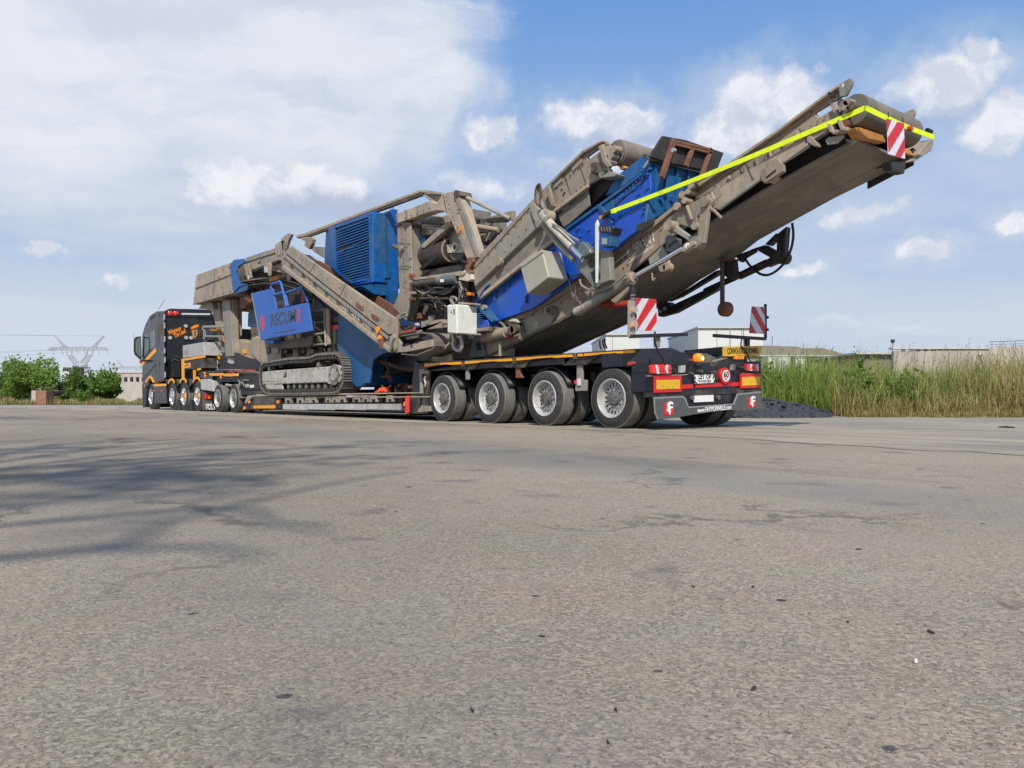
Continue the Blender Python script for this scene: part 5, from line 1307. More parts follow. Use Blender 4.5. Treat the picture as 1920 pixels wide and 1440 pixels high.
for k, pts in enumerate([[(760, 410), (800, 385), (840, 380), (850, 395), (800, 420), (770, 430)], [(770, 440), (830, 430), (835, 480), (800, 530), (780, 500)], [(800, 450), (815, 445), (815, 490), (800, 500)]]):
    plate_x('painted_ornament', M['chain'] if k == 2 else M['orange'] if k == 0 else M['wood'], TK, 'A', pts, CR + 0.028 + 0.002 * k, 0.004, 0.0)
for p in ((708, 395), (545, 518), (712, 516), (762, 518)): cyl('work_lamp', M['galv'], TK, cx('A', p, CR + 0.03), 'x', 0.07, 0.06, 14)
box('exhaust_stack', M['black'], TK, cx('A', (550, 930), CR + 0.05), cx('A', (660, 760), CR + 0.35))
tube('stack_handle', M['chassis'], TK, curve_pts([cx('A', p, CR + 0.36) for p in ((560, 760), (590, 745), (650, 760))]), 0.03, 7)
# equipment tower behind the cab
b1 = plate('tank_body', M['galv'], TK, 'A', [(677, 597), (897, 560), (904, 702), (680, 730)], 0.02, 2.2, 0.02)
plate('amber_trim', M['amber'], TK, 'A', [(676, 736), (904, 700), (908, 722), (690, 756), (690, 932), (668, 932), (664, 735)], -0.005, 0.03, 0.003)
plate('locker', M['chassis'], TK, 'A', [(692, 758), (906, 726), (908, 830), (695, 848)], 0.02, 2.2)
plate('name_plate', M['amber'], TK, 'A', [(694, 785), (758, 775), (759, 824), (697, 830)], 0.012, 0.01, 0.001)
for k in range(4): plate('plate_print', M['ink'], TK, 'A', [(701 + k * 13, 798 - k * 2), (708 + k * 13, 797 - k * 2), (708 + k * 13, 815 - k * 2), (701 + k * 13, 816 - k * 2)], 0.010, 0.004, 0.0)
plate('upright', M['amber'], TK, 'A', [(785, 852), (802, 850), (802, 940), (786, 942)], 0.0, 0.05, 0.003)
plate('rear_tank', M['galv'], TK, 'A2', [(62, 306), (330, 306), (330, 492), (66, 492)], 0.55, 1.4, 0.02)
plate('tank_column', M['black'], TK, 'A2', [(10, 300), (60, 300), (62, 520), (14, 560)], 0.3, 1.6)
for a, b_ in (((12, 100), (330, 96)), ((30, 140), (30, 290)), ((40, 240), (330, 250)), ((10, 110), (12, 150))):
    beam('tower_rail', M['steel2'], TK, cy('A2', a, 0.3), cy('A2', b_, 0.3), 0.09, 0.07)
plate('orange_box', M['amber'], TK, 'A2', [(112, 128), (215, 132), (215, 168), (112, 164)], 0.35, 0.2)
plate('dark_locker', M['black'], TK, 'A2', [(60, 118), (330, 118), (330, 300), (60, 300)], 0.5, 1.5)
# chassis, fenders, tanks
plate('fuel_tank', M['cab'], TK, 'A', [(380, 1012), (500, 1012), (512, 1060), (516, 1198), (398, 1200), (384, 1120)], 0.02, 0.6, 0.03)
plate('tank_trim', M['amber'], TK, 'A', [(378, 996), (494, 994), (497, 1018), (384, 1022)], 0.0, 0.05, 0.003)
for p in ((382, 1070), (460, 1068)): cyl('tank_lamp', M['redl'], TK, cy('A', p, 0.0), 'y', 0.05, 0.03, 10)
plate('side_panel', M['cab'], TK, 'A', [(494, 946), (835, 944), (862, 905), (990, 905), (990, 940), (870, 945), (800, 1000), (775, 985), (745, 1050), (720, 990), (672, 965), (640, 990), (612, 1050), (590, 1000), (545, 975), (512, 1000)], 0.03, 2.4)
box('truck_chassis', M['black'], TK, (CR - 0.2, 0.75, 0.62), (-18.9, 1.75, 0.98))
box('truck_underside', M['black'], TK, (-26.6, 0.5, 0.35), (-19.3, 2.0, 0.66))
for ax in (-22.87, -21.37, -19.78):
    bm = bmesh.new(); r0, r1 = 0.575, 0.60
    for y0, y1, nm in ((0.0, 0.05, 0),):
        pass
    ring = [(math.radians(20 + 140 * k / 14)) for k in range(15)]
    A_ = [bm.verts.new((ax + r1 * math.cos(a), 0.0, 0.515 + r1 * math.sin(a))) for a in ring]; B_ = [bm.verts.new((ax + r1 * math.cos(a), 0.62, 0.515 + r1 * math.sin(a))) for a in ring]
    for k in range(14): bm.faces.new((A_[k], A_[k + 1], B_[k + 1], B_[k]))
    o = obj('fender', bm, M['cab'], TK, smooth=True); o.modifiers.new('s', 'SOLIDIFY').thickness = 0.015
    bm = bmesh.new(); ring = [(math.radians(50 + 80 * k / 10)) for k in range(11)]
    A_ = [bm.verts.new((ax + 0.60 * math.cos(a), -0.008, 0.515 + 0.60 * math.sin(a))) for a in ring]; B_ = [bm.verts.new((ax + 0.68 * math.cos(a), -0.008, 0.515 + 0.68 * math.sin(a))) for a in ring]
    for k in range(10): bm.faces.new((A_[k], A_[k + 1], B_[k + 1], B_[k]))
    o = obj('fender_trim', bm, M['amber'], TK); o.modifiers.new('s', 'SOLIDIFY').thickness = 0.02
WM_A = wheel_meshes(0.515, 0.31, 0.315, M['alu'], 0.06, 10, M['alu'])
WM_R = wheel_meshes(0.515, 0.30, 0.315, M['alu'], 0.15, 10, M['hub'], M['amber'])
for ax, ms in ((-25.9, WM_A), (-22.87, WM_A), (-21.37, WM_R), (-19.78, WM_R)):
    wheel(TK, ms, (ax, 0.0, 0.515), 1, spin=ax); wheel(TK, ms, (ax, 2.5, 0.515), -1)
    cyl('axle', M['black'], TK, (ax, 0.3, 0.51), 'y', 0.09, 1.9, 12)
for u in (617, 740): plate('mudflap', M['black'], TK, 'A', [(u, 1160), (u + 28, 1165), (u + 34, 1270), (u + 4, 1272)], 0.06, 0.5)
plate('side_light_box', M['galv'], TK, 'A', [(862, 950), (950, 944), (996, 972), (997, 1076), (868, 1056)], -0.02, 0.3, 0.02)
mf = plate_x('rear_mudflap', M['flap'], TK, 'A', [(884, 1080), (1006, 1078), (1008, 1268), (886, 1270)], -18.95, 0.02)
plate_x('rear_lamp', M['redl'], TK, 'A', [(910, 1105), (986, 1105), (986, 1150), (912, 1152)], -18.9, 0.06, 0.006)
plate_x('indicator_lamp', M['amberl'], TK, 'A', [(948, 1108), (984, 1108), (984, 1148), (948, 1150)], -18.893, 0.03, 0.004)
pa, pb = cx('A', (916, 1240), -18.94), cx('A', (1056, 1240), -18.94)
text('flap_lettering', 'VOLVO', M['whiteink'], mf, (pa + pb) / 2, 0.24, YD, ZD, fit=(pb - pa).length, bold=0.004)
plate_x('flap_bar', M['whiteink'], mf, 'A', [(922, 1203), (985, 1203), (985, 1213), (922, 1214)], -18.94, 0.004, 0.0)
tube('fog_antenna', M['black'], TK, [cy('A', (425, 225), 0.6), cy('A', (495, 120), 0.6)], 0.008, 5)
tube('antenna', M['steel2'], TK, [cy('A', (175, 520), 0.0), cy('A', (160, 460), 0.0)], 0.012, 5)
plate('coupling_plate', M['black'], TK, 'A', [(1130, 690), (1215, 700), (1220, 760), (1180, 800), (1135, 770)], 0.4, 0.3)
plate('amber_lamp', M['amber'], TK, 'A', [(822, 840), (850, 830), (860, 848), (835, 860)], -0.01, 0.05, 0.004)
plate('chassis_ledge', M['chassis'], TK, 'A', [(835, 868), (1100, 860), (1100, 880), (905, 900), (840, 906)], 0.05, 1.8)
# ================================================================== the mobile crusher on the trailer
CRU = thing('mobile_crusher', 'dusty beige and blue tracked stone crusher with long conveyor carried on the trailer', 'crusher', (-8, 1.25, 0.5))
def pl(name, mm, c, pts, y, depth, bevel=0.006, parent=None, **kw): return plate(name, M[mm], parent or CRU, c, pts, y, depth, bevel, **kw)
def twin(o, dy):
    c = o.copy(); COL.objects.link(c); c.location = o.location + Vector((0, dy, 0))
    for ch in o.children:
        k = ch.copy(); COL.objects.link(k); k.parent = c
    return c
def bar(name, mm, c, a, b_, y, w, h, y1=None, parent=None, bevel=0.005):
    return beam(name, M[mm], parent or CRU, cy(c, a, y), cy(c, b_, y if y1 is None else y1), w, h, bevel=bevel)
def pipe(name, mm, c, pts, y, r, n=8, curved=False, parent=None):
    P = [cy(c, p, yy) for p, yy in zip(pts, y if isinstance(y, (list, tuple)) else [y] * len(pts))]
    return tube(name, M[mm], parent or CRU, curve_pts(P) if curved else P, r, n)
def pin(name, mm, c, p, y, r, l=0.05, n=14, parent=None): return cyl(name, M[mm], parent or CRU, cy(c, p, y), 'y', r, l, n)

# ---------------------------------------------------------------- crawler tracks
def track(y0):
    P = [(950, 152), (1005, 195), (1032, 290), (1043, 400), (1033, 490), (1002, 562), (955, 606), (880, 618), (600, 624), (300, 626), (130, 621), (78, 588), (46, 520), (38, 420), (48, 330), (82, 266), (200, 243), (385, 214), (560, 205), (640, 198), (715, 168), (840, 154)]
    loop = [cy('T2', p, -0.03) for p in P]; loop = curve_pts(loop + [loop[0]], 6)[:-1]
    L_ = [0]
    for a, b_ in zip(loop, loop[1:] + loop[:1]): L_.append(L_[-1] + (b_ - a).length)
    n = 64; root = bpy.data.objects.new('crawler_track', None); link(root, CRU); root.location = Vector((0, y0, 0)); root.empty_display_size = 0.3
    off = Vector((0, y0 - 0.0, 0))
    bm = bmesh.new(); add_box(bm, (-0.088, 0, -0.018), (0.088, 0.52, 0.012))
    add_box(bm, (-0.085, 0.004, 0.0125), (-0.055, 0.516, 0.05)); add_box(bm, (-0.012, 0.004, 0.0125), (0.012, 0.516, 0.04)); add_box(bm, (0.05, 0.004, 0.0125), (0.075, 0.516, 0.035))
    me = bpy.data.meshes.new('track_shoe'); bm.to_mesh(me); bm.free(); me.materials.append(M['track'])
    bm = bmesh.new(); add_box(bm, (-0.095, 0.03, -0.10), (0.095, 0.09, -0.02)); add_box(bm, (-0.03, 0.015, -0.12), (0.03, 0.10, -0.0205))
    ml = bpy.data.meshes.new('chain_lug'); bm.to_mesh(ml); bm.free(); ml.materials.append(M['trackd'])
    for k in range(n):
        s = L_[-1] * k / n; i = max(j for j in range(len(loop)) if L_[j] <= s); a, b_ = loop[i], loop[(i + 1) % len(loop)]
        f = (s - L_[i]) / (L_[i + 1] - L_[i]); p = a.lerp(b_, f); d = (b_ - a).normalized()
        ang = math.atan2(d.z, d.x)          # loop runs down the rear end and back: outward is to the left of travel
        for nm, m_ in (('track_shoe', me), ('chain_lug', ml)):
            o = bpy.data.objects.new(nm, m_); link(o, root); o.location = p + Vector((0, 0, 0)) - base_of(root) + off
            o.rotation_euler = (0, -ang + 0.0, 0)
            if d.x * 0 == 0: pass
    root['n'] = n
    return root, me, ml
tr1, sm, lm = track(0.0)
# frame, sprocket, rollers
pl('track_frame', 'trackframe', 'T2', [(72, 368), (240, 350), (850, 303), (850, 492), (76, 520)], 0.02, 0.42, 0.015)
pl('frame_cap', 'trackframe', 'T2', [(72, 380), (228, 372), (228, 478), (78, 484)], 0.008, 0.02, 0.004)
pl('drive_housing', 'trackframe', 'T2', [(853, 303), (990, 283), (1022, 300), (1030, 350), (1030, 440), (1010, 480), (940, 516), (856, 510)], -0.01, 0.40, 0.012)
c = cy('T2', (935, 400), -0.03); cyl('sprocket_motor', M['track'], CRU, c, 'y', 0.25, 0.05, 28); cyl('motor_cap', M['trackframe'], CRU, c - Vector((0, 0.02, 0)), 'y', 0.15, 0.03, 24)
for k in range(6):
    a = k * 1.047; pin('motor_bolt', 'trackd', 'T2', (935 + 58 * math.cos(a), 400 + 66 * math.sin(a)), -0.045, 0.022, 0.02, 8)
pl('frame_opening', 'ink', 'T2', [(330, 372), (362, 370), (362, 428), (330, 432)], 0.012, 0.012, 0.001)
pl('opening_bolt', 'trackframe', 'T2', [(334, 376), (346, 375), (346, 410), (334, 411)], 0.008, 0.01, 0.001)
for k, x in enumerate((385, 455, 525, 598, 672, 745, 825, 900)):
    cyl('track_roller', M['track'], CRU, cy('T2', (x, 540), 0.06), 'y', 0.075, 0.3, 16)
for x in (150, 250): pl('roller_guard', 'trackframe', 'T2', [(x - 40, 520), (x + 60, 515), (x + 70, 600), (x - 20, 612)], 0.01 + x * 0.0001, 0.05)
cyl('idler_wheel', M['trackd'], CRU, cy('T2', (150, 440), 0.14), 'y', 0.36, 0.25, 28)
for x in (150, 740): cyl('top_roller', M['track'], CRU, cy('T2', (x, 325 if x < 400 else 285), 0.02), 'y', 0.07, 0.2, 14)
for o in [o for o in CRU.children if o.name.split('.')[0] in ('track_frame', 'drive_housing', 'idler_wheel')]: twin(o, 2.06)
def track_copy(root, dy):
    c = root.copy(); COL.objects.link(c); c.location = root.location + Vector((0, dy, 0))
    for ch in root.children:
        k = ch.copy(); COL.objects.link(k); k.parent = c
track_copy(tr1, 2.06)

# ---------------------------------------------------------------- chassis and crusher housing
pl('chassis_beam', 'steeld', 'T2', [(0, 30), (300, 20), (700, 10), (940, 20), (1010, 160), (900, 300), (600, 300), (200, 330), (50, 330), (-40, 200)], 0.56, 1.4)
pl('chassis_plate', 'steel', 'T2', [(-60, -40), (100, -30), (175, 40), (300, 70), (300, 220), (50, 270), (-20, 180), (-60, 120)], 0.44, 0.1)
for a, b_ in ((440, 540), (605, 690), (925, 980)): pl('chassis_rib', 'steel', 'T2', [(a, 40), (b_ - 40, 40), (b_ - 40, 215), (a, 215)], 0.42, 0.12)
pl('front_frame', 'steel', 'A2', [(488, 280), (715, 342), (745, 262), (800, 240), (845, 320), (960, 420), (960, 640), (862, 690), (800, 612), (640, 547), (488, 487)], 0.50, 1.5, 0.012)
pl('frame_lip', 'steel', 'A2', [(486, 480), (640, 538), (800, 602), (866, 688), (858, 696), (795, 618), (638, 556), (484, 496)], 0.46, 0.1)
pl('frame_lug', 'steel2', 'A2', [(782, 400), (840, 385), (960, 430), (900, 440), (880, 540), (866, 540)], 0.47, 0.05)
pl('amber_lamp', 'amber', 'A2', [(582, 455), (610, 440), (648, 445), (645, 500), (612, 515), (590, 490)], 0.47, 0.06)
pl('front_post', 'steel', 'A2', [(466, -300), (536, -300), (536, 230), (488, 290), (488, 500), (450, 500), (452, -20)], 0.55, 0.12)
pl('support_leg', 'steel2', 'A2', [(282, -300), (408, -300), (452, 545), (340, 552)], 0.30, 0.22, 0.015)
pl('leg_web', 'steel', 'A2', [(408, -300), (452, -300), (478, 540), (452, 545)], 0.36, 0.16)
pl('leg_shoe', 'steeld', 'A2', [(365, 560), (455, 555), (470, 650), (440, 662), (370, 640)], 0.33, 0.16)
pl('leg_shoe_plate', 'galv', 'A2', [(372, 612), (400, 590), (455, 612), (462, 655), (420, 660), (376, 640)], 0.31, 0.02)
pl('front_brace', 'steel', 'A2', [(112, -260), (250, -270), (322, 420), (268, 380), (236, 250)], 0.45, 0.10)
pl('front_brace_inner', 'rust', 'A2', [(236, 100), (262, 90), (316, 400), (290, 400)], 0.44, 0.02)
pl('blue_guard', 'blued', 'A2', [(680, -100), (800, -110), (800, 90), (676, 100)], 0.6, 0.5)
pl('feeder_body', 'steeld', 'B', [(480, 470), (500, 200), (640, 110), (900, 120), (1200, 300), (1460, 520), (1500, 640), (1420, 900), (1160, 960), (1000, 960), (760, 950), (640, 900), (600, 560), (520, 520)], 0.62, 1.25)
pl('crusher_housing', 'navy', 'B', [(1130, 400), (1300, 380), (1500, 560), (1500, 860), (1400, 900), (1190, 800)], 0.50, 1.4)
for a, b_ in (((500, 300), (740, 330)), ((640, 330), (1000, 300)), ((560, 240), (900, 200)), ((1180, 420), (1380, 620)), ((1220, 560), (1260, 460))):
    bar('inner_strut', 'navy' if a[0] > 1000 else 'steeld', 'B', a, b_, 0.55, 0.1, 0.08)
# chute under the crusher, blue
ch = pl('blue_chute', 'blued', 'P', [(634, 575), (660, 590), (738, 652), (700, 668), (690, 684), (684, 722), (668, 726), (646, 700), (632, 650)], 0.18, 1.8, 0.012)
pl('chute_edge', 'blued', 'T2', [(1345, 215), (1480, 130), (1620, 90), (1640, 108), (1490, 160), (1408, 218), (1360, 500), (1282, 505)], 0.14, 0.05)
pl('chute_inner', 'black', 'T2', [(1408, 218), (1490, 160), (1640, 108), (2060, 40), (2060, 300), (1920, 350), (1380, 400)], 0.6, 1.2)
pl('discharge_pan', 'steeld', 'T2', [(1480, 240), (1740, 158), (1900, 180), (2100, 160), (2080, 300), (1900, 350)], 0.8, 1.0)
# cable loops hanging from the housing
for k in range(4):
    d = k * 14
    pipe('hanging_cable', 'hoseg', 'D', [(20 - d, 360), (5 + d, 480), (-10 - d * 0.5, 590), (30, 660 + d), (70 + d, 690 - d), (95 - d, 600), (70 - d * .5, 480), (60, 380)], 0.30 - 0.01 * k, 0.018, 7, True)
pl('cable_box', 'rust', 'B', [(1310, 660), (1400, 640), (1480, 655), (1480, 680), (1400, 690), (1320, 690)], 0.30, 0.2)
pl('red_handle', 'orangefab', 'B', [(1328, 735), (1380, 715), (1440, 730), (1430, 752), (1340, 755)], 0.28, 0.12)
pl('hose_rack', 'steel2', 'B', [(1330, 755), (1385, 750), (1385, 890), (1335, 895)], 0.3, 0.1)
# ladder
for (a, b_) in (((1193, 482), (1195, 905)), ((1284, 560), (1300, 905))):
    pipe('ladder_rail', 'steel2', 'B', [a, b_], 0.16, 0.028)
pl('ladder_stile', 'steel', 'B', [(1290, 560), (1325, 575), (1330, 890), (1300, 900)], 0.18, 0.05)
for a, b_ in ((590, 580), (695, 686), (800, 790), (895, 888)): pipe('ladder_rung', 'steel2', 'B', [(1196, a), (1292, b_)], 0.16, 0.026)
for a, b_ in (((1230, 640), (1275, 690)), ((1215, 740), (1280, 780)), ((1212, 830), (1262, 880))): bar('ladder_brace', 'steeld', 'B', a, b_, 0.22, 0.04, 0.03)

# ---------------------------------------------------------------- feed hopper at the front
hp = pl('hopper_wall', 'steel', 'B', [(140, 268), (455, 150), (480, 130), (560, 120), (600, 180), (480, 250), (468, 430), (105, 532)], 0.02, 0.06, 0.012)
pl('hopper_upper_wall', 'steel', 'B', [(140, 266), (440, 158), (462, 255), (130, 388)], 0.008, 0.012, 0.002)
pl('hopper_fold', 'steeld', 'B', [(128, 384), (462, 254), (463, 262), (130, 394)], 0.004, 0.01, 0.0)
pl('hopper_edge', 'galv', 'B', [(130, 268), (142, 264), (112, 530), (102, 534)], 0.0, 0.08, 0.002)
o = obj('hopper_front', bm_prism([cy('B', (140, 268), 0.05), cy('B', (105, 532), 0.05), cy('B', (105, 532), 0.05) + Vector((0.1, 2.35, 0)), cy('B', (140, 268), 0.05) + Vector((0, 2.35, 0))], (0.07, 0, 0)), M['steel'], CRU)
twin(hp, 2.36)
o = obj('hopper_floor', bm_prism([cy('B', (110, 530), 0.1), cy('B', (466, 430), 0.1), cy('B', (466, 430), 0.1) + Vector((0, 2.2, 0)), cy('B', (110, 530), 0.1) + Vector((0, 2.2, 0))], (0, 0, 0.06)), M['steel'], CRU)
pl('hopper_skirt', 'steel', 'B', [(150, 570), (190, 525), (275, 510), (290, 570)], 0.3, 1.8)
pl('hopper_web', 'rust', 'B', [(525, 470), (640, 440), (640, 500), (550, 570), (530, 560)], 0.35, 0.2)
# blue tarp-like guards on the hopper's end
pl('blue_corner_guard', 'bluel', 'B', [(430, 185), (470, 130), (560, 120), (580, 150), (520, 180), (490, 240), (520, 340), (590, 350), (520, 372), (470, 425), (455, 330)], -0.03, 0.045)
pl('blue_guard_fold', 'blued', 'B', [(440, 200), (460, 190), (480, 300), (540, 350), (600, 356), (590, 400), (480, 440), (462, 400)], 0.0, 0.05)
pl('guard_hinge', 'steeld', 'B', [(500, 215), (560, 180), (590, 200), (600, 260), (560, 280), (510, 260)], -0.04, 0.03)
pin('hinge_bolt', 'cream', 'B', (603, 290), -0.06, 0.06, 0.06)
pl('hinge_arm', 'steel', 'B', [(560, 170), (600, 165), (630, 290), (605, 305), (585, 290)], -0.05, 0.05)
# side wall on the way to the crusher
pl('feeder_side_rail', 'steel2', 'B', [(575, 112), (860, 18), (900, 10), (905, 55), (860, 62), (590, 150)], 0.02, 0.12, 0.01)
pl('feeder_side_wall', 'steel', 'B', [(590, 150), (830, 78), (905, 62), (910, 118), (600, 236)], 0.05, 0.10, 0.01)
pl('wall_lip', 'belt_dark', 'B', [(600, 236), (910, 118), (912, 132), (604, 256)], 0.04, 0.12, 0.0)
pl('wall_slot', 'ink', 'B', [(690, 148), (712, 145), (702, 168), (686, 165)], 0.045, 0.006, 0.0)
for pts in ([(840, 0), (890, -40), (925, -45), (935, 20), (920, 140), (870, 130), (850, 80)], [(895, -60), (960, -110), (990, -100), (960, -40), (940, 40), (910, 40)]):
    pl('rail_joint', 'steel', 'B', pts, -0.08, 0.08)
for k in range(4): bar('joint_rib', 'steel2', 'B', (850 + k * 24, 10 - k * 12), (858 + k * 24, 95 - k * 8), -0.12, 0.03, 0.05)
for pts in ([(740, 175), (790, 150), (805, 170), (800, 270), (790, 282), (778, 265), (775, 200), (745, 210)], [(945, 165), (985, 170), (1005, 200), (985, 240), (978, 300), (962, 322), (946, 305), (955, 240)]):
    pl('hanging_hook', 'steel', 'B', pts, -0.1, 0.05, 0.012)
pl('white_connector', 'galv', 'B', [(742, 195), (765, 195), (768, 245), (746, 245)], -0.12, 0.05); pl('white_connector', 'galv', 'B', [(1048, 285), (1080, 300), (1085, 345), (1052, 330)], -0.12, 0.05)
bar('inner_flange', 'steel', 'B', (812, 208), (952, 240), 0.2, 0.08, 0.1)
pl('rusty_bracket', 'wood', 'B', [(780, 300), (870, 265), (885, 300), (800, 330)], 0.3, 0.1)

# ---------------------------------------------------------------- blue panel with lettering and its guard rails
bp = pl('blue_panel', 'panel', 'B', [(632, 432), (815, 386), (826, 400), (855, 576), (1130, 513), (1138, 520), (1176, 770), (712, 852)], -0.18, 0.05, 0.01)
pl('panel_light_edge', 'steel2', 'B', [(628, 432), (634, 430), (714, 852), (706, 854)], -0.185, 0.05, 0.0)
def on_panel(p): return cy('B', p, -0.182)
a, b_ = on_panel((803, 682)), on_panel((1030, 634)); d = b_ - a; upv = Vector((0, 0, 1)) - d * d.z / d.length_squared
text('lettering', 'RECUM', M['inkg'], bp, (a + b_) / 2, 0.46, d, upv, fit=d.length, bold=0.012)
a = on_panel((726, 705)); text('emblem', 'R', M['redink'], bp, a, 0.62, d, upv, sx=0.62, bold=0.022)
pl('emblem_arch', 'redink', 'B', [(703, 690), (710, 655), (728, 648), (746, 660), (750, 745), (742, 748), (738, 672), (722, 660), (712, 700)], -0.183, 0.004, 0.0, parent=bp)
a = on_panel((1056, 634)); text('emblem', 'B', M['redink'], bp, a, 0.5, d, upv, sx=0.5, bold=0.018)
a, b2 = on_panel((830, 783)), on_panel((1030, 760)); text('small_lettering', 'www.recum.com', M['inkg'], bp, (a + b2) / 2, 0.11, d, upv, fit=(b2 - a).length)
for pts in ([(812, 392), (808, 362), (822, 348), (882, 326), (898, 336), (950, 552)], [(830, 446), (918, 424)], [(962, 548), (940, 440), (950, 425), (1075, 380), (1094, 388), (1140, 512)]):
    pipe('guard_rail', 'panel', 'B', pts, -0.16, 0.034)
pl('orange_flap', 'redd', 'B', [(1085, 400), (1095, 400), (1108, 510), (1072, 515)], 0.3, 0.02); pl('window_hole', 'belt_dark', 'B', [(960, 430), (1085, 395), (1120, 512), (970, 545)], 0.4, 0.05)
pl('panel_foot', 'panel', 'B', [(752, 858), (826, 848), (828, 880), (758, 886)], -0.1, 0.2)
pin('tow_eye', 'steeld', 'B', (888, 852), 0.1, 0.08, 0.1); pin('tow_eye', 'steeld', 'B', (1080, 835), 0.1, 0.09, 0.1)
pl('panel_mount', 'steeld', 'B', [(760, 890), (1180, 810), (1185, 870), (1160, 910), (900, 930), (800, 920)], 0.1, 0.5)

# ---------------------------------------------------------------- folded side conveyor (runs down to the rear)
SY = -0.32
pl('side_conveyor_web', 'steel', 'P', [(527, 484), (533, 474), (550, 480), (740, 640), (747, 626), (744, 662), (732, 656), (529, 500)], SY + 0.03, 0.04, 0.004)
pl('side_conveyor_flange', 'steel', 'P', [(533, 472), (546, 461), (590, 494), (742, 598), (742, 606), (729, 628), (570, 503)], SY - 0.03, 0.07, 0.012)
pl('flange_shadow_step', 'steel2', 'P', [(533, 475), (570, 506), (729, 631), (726, 636), (566, 510), (530, 480)], SY - 0.01, 0.06, 0.003)
pl('side_conveyor_lower_lip', 'steel', 'P', [(529, 497), (732, 655), (730, 661), (527, 503)], SY - 0.03, 0.09, 0.004)
w2 = pl('far_side_web', 'steel', 'P', [(527, 484), (546, 461), (742, 598), (747, 626), (744, 662), (732, 656), (529, 500)], SY + 0.62, 0.05, 0.004)
o = obj('side_belt', bm_prism([cy('P', p, SY + 0.08) for p in ((540, 480), (545, 474), (742, 628), (738, 636))], (0, 0.53, 0)), M['belt_dark'], CRU)
pl('inner_chute_wall', 'rust', 'P', [(560, 478), (600, 490), (752, 582), (742, 598)], SY + 0.5, 0.05)
for t_ in np.linspace(0.06, 0.92, 9):
    x, y = 533 + (735 - 533) * t_, 489 + (646 - 489) * t_
    q = pl('roller_bracket', 'steeld', 'P', [(x - 1.5, y - 4), (x + 1.6, y - 3), (x + 1.2, y + 2), (x + 5.0, y + 3.6), (x + 4.2, y + 5.2), (x - 1.8, y + 2.4)], SY + 0.012, 0.02, 0.001)
for t_ in (0.23, 0.52): bar('flange_joint', 'steeld', 'P', (546 + 196 * t_, 462 + 137 * t_), (536 + 194 * t_, 476 + 153 * t_), SY - 0.035, 0.01, 0.02)
for p in (((505, 1085), (570, 1125), (578, 1160), (512, 1118)), ((650, 1185), (715, 1225), (712, 1258), (650, 1218))): pl('rusty_clip', 'rust', 'C', list(p), SY - 0.06, 0.04)
for p in ((706, 1335), (720, 1415)): pin('amber_marker', 'amberl', 'C', p, SY - 0.05, 0.07, 0.05)
pl('rusty_clip', 'rust', 'D', [(355, 620), (400, 610), (415, 720), (385, 715)], SY - 0.05, 0.05)
a, b_ = cy('P', (645, 573), SY + 0.026), cy('P', (698, 615), SY + 0.026); d = b_ - a
text('worn_lettering', 'KLEEMANN', M['faint'], CRU, (a + b_) / 2, 0.20, d, Vector((0, 0, 1)) - d * d.z / d.length_squared, fit=d.length, bold=0.004)
# its hinge and the horizontal tail section
for pts in ([(270, 640), (290, 540), (340, 430), (420, 300), (545, 240), (580, 300), (470, 330), (440, 400), (425, 520), (415, 640), (400, 900), (370, 955), (340, 800), (330, 640)],):
    pl('hinge_plate', 'steel', 'D2', pts, SY - 0.06, 0.06, 0.01)
for pts in ([(440, 300), (545, 240), (560, 255), (470, 320)], [(450, 340), (585, 285), (590, 310), (470, 360)], [(290, 680), (360, 640), (370, 700), (310, 820)]): pl('hinge_finger', 'steel2', 'D2', pts, SY - 0.1, 0.05)
pl('tail_wall', 'steel', 'D2', [(420, 690), (500, 800), (490, 880), (860, 770), (1060, 730), (1075, 860), (900, 900), (560, 965), (400, 965), (410, 760)], SY + 0.0, 0.05, 0.008)
pl('tail_upper_rail', 'steel', 'D2', [(430, 650), (840, 570), (1290, 520), (1300, 390), (1240, 375), (860, 410), (860, 560), (880, 580), (440, 690)], SY + 0.04, 0.05, 0.008)
pl('tail_frame', 'rust', 'D2', [(440, 600), (740, 560), (760, 590), (450, 650)], SY + 0.0, 0.1)
pl('red_frame', 'redd', 'D2', [(480, 590), (690, 550), (740, 500), (765, 530), (720, 590), (500, 620)], SY + 0.02, 0.06)
pl('dark_opening', 'belt_dark', 'D2', [(470, 500), (720, 440), (740, 520), (520, 570)], SY + 0.035, 0.05)
pl('cream_block', 'cream', 'D2', [(735, 450), (775, 435), (800, 480), (765, 500)], SY + 0.0, 0.06)
for p in ((960, 430), (1250, 415)): pl('rail_gusset', 'steel2', 'D2', [(p[0] - 25, p[1] - 35), (p[0] + 25, p[1] - 40), (p[0] + 20, p[1] + 30), (p[0] - 18, p[1] + 35)], SY + 0.0, 0.1)
for pts in ([(560, 815), (640, 800), (640, 825), (590, 845)], [(735, 785), (815, 770), (815, 790), (770, 810)], [(670, 830), (705, 822), (700, 880), (675, 885)], [(875, 690), (1040, 660), (1060, 720), (890, 760)]): pl('tail_opening', 'ink', 'D2', pts, SY - 0.004, 0.005, 0.0)
for k in range(8): pin('tail_bolt', 'steeld', 'D2', (600 + k * 28, 715 - k * 5), SY - 0.01, 0.028, 0.02, 8)
pl('tail_belt_loop', 'belt', 'D2', [(440, 660), (860, 600), (1020, 615), (1090, 680), (1115, 760), (1110, 850), (1080, 905), (760, 1030), (500, 1005), (505, 985), (750, 1015), (1050, 895), (1085, 830), (1088, 760), (1060, 690), (1010, 640), (860, 625), (445, 685)], SY + 0.02, 0.62, 0.0)
lathe('tail_drum', M['steel'], CRU, cy('D2', (985, 765), SY + 0.06), 'y', [(0, 0.02), (0, 0.135), (0.02, 0.14), (0.6, 0.14)], 28)
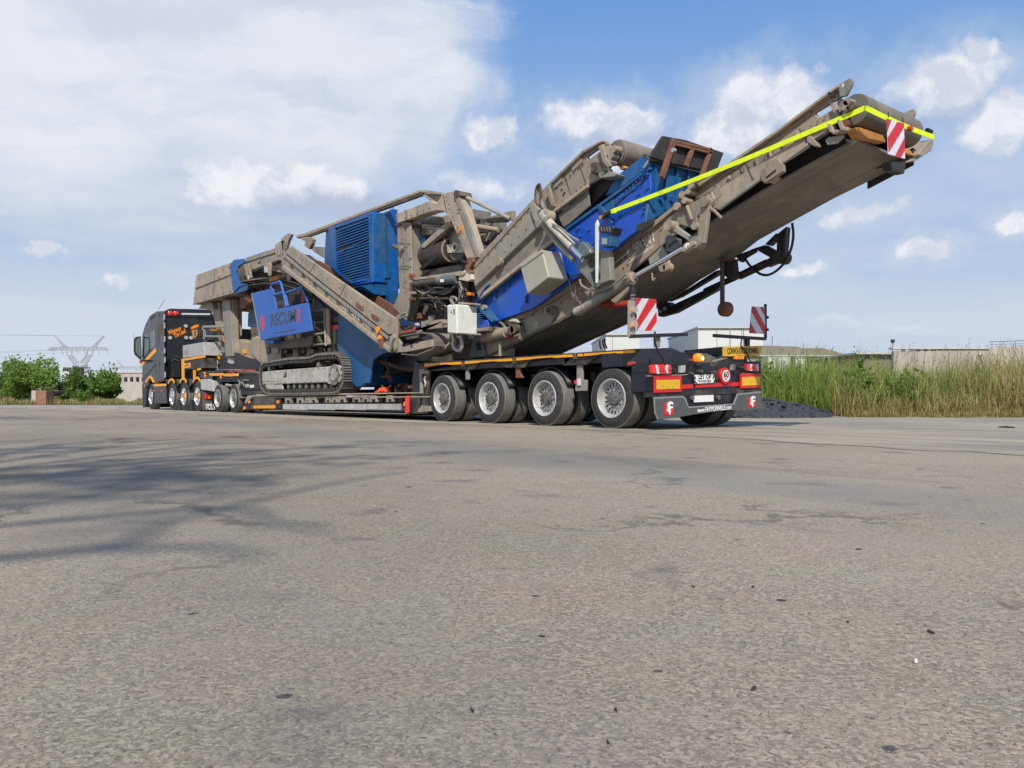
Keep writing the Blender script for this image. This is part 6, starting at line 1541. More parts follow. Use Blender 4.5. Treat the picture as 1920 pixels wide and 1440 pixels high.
pl('drum_guard', 'steel', 'D2', [(1090, 630), (1340, 640), (1380, 740), (1320, 800), (1180, 700), (1100, 640)], SY + 0.3, 0.2, 0.01)
pl('scraper', 'cream', 'D2', [(1260, 790), (1310, 830), (1365, 775), (1370, 800), (1310, 860), (1265, 915), (1255, 905), (1290, 850)], SY + 0.25, 0.04)
pl('middle_frame', 'steel', 'D2', [(590, 390), (720, 160), (900, 80), (1290, 110), (1290, 380), (870, 400), (700, 420)], 0.45, 0.12)
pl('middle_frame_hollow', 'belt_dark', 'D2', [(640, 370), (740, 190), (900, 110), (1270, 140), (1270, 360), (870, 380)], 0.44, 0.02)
pl('flow_vane', 'cream', 'D2', [(885, 240), (920, 110), (950, 95), (985, 140), (930, 240), (900, 300)], 0.38, 0.05)

# ---------------------------------------------------------------- engine cabinet with louvres
cb = pl('engine_cabinet', 'bluel', 'C', [(330, 402), (640, 275), (662, 270), (668, 905), (485, 936), (330, 800)], 0.03, 1.15, 0.015)
o = obj('cabinet_side', bm_prism([cy('C', (330, 402), 0.035), cy('C', (330, 800), 0.035), Y(*px('C', (232, 745)), 0.35), Y(*px('C', (236, 600)), 0.35), Y(*px('C', (248, 412)), 0.35)], (0, 0.6, 0)), M['bluel'], CRU, bevel=0.01)
# raised rim round the louvre opening
rim_pts = [(330, 412), (642, 306), (655, 880), (480, 905), (332, 792)]
for a, b_ in zip(rim_pts, rim_pts[1:] + rim_pts[:1]): bar('louvre_rim', 'bluel', 'C', a, b_, 0.02, 0.05, 0.07)
pl('louvre_recess', 'ink', 'C', [(332, 414), (640, 310), (652, 876), (480, 898), (334, 790)], 0.026, 0.002, 0.0)
xa, xb = cy('C', (336, 600), 0).x, cy('C', (648, 600), 0).x
ztop, zbot = cy('C', (640, 340), 0.02).z, cy('C', (650, 870), 0.02).z
xl = cy('C', (480, 900), 0.02).x; zl = cy('C', (334, 790), 0.02).z; zll = cy('C', (480, 896), 0.02).z
N = 22
for k in range(N):
    z = ztop + (zbot - ztop) * k / (N - 1)
    x0 = xa
    if z < zl: x0 = xa + (xl - xa) * min(1, (zl - z) / max(1e-3, (zl - zll)))
    ztl = cy('C', (334, 418), 0.02).z; ztr = cy('C', (640, 314), 0.02).z
    if z > ztl - 0.02: x0 = max(x0, xa + (xb - xa) * (z - ztl + 0.02) / max(1e-3, (ztr - ztl)))
    droop = 0.05 if k == 7 else 0.0
    bm = bmesh.new()
    p0, p1 = Vector((x0 + 0.03, 0, z - droop * 2)), Vector((xb - 0.02, 0, z + droop * 0.6))
    prof = [(0.022, 0.020), (-0.016, -0.012), (-0.016, -0.026), (0.024, 0.008)]
    A_ = [bm.verts.new((p0.x, y, p0.z + zz)) for y, zz in prof]; B_ = [bm.verts.new((p1.x, y, p1.z + zz)) for y, zz in prof]
    bm.faces.new(A_); bm.faces.new(B_[::-1])
    for i in range(4): bm.faces.new((A_[i], B_[i], B_[(i + 1) % 4], A_[(i + 1) % 4]))
    bmesh.ops.recalc_face_normals(bm, faces=bm.faces); obj('louvre', bm, M['bluel'], CRU)
XC = cy('C', (664, 600), 0.03).x
pl('cabinet_sill', 'blue', 'C', [(430, 880), (485, 914), (662, 884), (668, 906), (486, 938), (400, 880)], 0.012, 0.03, 0.003)
yw = X(*px('C', (790, 600)), XC).y
o = obj('cabinet_door', bm_prism([cx('C', p, XC + 0.012) for p in ((700, 285), (785, 295), (795, 890), (680, 900), (676, 330))], (-0.02, 0, 0)), M['blued'], CRU, bevel=0.006)
o = obj('cabinet_extension', bm_prism([cx('C', p, XC + 0.03) for p in ((788, 290), (850, 248), (892, 255), (900, 1000), (800, 1008))], (-0.6, 0, 0)), M['bluel'], CRU, bevel=0.01)
o = obj('cabinet_skirt', bm_prism([cx('C', p, XC - 0.02) for p in ((560, 940), (790, 905), (890, 910), (895, 1010), (690, 1022))], (-0.9, 0, 0)), M['blued'], CRU, bevel=0.01)
pl('cabinet_lower_edge', 'bluel', 'C', [(620, 1000), (690, 1022), (800, 1008), (890, 1000), (890, 1014), (800, 1022), (690, 1034)], 0.22, 0.03)
o = obj('door_latch', bm_prism([cx('C', p, XC + 0.06) for p in ((778, 820), (826, 815), (828, 870), (780, 876))], (-0.04, 0, 0)), M['blued'], CRU, bevel=0.01)
tube('door_seam', M['navy'], CRU, [cx('C', (790, 300), XC + 0.035), cx('C', (797, 1000), XC + 0.035)], 0.012, 6)
tube('lifting_eye', M['bluel'], CRU, curve_pts([cx('C', p, XC) for p in ((828, 262), (832, 236), (846, 234), (850, 258))]), 0.012, 6)
pl('blue_inner_plate', 'blued', 'C', [(1010, 500), (1060, 480), (1150, 470), (1120, 600), (1060, 660), (1060, 840), (1020, 800)], 0.75, 0.4)
pl('lower_blue_plate', 'blued', 'C', [(720, 1030), (890, 1010), (880, 1130), (820, 1130)], 0.4, 0.4)
pl('cabinet_under', 'steeld', 'C', [(480, 945), (700, 1030), (860, 1180), (830, 1200), (560, 1000)], 0.35, 0.5)

# ---------------------------------------------------------------- rails and arms in the middle
FY = 0.26
pl('long_rail', 'steel', 'C', [(-20, 485), (60, 462), (1085, 78), (1150, 78), (1285, 98), (1292, 122), (1140, 102), (1090, 100), (60, 490), (-20, 512)], FY, 0.10, 0.006)
pl('rail_underside', 'steeld', 'C', [(60, 490), (1090, 100), (1120, 106), (1110, 122), (70, 504)], FY + 0.01, 0.08, 0.0)
pl('rail_gusset', 'steeld', 'C', [(1118, 108), (1278, 120), (1278, 212), (1240, 215)], FY + 0.02, 0.05)
pl('gusset_edge', 'steel', 'C', [(1110, 122), (1130, 118), (1262, 202), (1290, 110), (1300, 118), (1282, 220), (1245, 222)], FY + 0.0, 0.09)
pl('rail_post', 'steel', 'C', [(20, 505), (110, 500), (125, 520), (118, 560), (90, 610), (50, 580), (60, 530), (30, 530)], FY - 0.1, 0.1, 0.01)
pl('rail_support', 'steel2', 'C', [(100, 585), (222, 590), (222, 690), (130, 630)], 0.8, 0.2)
arch = pl('arch_frame', 'steel', 'C', [(876, 292), (1182, 172), (1240, 200), (1290, 110), (1400, 84), (1440, 92), (1452, 140), (1500, 320), (1612, 680), (1590, 690), (1556, 715), (1512, 700), (1420, 470), (1355, 320), (1305, 268), (1240, 262), (1180, 275), (885, 380)], 0.10, 0.22, 0.012)
pl('arch_edge', 'steel2', 'C', [(1395, 100), (1440, 130), (1560, 470), (1612, 680), (1590, 686), (1500, 420), (1400, 130)], 0.07, 0.05, 0.006)
pl('arch_cap', 'steeld', 'C', [(1400, 88), (1445, 85), (1456, 125), (1430, 145), (1405, 120)], 0.06, 0.28)
pin('arch_pin', 'steeld', 'C', (1412, 112), 0.05, 0.07, 0.1)
pl('arch_label_plate', 'wood', 'C', [(1422, 395), (1445, 398), (1450, 435), (1440, 468), (1428, 460), (1425, 430)], 0.055, 0.05)
pl('arch_foot', 'rust', 'C', [(1512, 690), (1560, 680), (1570, 720), (1530, 790), (1545, 820), (1500, 800), (1495, 760), (1520, 740)], 0.05, 0.15)
pl('main_post', 'steel', 'C', [(882, 392), (965, 372), (1000, 392), (1018, 800), (1022, 1000), (958, 1252), (846, 1138), (905, 990), (890, 640)], 0.16, 0.26, 0.015)
pl('post_side', 'steel2', 'C', [(965, 385), (1002, 395), (1020, 800), (1025, 1000), (962, 1250), (958, 1240), (1000, 990), (988, 700)], 0.13, 0.04, 0.004)
pl('post_head', 'steeld', 'C', [(862, 385), (930, 365), (1000, 372), (1000, 395), (960, 425), (930, 385), (870, 400)], 0.12, 0.3)
tube('post_lamp', M['steeld'], CRU, [cy('C', (850, 580), 0.05), cy('C', (905, 605), 0.12)], 0.05, 10)
pin('lamp_ring', 'steel', 'C', (910, 605), 0.08, 0.06, 0.06)
for k, p in enumerate(((1010, 830), (1030, 855))): pl('red_bracket', 'redd', 'C', [(p[0] - 20, p[1] - 10), (p[0] + 20, p[1] + 5), (p[0] + 15, p[1] + 25), (p[0] - 15, p[1] + 15)], 0.1, 0.06)
pl('cross_beam', 'steel2', 'C', [(1000, 400), (1230, 420), (1290, 430), (1260, 480), (1200, 482), (1060, 480), (1002, 520)], 0.45, 0.12, 0.01)
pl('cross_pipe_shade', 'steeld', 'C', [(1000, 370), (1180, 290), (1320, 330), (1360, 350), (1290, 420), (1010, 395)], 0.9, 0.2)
tube('cross_pipe', M['steel'], CRU, [cy('C', (1120, 345), 0.7), cy('C', (1330, 350), 0.7)], 0.10, 14)
pl('diagonal_brace', 'steel', 'C', [(1100, 570), (1330, 365), (1372, 372), (1365, 400), (1130, 600), (1108, 600)], 0.30, 0.12, 0.008)
pl('brace_underside', 'steeld', 'C', [(1110, 602), (1130, 600), (1365, 402), (1370, 425), (1140, 625)], 0.33, 0.12)
pl('upper_brace', 'steel2', 'C', [(1340, 390), (1290, 440), (1300, 500), (1460, 470), (1420, 420)], 0.6, 0.1)
# magnet drum and belt lying across
ca, cb_ = cy('C', (1385, 625), 0.42), cy('C', (1385, 625), 0.42)
drum_c = cy('C', (1372, 622), 0.55)
lathe('magnet_drum', M['belt_dark'], CRU, drum_c + Vector((-1.25, 0, -0.0)), 'x', [(0, 0.0), (0, 0.245), (1.25, 0.245), (1.27, 0.23)], 36)
pl('magnet_belt', 'belt_dark', 'C', [(1062, 700), (1110, 660), (1245, 555), (1300, 540), (1275, 620), (1310, 690), (1400, 735), (1490, 750), (1480, 800), (1075, 850)], 0.70, 0.7, 0.02)
lathe('drum_end', M['steel'], CRU, drum_c, 'x', [(0.005, 0.245), (0.03, 0.245), (0.03, 0.215), (-0.08, 0.20), (-0.08, 0.0)], 36)
pl('drum_bearing', 'steel', 'C', [(1300, 480), (1440, 455), (1465, 560), (1330, 560)], 0.50, 0.2)
pl('bearing_plate', 'cream', 'C', [(1325, 565), (1460, 565), (1470, 640), (1340, 645)], 0.44, 0.06); pin('bearing', 'cream', 'C', (1400, 590), 0.38, 0.09, 0.1); pin('bearing_hole', 'ink', 'C', (1400, 590), 0.37, 0.045, 0.02)
pl('bearing_lower', 'steeld', 'C', [(1340, 650), (1475, 645), (1470, 700), (1380, 715)], 0.45, 0.06)
pl('drum_clip', 'ink', 'C', [(1085, 780), (1225, 670), (1238, 690), (1095, 805)], 0.28, 0.03)
pl('magnet_casing', 'steel', 'C', [(1050, 670), (1110, 610), (1240, 545), (1290, 540), (1200, 640), (1080, 760)], 0.5, 0.9, 0.01)
pl('lower_belt', 'belt_dark', 'C', [(1075, 810), (1480, 745), (1490, 815), (1080, 865)], 0.4, 1.2)
# tray, cylinder, hoses under the drum
pl('tray', 'steel', 'C', [(1018, 872), (1455, 808), (1495, 820), (1480, 845), (1050, 888)], 0.05, 0.5, 0.006)
pipe('tray_cylinder', 'steeld', 'C', [(1040, 925), (1270, 890)], 0.12, 0.075, 14); pipe('tray_cylinder', 'teal', 'C', [(1270, 890), (1435, 875)], 0.12, 0.10, 14)
pl('cylinder_label', 'white', 'C', [(1272, 882), (1304, 878), (1304, 905), (1274, 908)], 0.02, 0.01, 0.0)
pl('corner_bracket', 'cream', 'C', [(1440, 840), (1500, 790), (1545, 815), (1560, 880), (1520, 900), (1440, 885)], 0.08, 0.14)
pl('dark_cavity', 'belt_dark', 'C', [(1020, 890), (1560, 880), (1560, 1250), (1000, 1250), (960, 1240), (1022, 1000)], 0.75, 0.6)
pl('side_fins', 'rust', 'C', [(1000, 930), (1060, 940), (1050, 955), (1000, 945)], 0.15, 0.1); pl('side_fins', 'rust', 'C', [(1005, 975), (1065, 980), (1055, 1000), (1008, 990)], 0.15, 0.1)
pl('pump_block', 'steel', 'C', [(1050, 965), (1140, 950), (1240, 965), (1200, 1000), (1110, 1010), (1060, 1030)], 0.3, 0.25, 0.02)
for k in range(3): pipe('hydraulic_hose', 'hoseg' if k else 'hose', 'C', [(1110, 1000 + k * 14), (1200, 1015 - k * 10), (1320, 985 + k * 12), (1420, 955 - k * 10)], 0.2, 0.03, 7, True)
pl('steel_gusset', 'teal', 'C', [(1160, 1050), (1260, 1045), (1330, 1110), (1200, 1090)], 0.25, 0.05)
pl('link_arm', 'steel', 'C', [(1075, 1045), (1250, 1035), (1250, 1050), (1085, 1060)], 0.2, 0.08)
for pts in ([(1490, 990), (1545, 1000), (1550, 1030), (1510, 1020)], [(1460, 1080), (1500, 1060), (1500, 1100), (1460, 1105)]): pl('rusty_fitting', 'rust', 'C', pts, 0.15, 0.1)
pl('orange_tag', 'orange', 'C', [(1495, 995), (1545, 1000), (1545, 1025), (1515, 1028)], 0.12, 0.02)
tube('fitting_column', M['steeld'], CRU, [cy('C', (1480, 900), 0.2), cy('C', (1485, 1110), 0.2)], 0.1, 10)
# light cabinet
ebx = pl('control_cabinet', 'box', 'C', [(1334, 1112), (1424, 1106), (1426, 1372), (1336, 1366)], -0.30, 0.46, 0.02)
pl('cabinet_mark', 'ink', 'C', [(1392, 1148), (1402, 1148), (1402, 1202), (1393, 1202)], -0.303, 0.004, 0.0, parent=ebx); pl('cabinet_mark', 'ink', 'C', [(1366, 1185), (1376, 1160), (1376, 1190)], -0.303, 0.004, 0.0, parent=ebx)
xq = cy('C', (1425, 1200), -0.30).x
for p in (((1386, 1110), (1365, 1060), (1385, 1040), (1415, 1050), (1425, 1075)), ((1395, 1110), (1380, 1060), (1400, 1048))): pipe('cabinet_cable', 'hoseg', 'C', list(p), -0.1, 0.022, 7, True)
pl('cabinet_shelf', 'steel', 'C', [(1430, 1085), (1560, 1095), (1560, 1110), (1435, 1105)], -0.05, 0.2); pl('cabinet_foot', 'steel2', 'C', [(1500, 1372), (1575, 1366), (1580, 1382), (1520, 1390)], 0.0, 0.3)
for k in range(2): pipe('hose_loop', 'hoseg' if k else 'galv', 'D2', [(1420, 650), (1440 + k * 30, 720), (1430 + k * 40, 850 - k * 30), (1490, 920 - k * 30), (1560 - k * 20, 925 - k * 50), (1600 - k * 20, 820), (1570, 660)], -0.05 + 0.05 * k, 0.03, 7, True)
pl('dark_filler_body', 'steeld', 'P', [(735, 640), (890, 560), (925, 600), (890, 672), (880, 684), (700, 704)], 0.7, 1.2, 0.0)  # added dark filler, keeps bright sky from showing below the control cabinet
# far-side frames seen through the arch
for a, b_, w in (((1500, 300), (1705, 335), 0.28), ((1510, 365), (1850, 410), 0.22), ((1545, 480), (1760, 520), 0.24)):
    bar('far_frame_beam', 'steel2', 'C', a, b_, 1.3, 0.12, w)
pl('far_dark_frame', 'steeld', 'C', [(1530, 420), (1850, 430), (1780, 480), (1550, 470)], 1.5, 0.1); pl('far_dark_frame', 'steeld', 'C', [(1570, 530), (1720, 540), (1600, 670)], 1.2, 0.1)
pl('far_conveyor_wall', 'steel', 'C', [(1500, 298), (1700, 325), (1920, 262), (1920, 350), (1700, 345), (1500, 340)], 1.5, 0.1)
for p in (((1470, 125), (1900, 335)),): pipe('stay_bar', 'steel2', 'C', list(p[0]) if False else [p[0], p[1]], [0.2, 0.45], 0.035)
for k in range(3): bar('hinge_stack', 'steeld', 'C', (1700, 345 + k * 10), (1880, 330 + k * 14), 0.5, 0.1, 0.03)

# ---------------------------------------------------------------- long grey beam and the upper conveyor
pl('long_beam', 'steel2', 'P', [(884, 497), (899, 476), (993, 381), (1004, 384), (1018, 397), (1010, 424), (890, 538)], 0.14, 0.16, 0.012)
pl('beam_top', 'steel', 'P', [(884, 497), (993, 380), (998, 383), (890, 502)], 0.12, 0.06, 0.004)
pin('beam_eye', 'steel', 'E', (130, 960), 0.09, 0.075, 0.08)
pl('under_beam_belt', 'belt', 'P', [(890, 538), (1010, 424), (1030, 436), (1040, 448), (898, 560)], 0.22, 1.0, 0.004)
pl('under_beam_lip', 'steel', 'P', [(896, 556), (1038, 444), (1041, 449), (898, 562)], 0.20, 0.05, 0.002)
pl('beam_bracket', 'steel2', 'E', [(355, 560), (385, 545), (450, 600), (452, 640), (430, 700), (408, 705), (370, 620)], 0.08, 0.06, 0.01)
pin('bracket_pin', 'steel', 'E', (415, 690), 0.04, 0.06, 0.08); pin('bracket_pin', 'steeld', 'E', (425, 605), 0.06, 0.04, 0.04)
uw = pl('upper_conveyor_wall', 'steel', 'E', [(350, 545), (500, 390), (560, 330), (730, 165), (880, 85), (915, 95), (925, 118), (850, 150), (775, 205), (775, 232), (860, 170), (880, 235), (905, 255), (905, 340), (860, 365), (800, 398), (768, 420), (540, 590), (455, 612)], 0.30, 0.05, 0.008)
pl('upper_wall_flange', 'steel', 'E', [(500, 392), (730, 167), (880, 86), (882, 98), (738, 182), (512, 402)], 0.24, 0.06, 0.003)
for q in ([(650, 268), (722, 205), (742, 225), (738, 245), (665, 318)], [(520, 405), (580, 345), (595, 365), (590, 385), (525, 448)]): 
    pl('pressed_panel', 'steel2', 'E', q, 0.285, 0.014, 0.006); pl('panel_inset', 'steel', 'E', [((x - 655) * 0.86 + 660 if x > 600 else (x - 555) * 0.8 + 555, (y - 262) * 0.82 + 262 if x > 600 else (y - 395) * 0.8 + 395) for x, y in q], 0.279, 0.005, 0.001)
twin(uw, 1.6)
pl('wall_lower_flange', 'steel', 'E', [(455, 590), (535, 575), (768, 405), (775, 425), (540, 602), (460, 620)], 0.25, 0.06)
pl('rubber_skirt', 'belt', 'E', [(560, 632), (640, 560), (775, 420), (790, 560), (640, 690), (600, 715)], 0.34, 0.03)
pl('skirt_slot', 'steel', 'E', [(575, 590), (640, 548), (645, 565), (600, 600)], 0.32, 0.03)
pl('belt_underside', 'belt_dark', 'E', [(775, 425), (905, 345), (985, 345), (960, 400), (920, 440), (795, 560)], 0.45, 1.2)
# head drum of the upper conveyor
c = cy('E', (980, 172), 0.42)
lathe('upper_head_drum', M['belt'], CRU, c, 'y', [(0, 0.14), (0, 0.18), (0.03, 0.183), (0.04, 0.195), (1.25, 0.195), (1.25, 0)], 36)
lathe('drum_face', M['steeld'], CRU, c, 'y', [(0.02, 0.165), (0.05, 0.14), (0.05, 0)], 28)
lathe('drum_motor', M['steel'], CRU, cy('E', (925, 175), 0.28), 'y', [(0, 0.0), (0, 0.085), (0.06, 0.085), (0.06, 0.05), (0.22, 0.05)], 18)
for p, r_ in (((915, 160), .075), ((938, 195), 0.06), ((960, 150), 0.055), ((925, 240), 0.05)): pin('motor_housing', 'steel', 'E', p, 0.24, r_, 0.14)
pl('bearing_frame', 'steel', 'E', [(850, 130), (880, 115), (905, 215), (940, 270), (920, 290), (880, 240)], 0.22, 0.06, 0.006)
pl('bearing_shelf', 'steeld', 'E', [(790, 255), (830, 240), (860, 300), (920, 285), (930, 315), (880, 350), (845, 320), (800, 330)], 0.20, 0.1)
pin('shelf_ring', 'steeld', 'E', (815, 285), 0.18, 0.055, 0.04); pl('yellow_scraper', 'wood', 'E', [(990, 255), (1010, 250), (1055, 290), (1010, 300)], 0.5, 0.3)
pl('shelf_block', 'steel2', 'E', [(850, 320), (900, 300), (945, 318), (980, 330), (970, 348), (860, 360)], 0.2, 0.2)
for k in range(3): pipe('cable_loop', 'hoseg' if k else 'chain', 'E', [(450, 600), (400 + k * 12, 520), (405 + k * 8, 430 - k * 8), (432, 405), (440 - k * 4, 460), (430 + k * 10, 540), (470, 600)], 0.12 + 0.03 * k, 0.016, 6, True)
for k in range(3): pl('cable_clamp', 'steel', 'E', [(470 + k * 25, 430 + k * 40), (495 + k * 10, 415 + k * 40), (520 + k * 8, 500 + k * 30), (515, 560 + k * 10), (495, 520 + k * 20)], 0.18 + 0.02 * k, 0.05, 0.01)
for p in ((585, 445), (605, 465), (598, 480), (790, 420)): pin('wall_bolt', 'ink', 'E', p, 0.285, 0.016, 0.02, 8)

# ---------------------------------------------------------------- the blue screen box
sb = pl('screen_side', 'blue', 'E', [(-20, 1200), (300, 960), (620, 720), (960, 480), (1222, 290), (1230, 440), (1192, 690), (1080, 760), (925, 890), (690, 1080), (380, 1300), (95, 1400), (20, 1345)], 0.34, 0.05, 0.006)
twin(sb, 1.55)
pl('screen_upper_plate', 'bluel', 'E', [(900, 485), (985, 345), (1060, 285), (1190, 190), (1225, 215), (1226, 275), (960, 468)], 0.40, 0.05, 0.006)
pl('screen_rib', 'blued', 'E', [(610, 722), (960, 470), (1222, 280), (1224, 296), (966, 488), (620, 738)], 0.30, 0.06, 0.004)
pl('screen_lower_rib', 'blue', 'E', [(690, 1060), (925, 885), (1080, 755), (1190, 690), (1190, 702), (1085, 772), (925, 905), (690, 1082)], 0.30, 0.06, 0.004)
pl('screen_mid_seam', 'navy', 'E', [(960, 560), (1210, 350), (1214, 356), (962, 572)], 0.332, 0.01, 0.0)
pl('screen_floor', 'navy', 'E', [(20, 1345), (95, 1395), (690, 1070), (1190, 690), (1190, 670), (690, 1040), (60, 1330)], 0.4, 1.45, 0.0)
for k, p in enumerate(((108, 1250), (330, 1260))): bar('screen_stiffener', 'bluel', 'E', p, (p[0] + 4, p[1] - 160), 0.32, 0.04, 0.03)
bar('screen_stiffener', 'blued', 'E', (870, 560), (960, 690), 0.32, 0.05, 0.04); bar('screen_stiffener', 'blued', 'E', (840, 560), (930, 640), 0.32, 0.04, 0.04)
pl('screen_patch', 'blued', 'E', [(860, 545), (960, 490), (968, 590), (880, 660)], 0.33, 0.012, 0.002)
for p in ((232, 1058), (150, 1130), (202, 1136), (162, 1172), (700, 722), (776, 732), (716, 776), (1020, 490), (1105, 430), (1195, 430), (1130, 476), (1046, 540), (1166, 360), (1200, 312), (1186, 332), (1126, 360), (1172, 575), (1166, 612), (1150, 690), (1205, 330), (800, 830), (808, 860), (640, 830), (1150, 330), (990, 640)):
    big = p in ((1105, 430), (1020, 490), (700, 722), (232, 1058), (1046, 540), (1195, 430))
    q = pin('bolt_head', 'bluel', 'E', p, 0.31, 0.034 if big else 0.022, 0.035, 8)
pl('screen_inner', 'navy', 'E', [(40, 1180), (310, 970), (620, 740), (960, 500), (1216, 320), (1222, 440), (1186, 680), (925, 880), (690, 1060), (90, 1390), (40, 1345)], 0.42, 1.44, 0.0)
pl('upper_frame_inner', 'steeld', 'E', [(450, 610), (540, 560), (770, 405), (960, 330), (960, 480), (800, 580), (620, 720), (480, 800), (430, 700)], 0.60, 1.0, 0.0)
# rear end of the screen
xs = cy('E', (1226, 300), 0.36).x
o = obj('screen_rear_wall', bm_prism([cx('E', p, xs) for p in ((1226, 232), (1700, 345), (1660, 420), (1560, 450), (1250, 660), (1190, 690), (1228, 440))], (-0.05, 0, 0)), M['blued'], CRU, bevel=0.006)
o = obj('screen_rear_rim', bm_prism([cx('E', p, xs + 0.03) for p in ((1188, 186), (1222, 200), (1700, 318), (1702, 334), (1226, 222))], (-0.06, 0, 0)), M['blued'], CRU, bevel=0.004)
o = obj('rim_edge', bm_prism([cx('E', p, xs + 0.045) for p in ((1186, 190), (1222, 216), (1700, 332), (1702, 340), (1228, 228), (1188, 290), (1180, 284), (1216, 226))], (-0.03, 0, 0)), M['steel'], CRU, bevel=0.002)
for k in range(5):
    x = 1262 + k * 78; o = obj('rear_wall_rib', bm_prism([cx('E', p, xs + 0.03) for p in ((x, 250 + k * 18), (x + 14, 254 + k * 18), (x + 8, 640 - k * 56), (x - 4, 646 - k * 56))], (-0.04, 0, 0)), M['blued'], CRU)
for p in ((1290, 515), (1370, 525), (1380, 505), (1300, 530)): cyl('bolt_head', M['bluel'], CRU, cx('E', p, xs), 'x', 0.026, 0.05, 8)
o = obj('rubber_flap', bm_prism([cx('E', p, xs + 0.02) for p in ((1165, 690), (1260, 640), (1270, 670), (1160, 735))], (-0.1, 0, 0)), M['belt_dark'], CRU)
# rubber hood with rusty frame
hx = xs + 0.12
o = obj('rubber_hood', bm_prism([cx('E', p, hx) for p in ((1243, 172), (1318, 56), (1480, 86), (1756, 178), (1692, 342), (1600, 300), (1330, 240), (1228, 205))], (-0.04, 0, 0)), M['belt_dark'], CRU, bevel=0.004)
for a, b_, w in (((1398, 84), (1308, 358), 0.085), ((1412, 100), (1668, 160), 0.04), ((1408, 120), (1662, 182), 0.04), ((1664, 150), (1575, 405), 0.07), ((1528, 150), (1482, 280), 0.075)):
    beam('rusty_frame_bar', M['rust'], CRU, cx('E', a, hx + 0.05), cx('E', b_, hx + 0.05), 0.05, w, side=(1, 0, 0))
pin('frame_bolt', 'galv', 'E', (1386, 158), 0.3, 0.03, 0.05)
# grey boxes on the screen
gb = pl('grey_terminal_box', 'boxg', 'E', [(285, 985), (445, 874), (497, 1076), (340, 1196)], -0.12, 0.42, 0.015)
pl('box_lid', 'boxg', 'E', [(283, 984), (446, 871), (452, 894), (300, 1003)], -0.135, 0.02, 0.004, parent=gb)
pipe('box_cable', 'hoseb', 'E', [(505, 870), (540, 860), (545, 810), (538, 780)], 0.1, 0.014, 6, True)

# ---------------------------------------------------------------- hydraulic strut and its bracket
HY = -0.02
pipe('strut_barrel', 'cream', 'E', [(470, 640), (520, 705), (668, 858)], HY, 0.07, 16)
pipe('strut_collar', 'galv', 'E', [(458, 622), (490, 660)], HY, 0.10, 14); pin('strut_eye', 'steel', 'E', (465, 630), HY - 0.08, 0.09, 0.16)
pipe('strut_rod', 'chrome', 'E', [(668, 858), (745, 935)], HY, 0.055, 12)
pipe('strut_guide', 'steel2', 'E', [(452, 690), (560, 830), (680, 950)], HY + 0.05, 0.05, 10)
pipe('strut_hose', 'hoseg', 'E', [(520, 690), (580, 720), (640, 770), (715, 815)], HY - 0.08, 0.018, 6, True)
pl('strut_clevis', 'teal', 'E', [(660, 845), (735, 812), (790, 870), (800, 900), (745, 935), (700, 905), (690, 870)], HY - 0.04, 0.14, 0.02)
pl('strut_bracket', 'teal', 'E', [(690, 1000), (735, 905), (935, 885), (945, 1100), (820, 1162), (800, 1130)], HY + 0.06, 0.05, 0.012)
pl('bracket_face', 'steel2', 'E', [(870, 892), (930, 888), (940, 1095), (862, 1125)], HY + 0.02, 0.1, 0.01)
pin('bracket_hole', 'ink', 'E', (803, 972), HY + 0.055, 0.075, 0.01, 18); pl('bracket_window', 'ink', 'E', [(795, 1040), (850, 1010), (872, 1080), (818, 1110)], HY + 0.054, 0.01, 0.001); pin('bracket_bolt', 'galv', 'E', (735, 945), HY, 0.04, 0.06)
pl('bracket_rim', 'steel', 'E', [(720, 905), (800, 880), (930, 880), (935, 895), (800, 900), (730, 918)], HY + 0.02, 0.06)
pl('thin_post', 'box', 'E', [(828, 690), (842, 660), (850, 690), (842, 1112), (830, 1118)], HY - 0.1, 0.03, 0.003)
pl('lamp_head', 'black', 'E', [(850, 702), (962, 712), (944, 770), (858, 752)], HY - 0.1, 0.2, 0.015)
for k in range(4): pl('lamp_fin', 'hub', 'E', [(865 + k * 20, 712), (873 + k * 20, 713), (880 + k * 20, 745), (872 + k * 20, 744)], HY - 0.112, 0.012, 0.0)
pl('lamp_box', 'blued', 'E', [(862, 765), (945, 775), (938, 850), (866, 856)], HY - 0.08, 0.18, 0.01); pl('lamp_panel', 'boxg', 'E', [(878, 792), (912, 795), (910, 838), (876, 836)], HY - 0.09, 0.02, 0.002)
# lower cable bundle and left blue brackets of the screen
for k in range(3): pipe('screen_cable', 'hoseb' if k == 0 else 'hoseg', 'C', [(1600, 1090 + 10 * k), (1650, 1010), (1690 + 8 * k, 950), (1720, 930 + 6 * k)], 0.2 + 0.03 * k, 0.02, 6, True)
pl('spring_bracket', 'blued', 'C', [(1575, 1110), (1660, 1125), (1755, 1250), (1740, 1265), (1650, 1190), (1620, 1300), (1580, 1330)], 0.2, 0.25, 0.01)
pl('bracket_base', 'blue', 'C', [(1580, 1270), (1700, 1240), (1712, 1300), (1600, 1330)], 0.15, 0.3, 0.01); pl('base_shoe', 'steel', 'C', [(1585, 1330), (1710, 1305), (1700, 1345), (1600, 1352)], 0.12, 0.35, 0.008)
bar('bracket_strut', 'blued', 'C', (1640, 1150), (1755, 1262), 0.16, 0.06, 0.05); pin('bracket_nut', 'steel', 'C', (1655, 1135), 0.14, 0.05, 0.08)
for k in range(5): pl('coil_spring', 'bluel', 'C', [(1600, 1190 + k * 20), (1640, 1183 + k * 20), (1640, 1191 + k * 20), (1600, 1198 + k * 20)], 0.10, 0.1, 0.004)

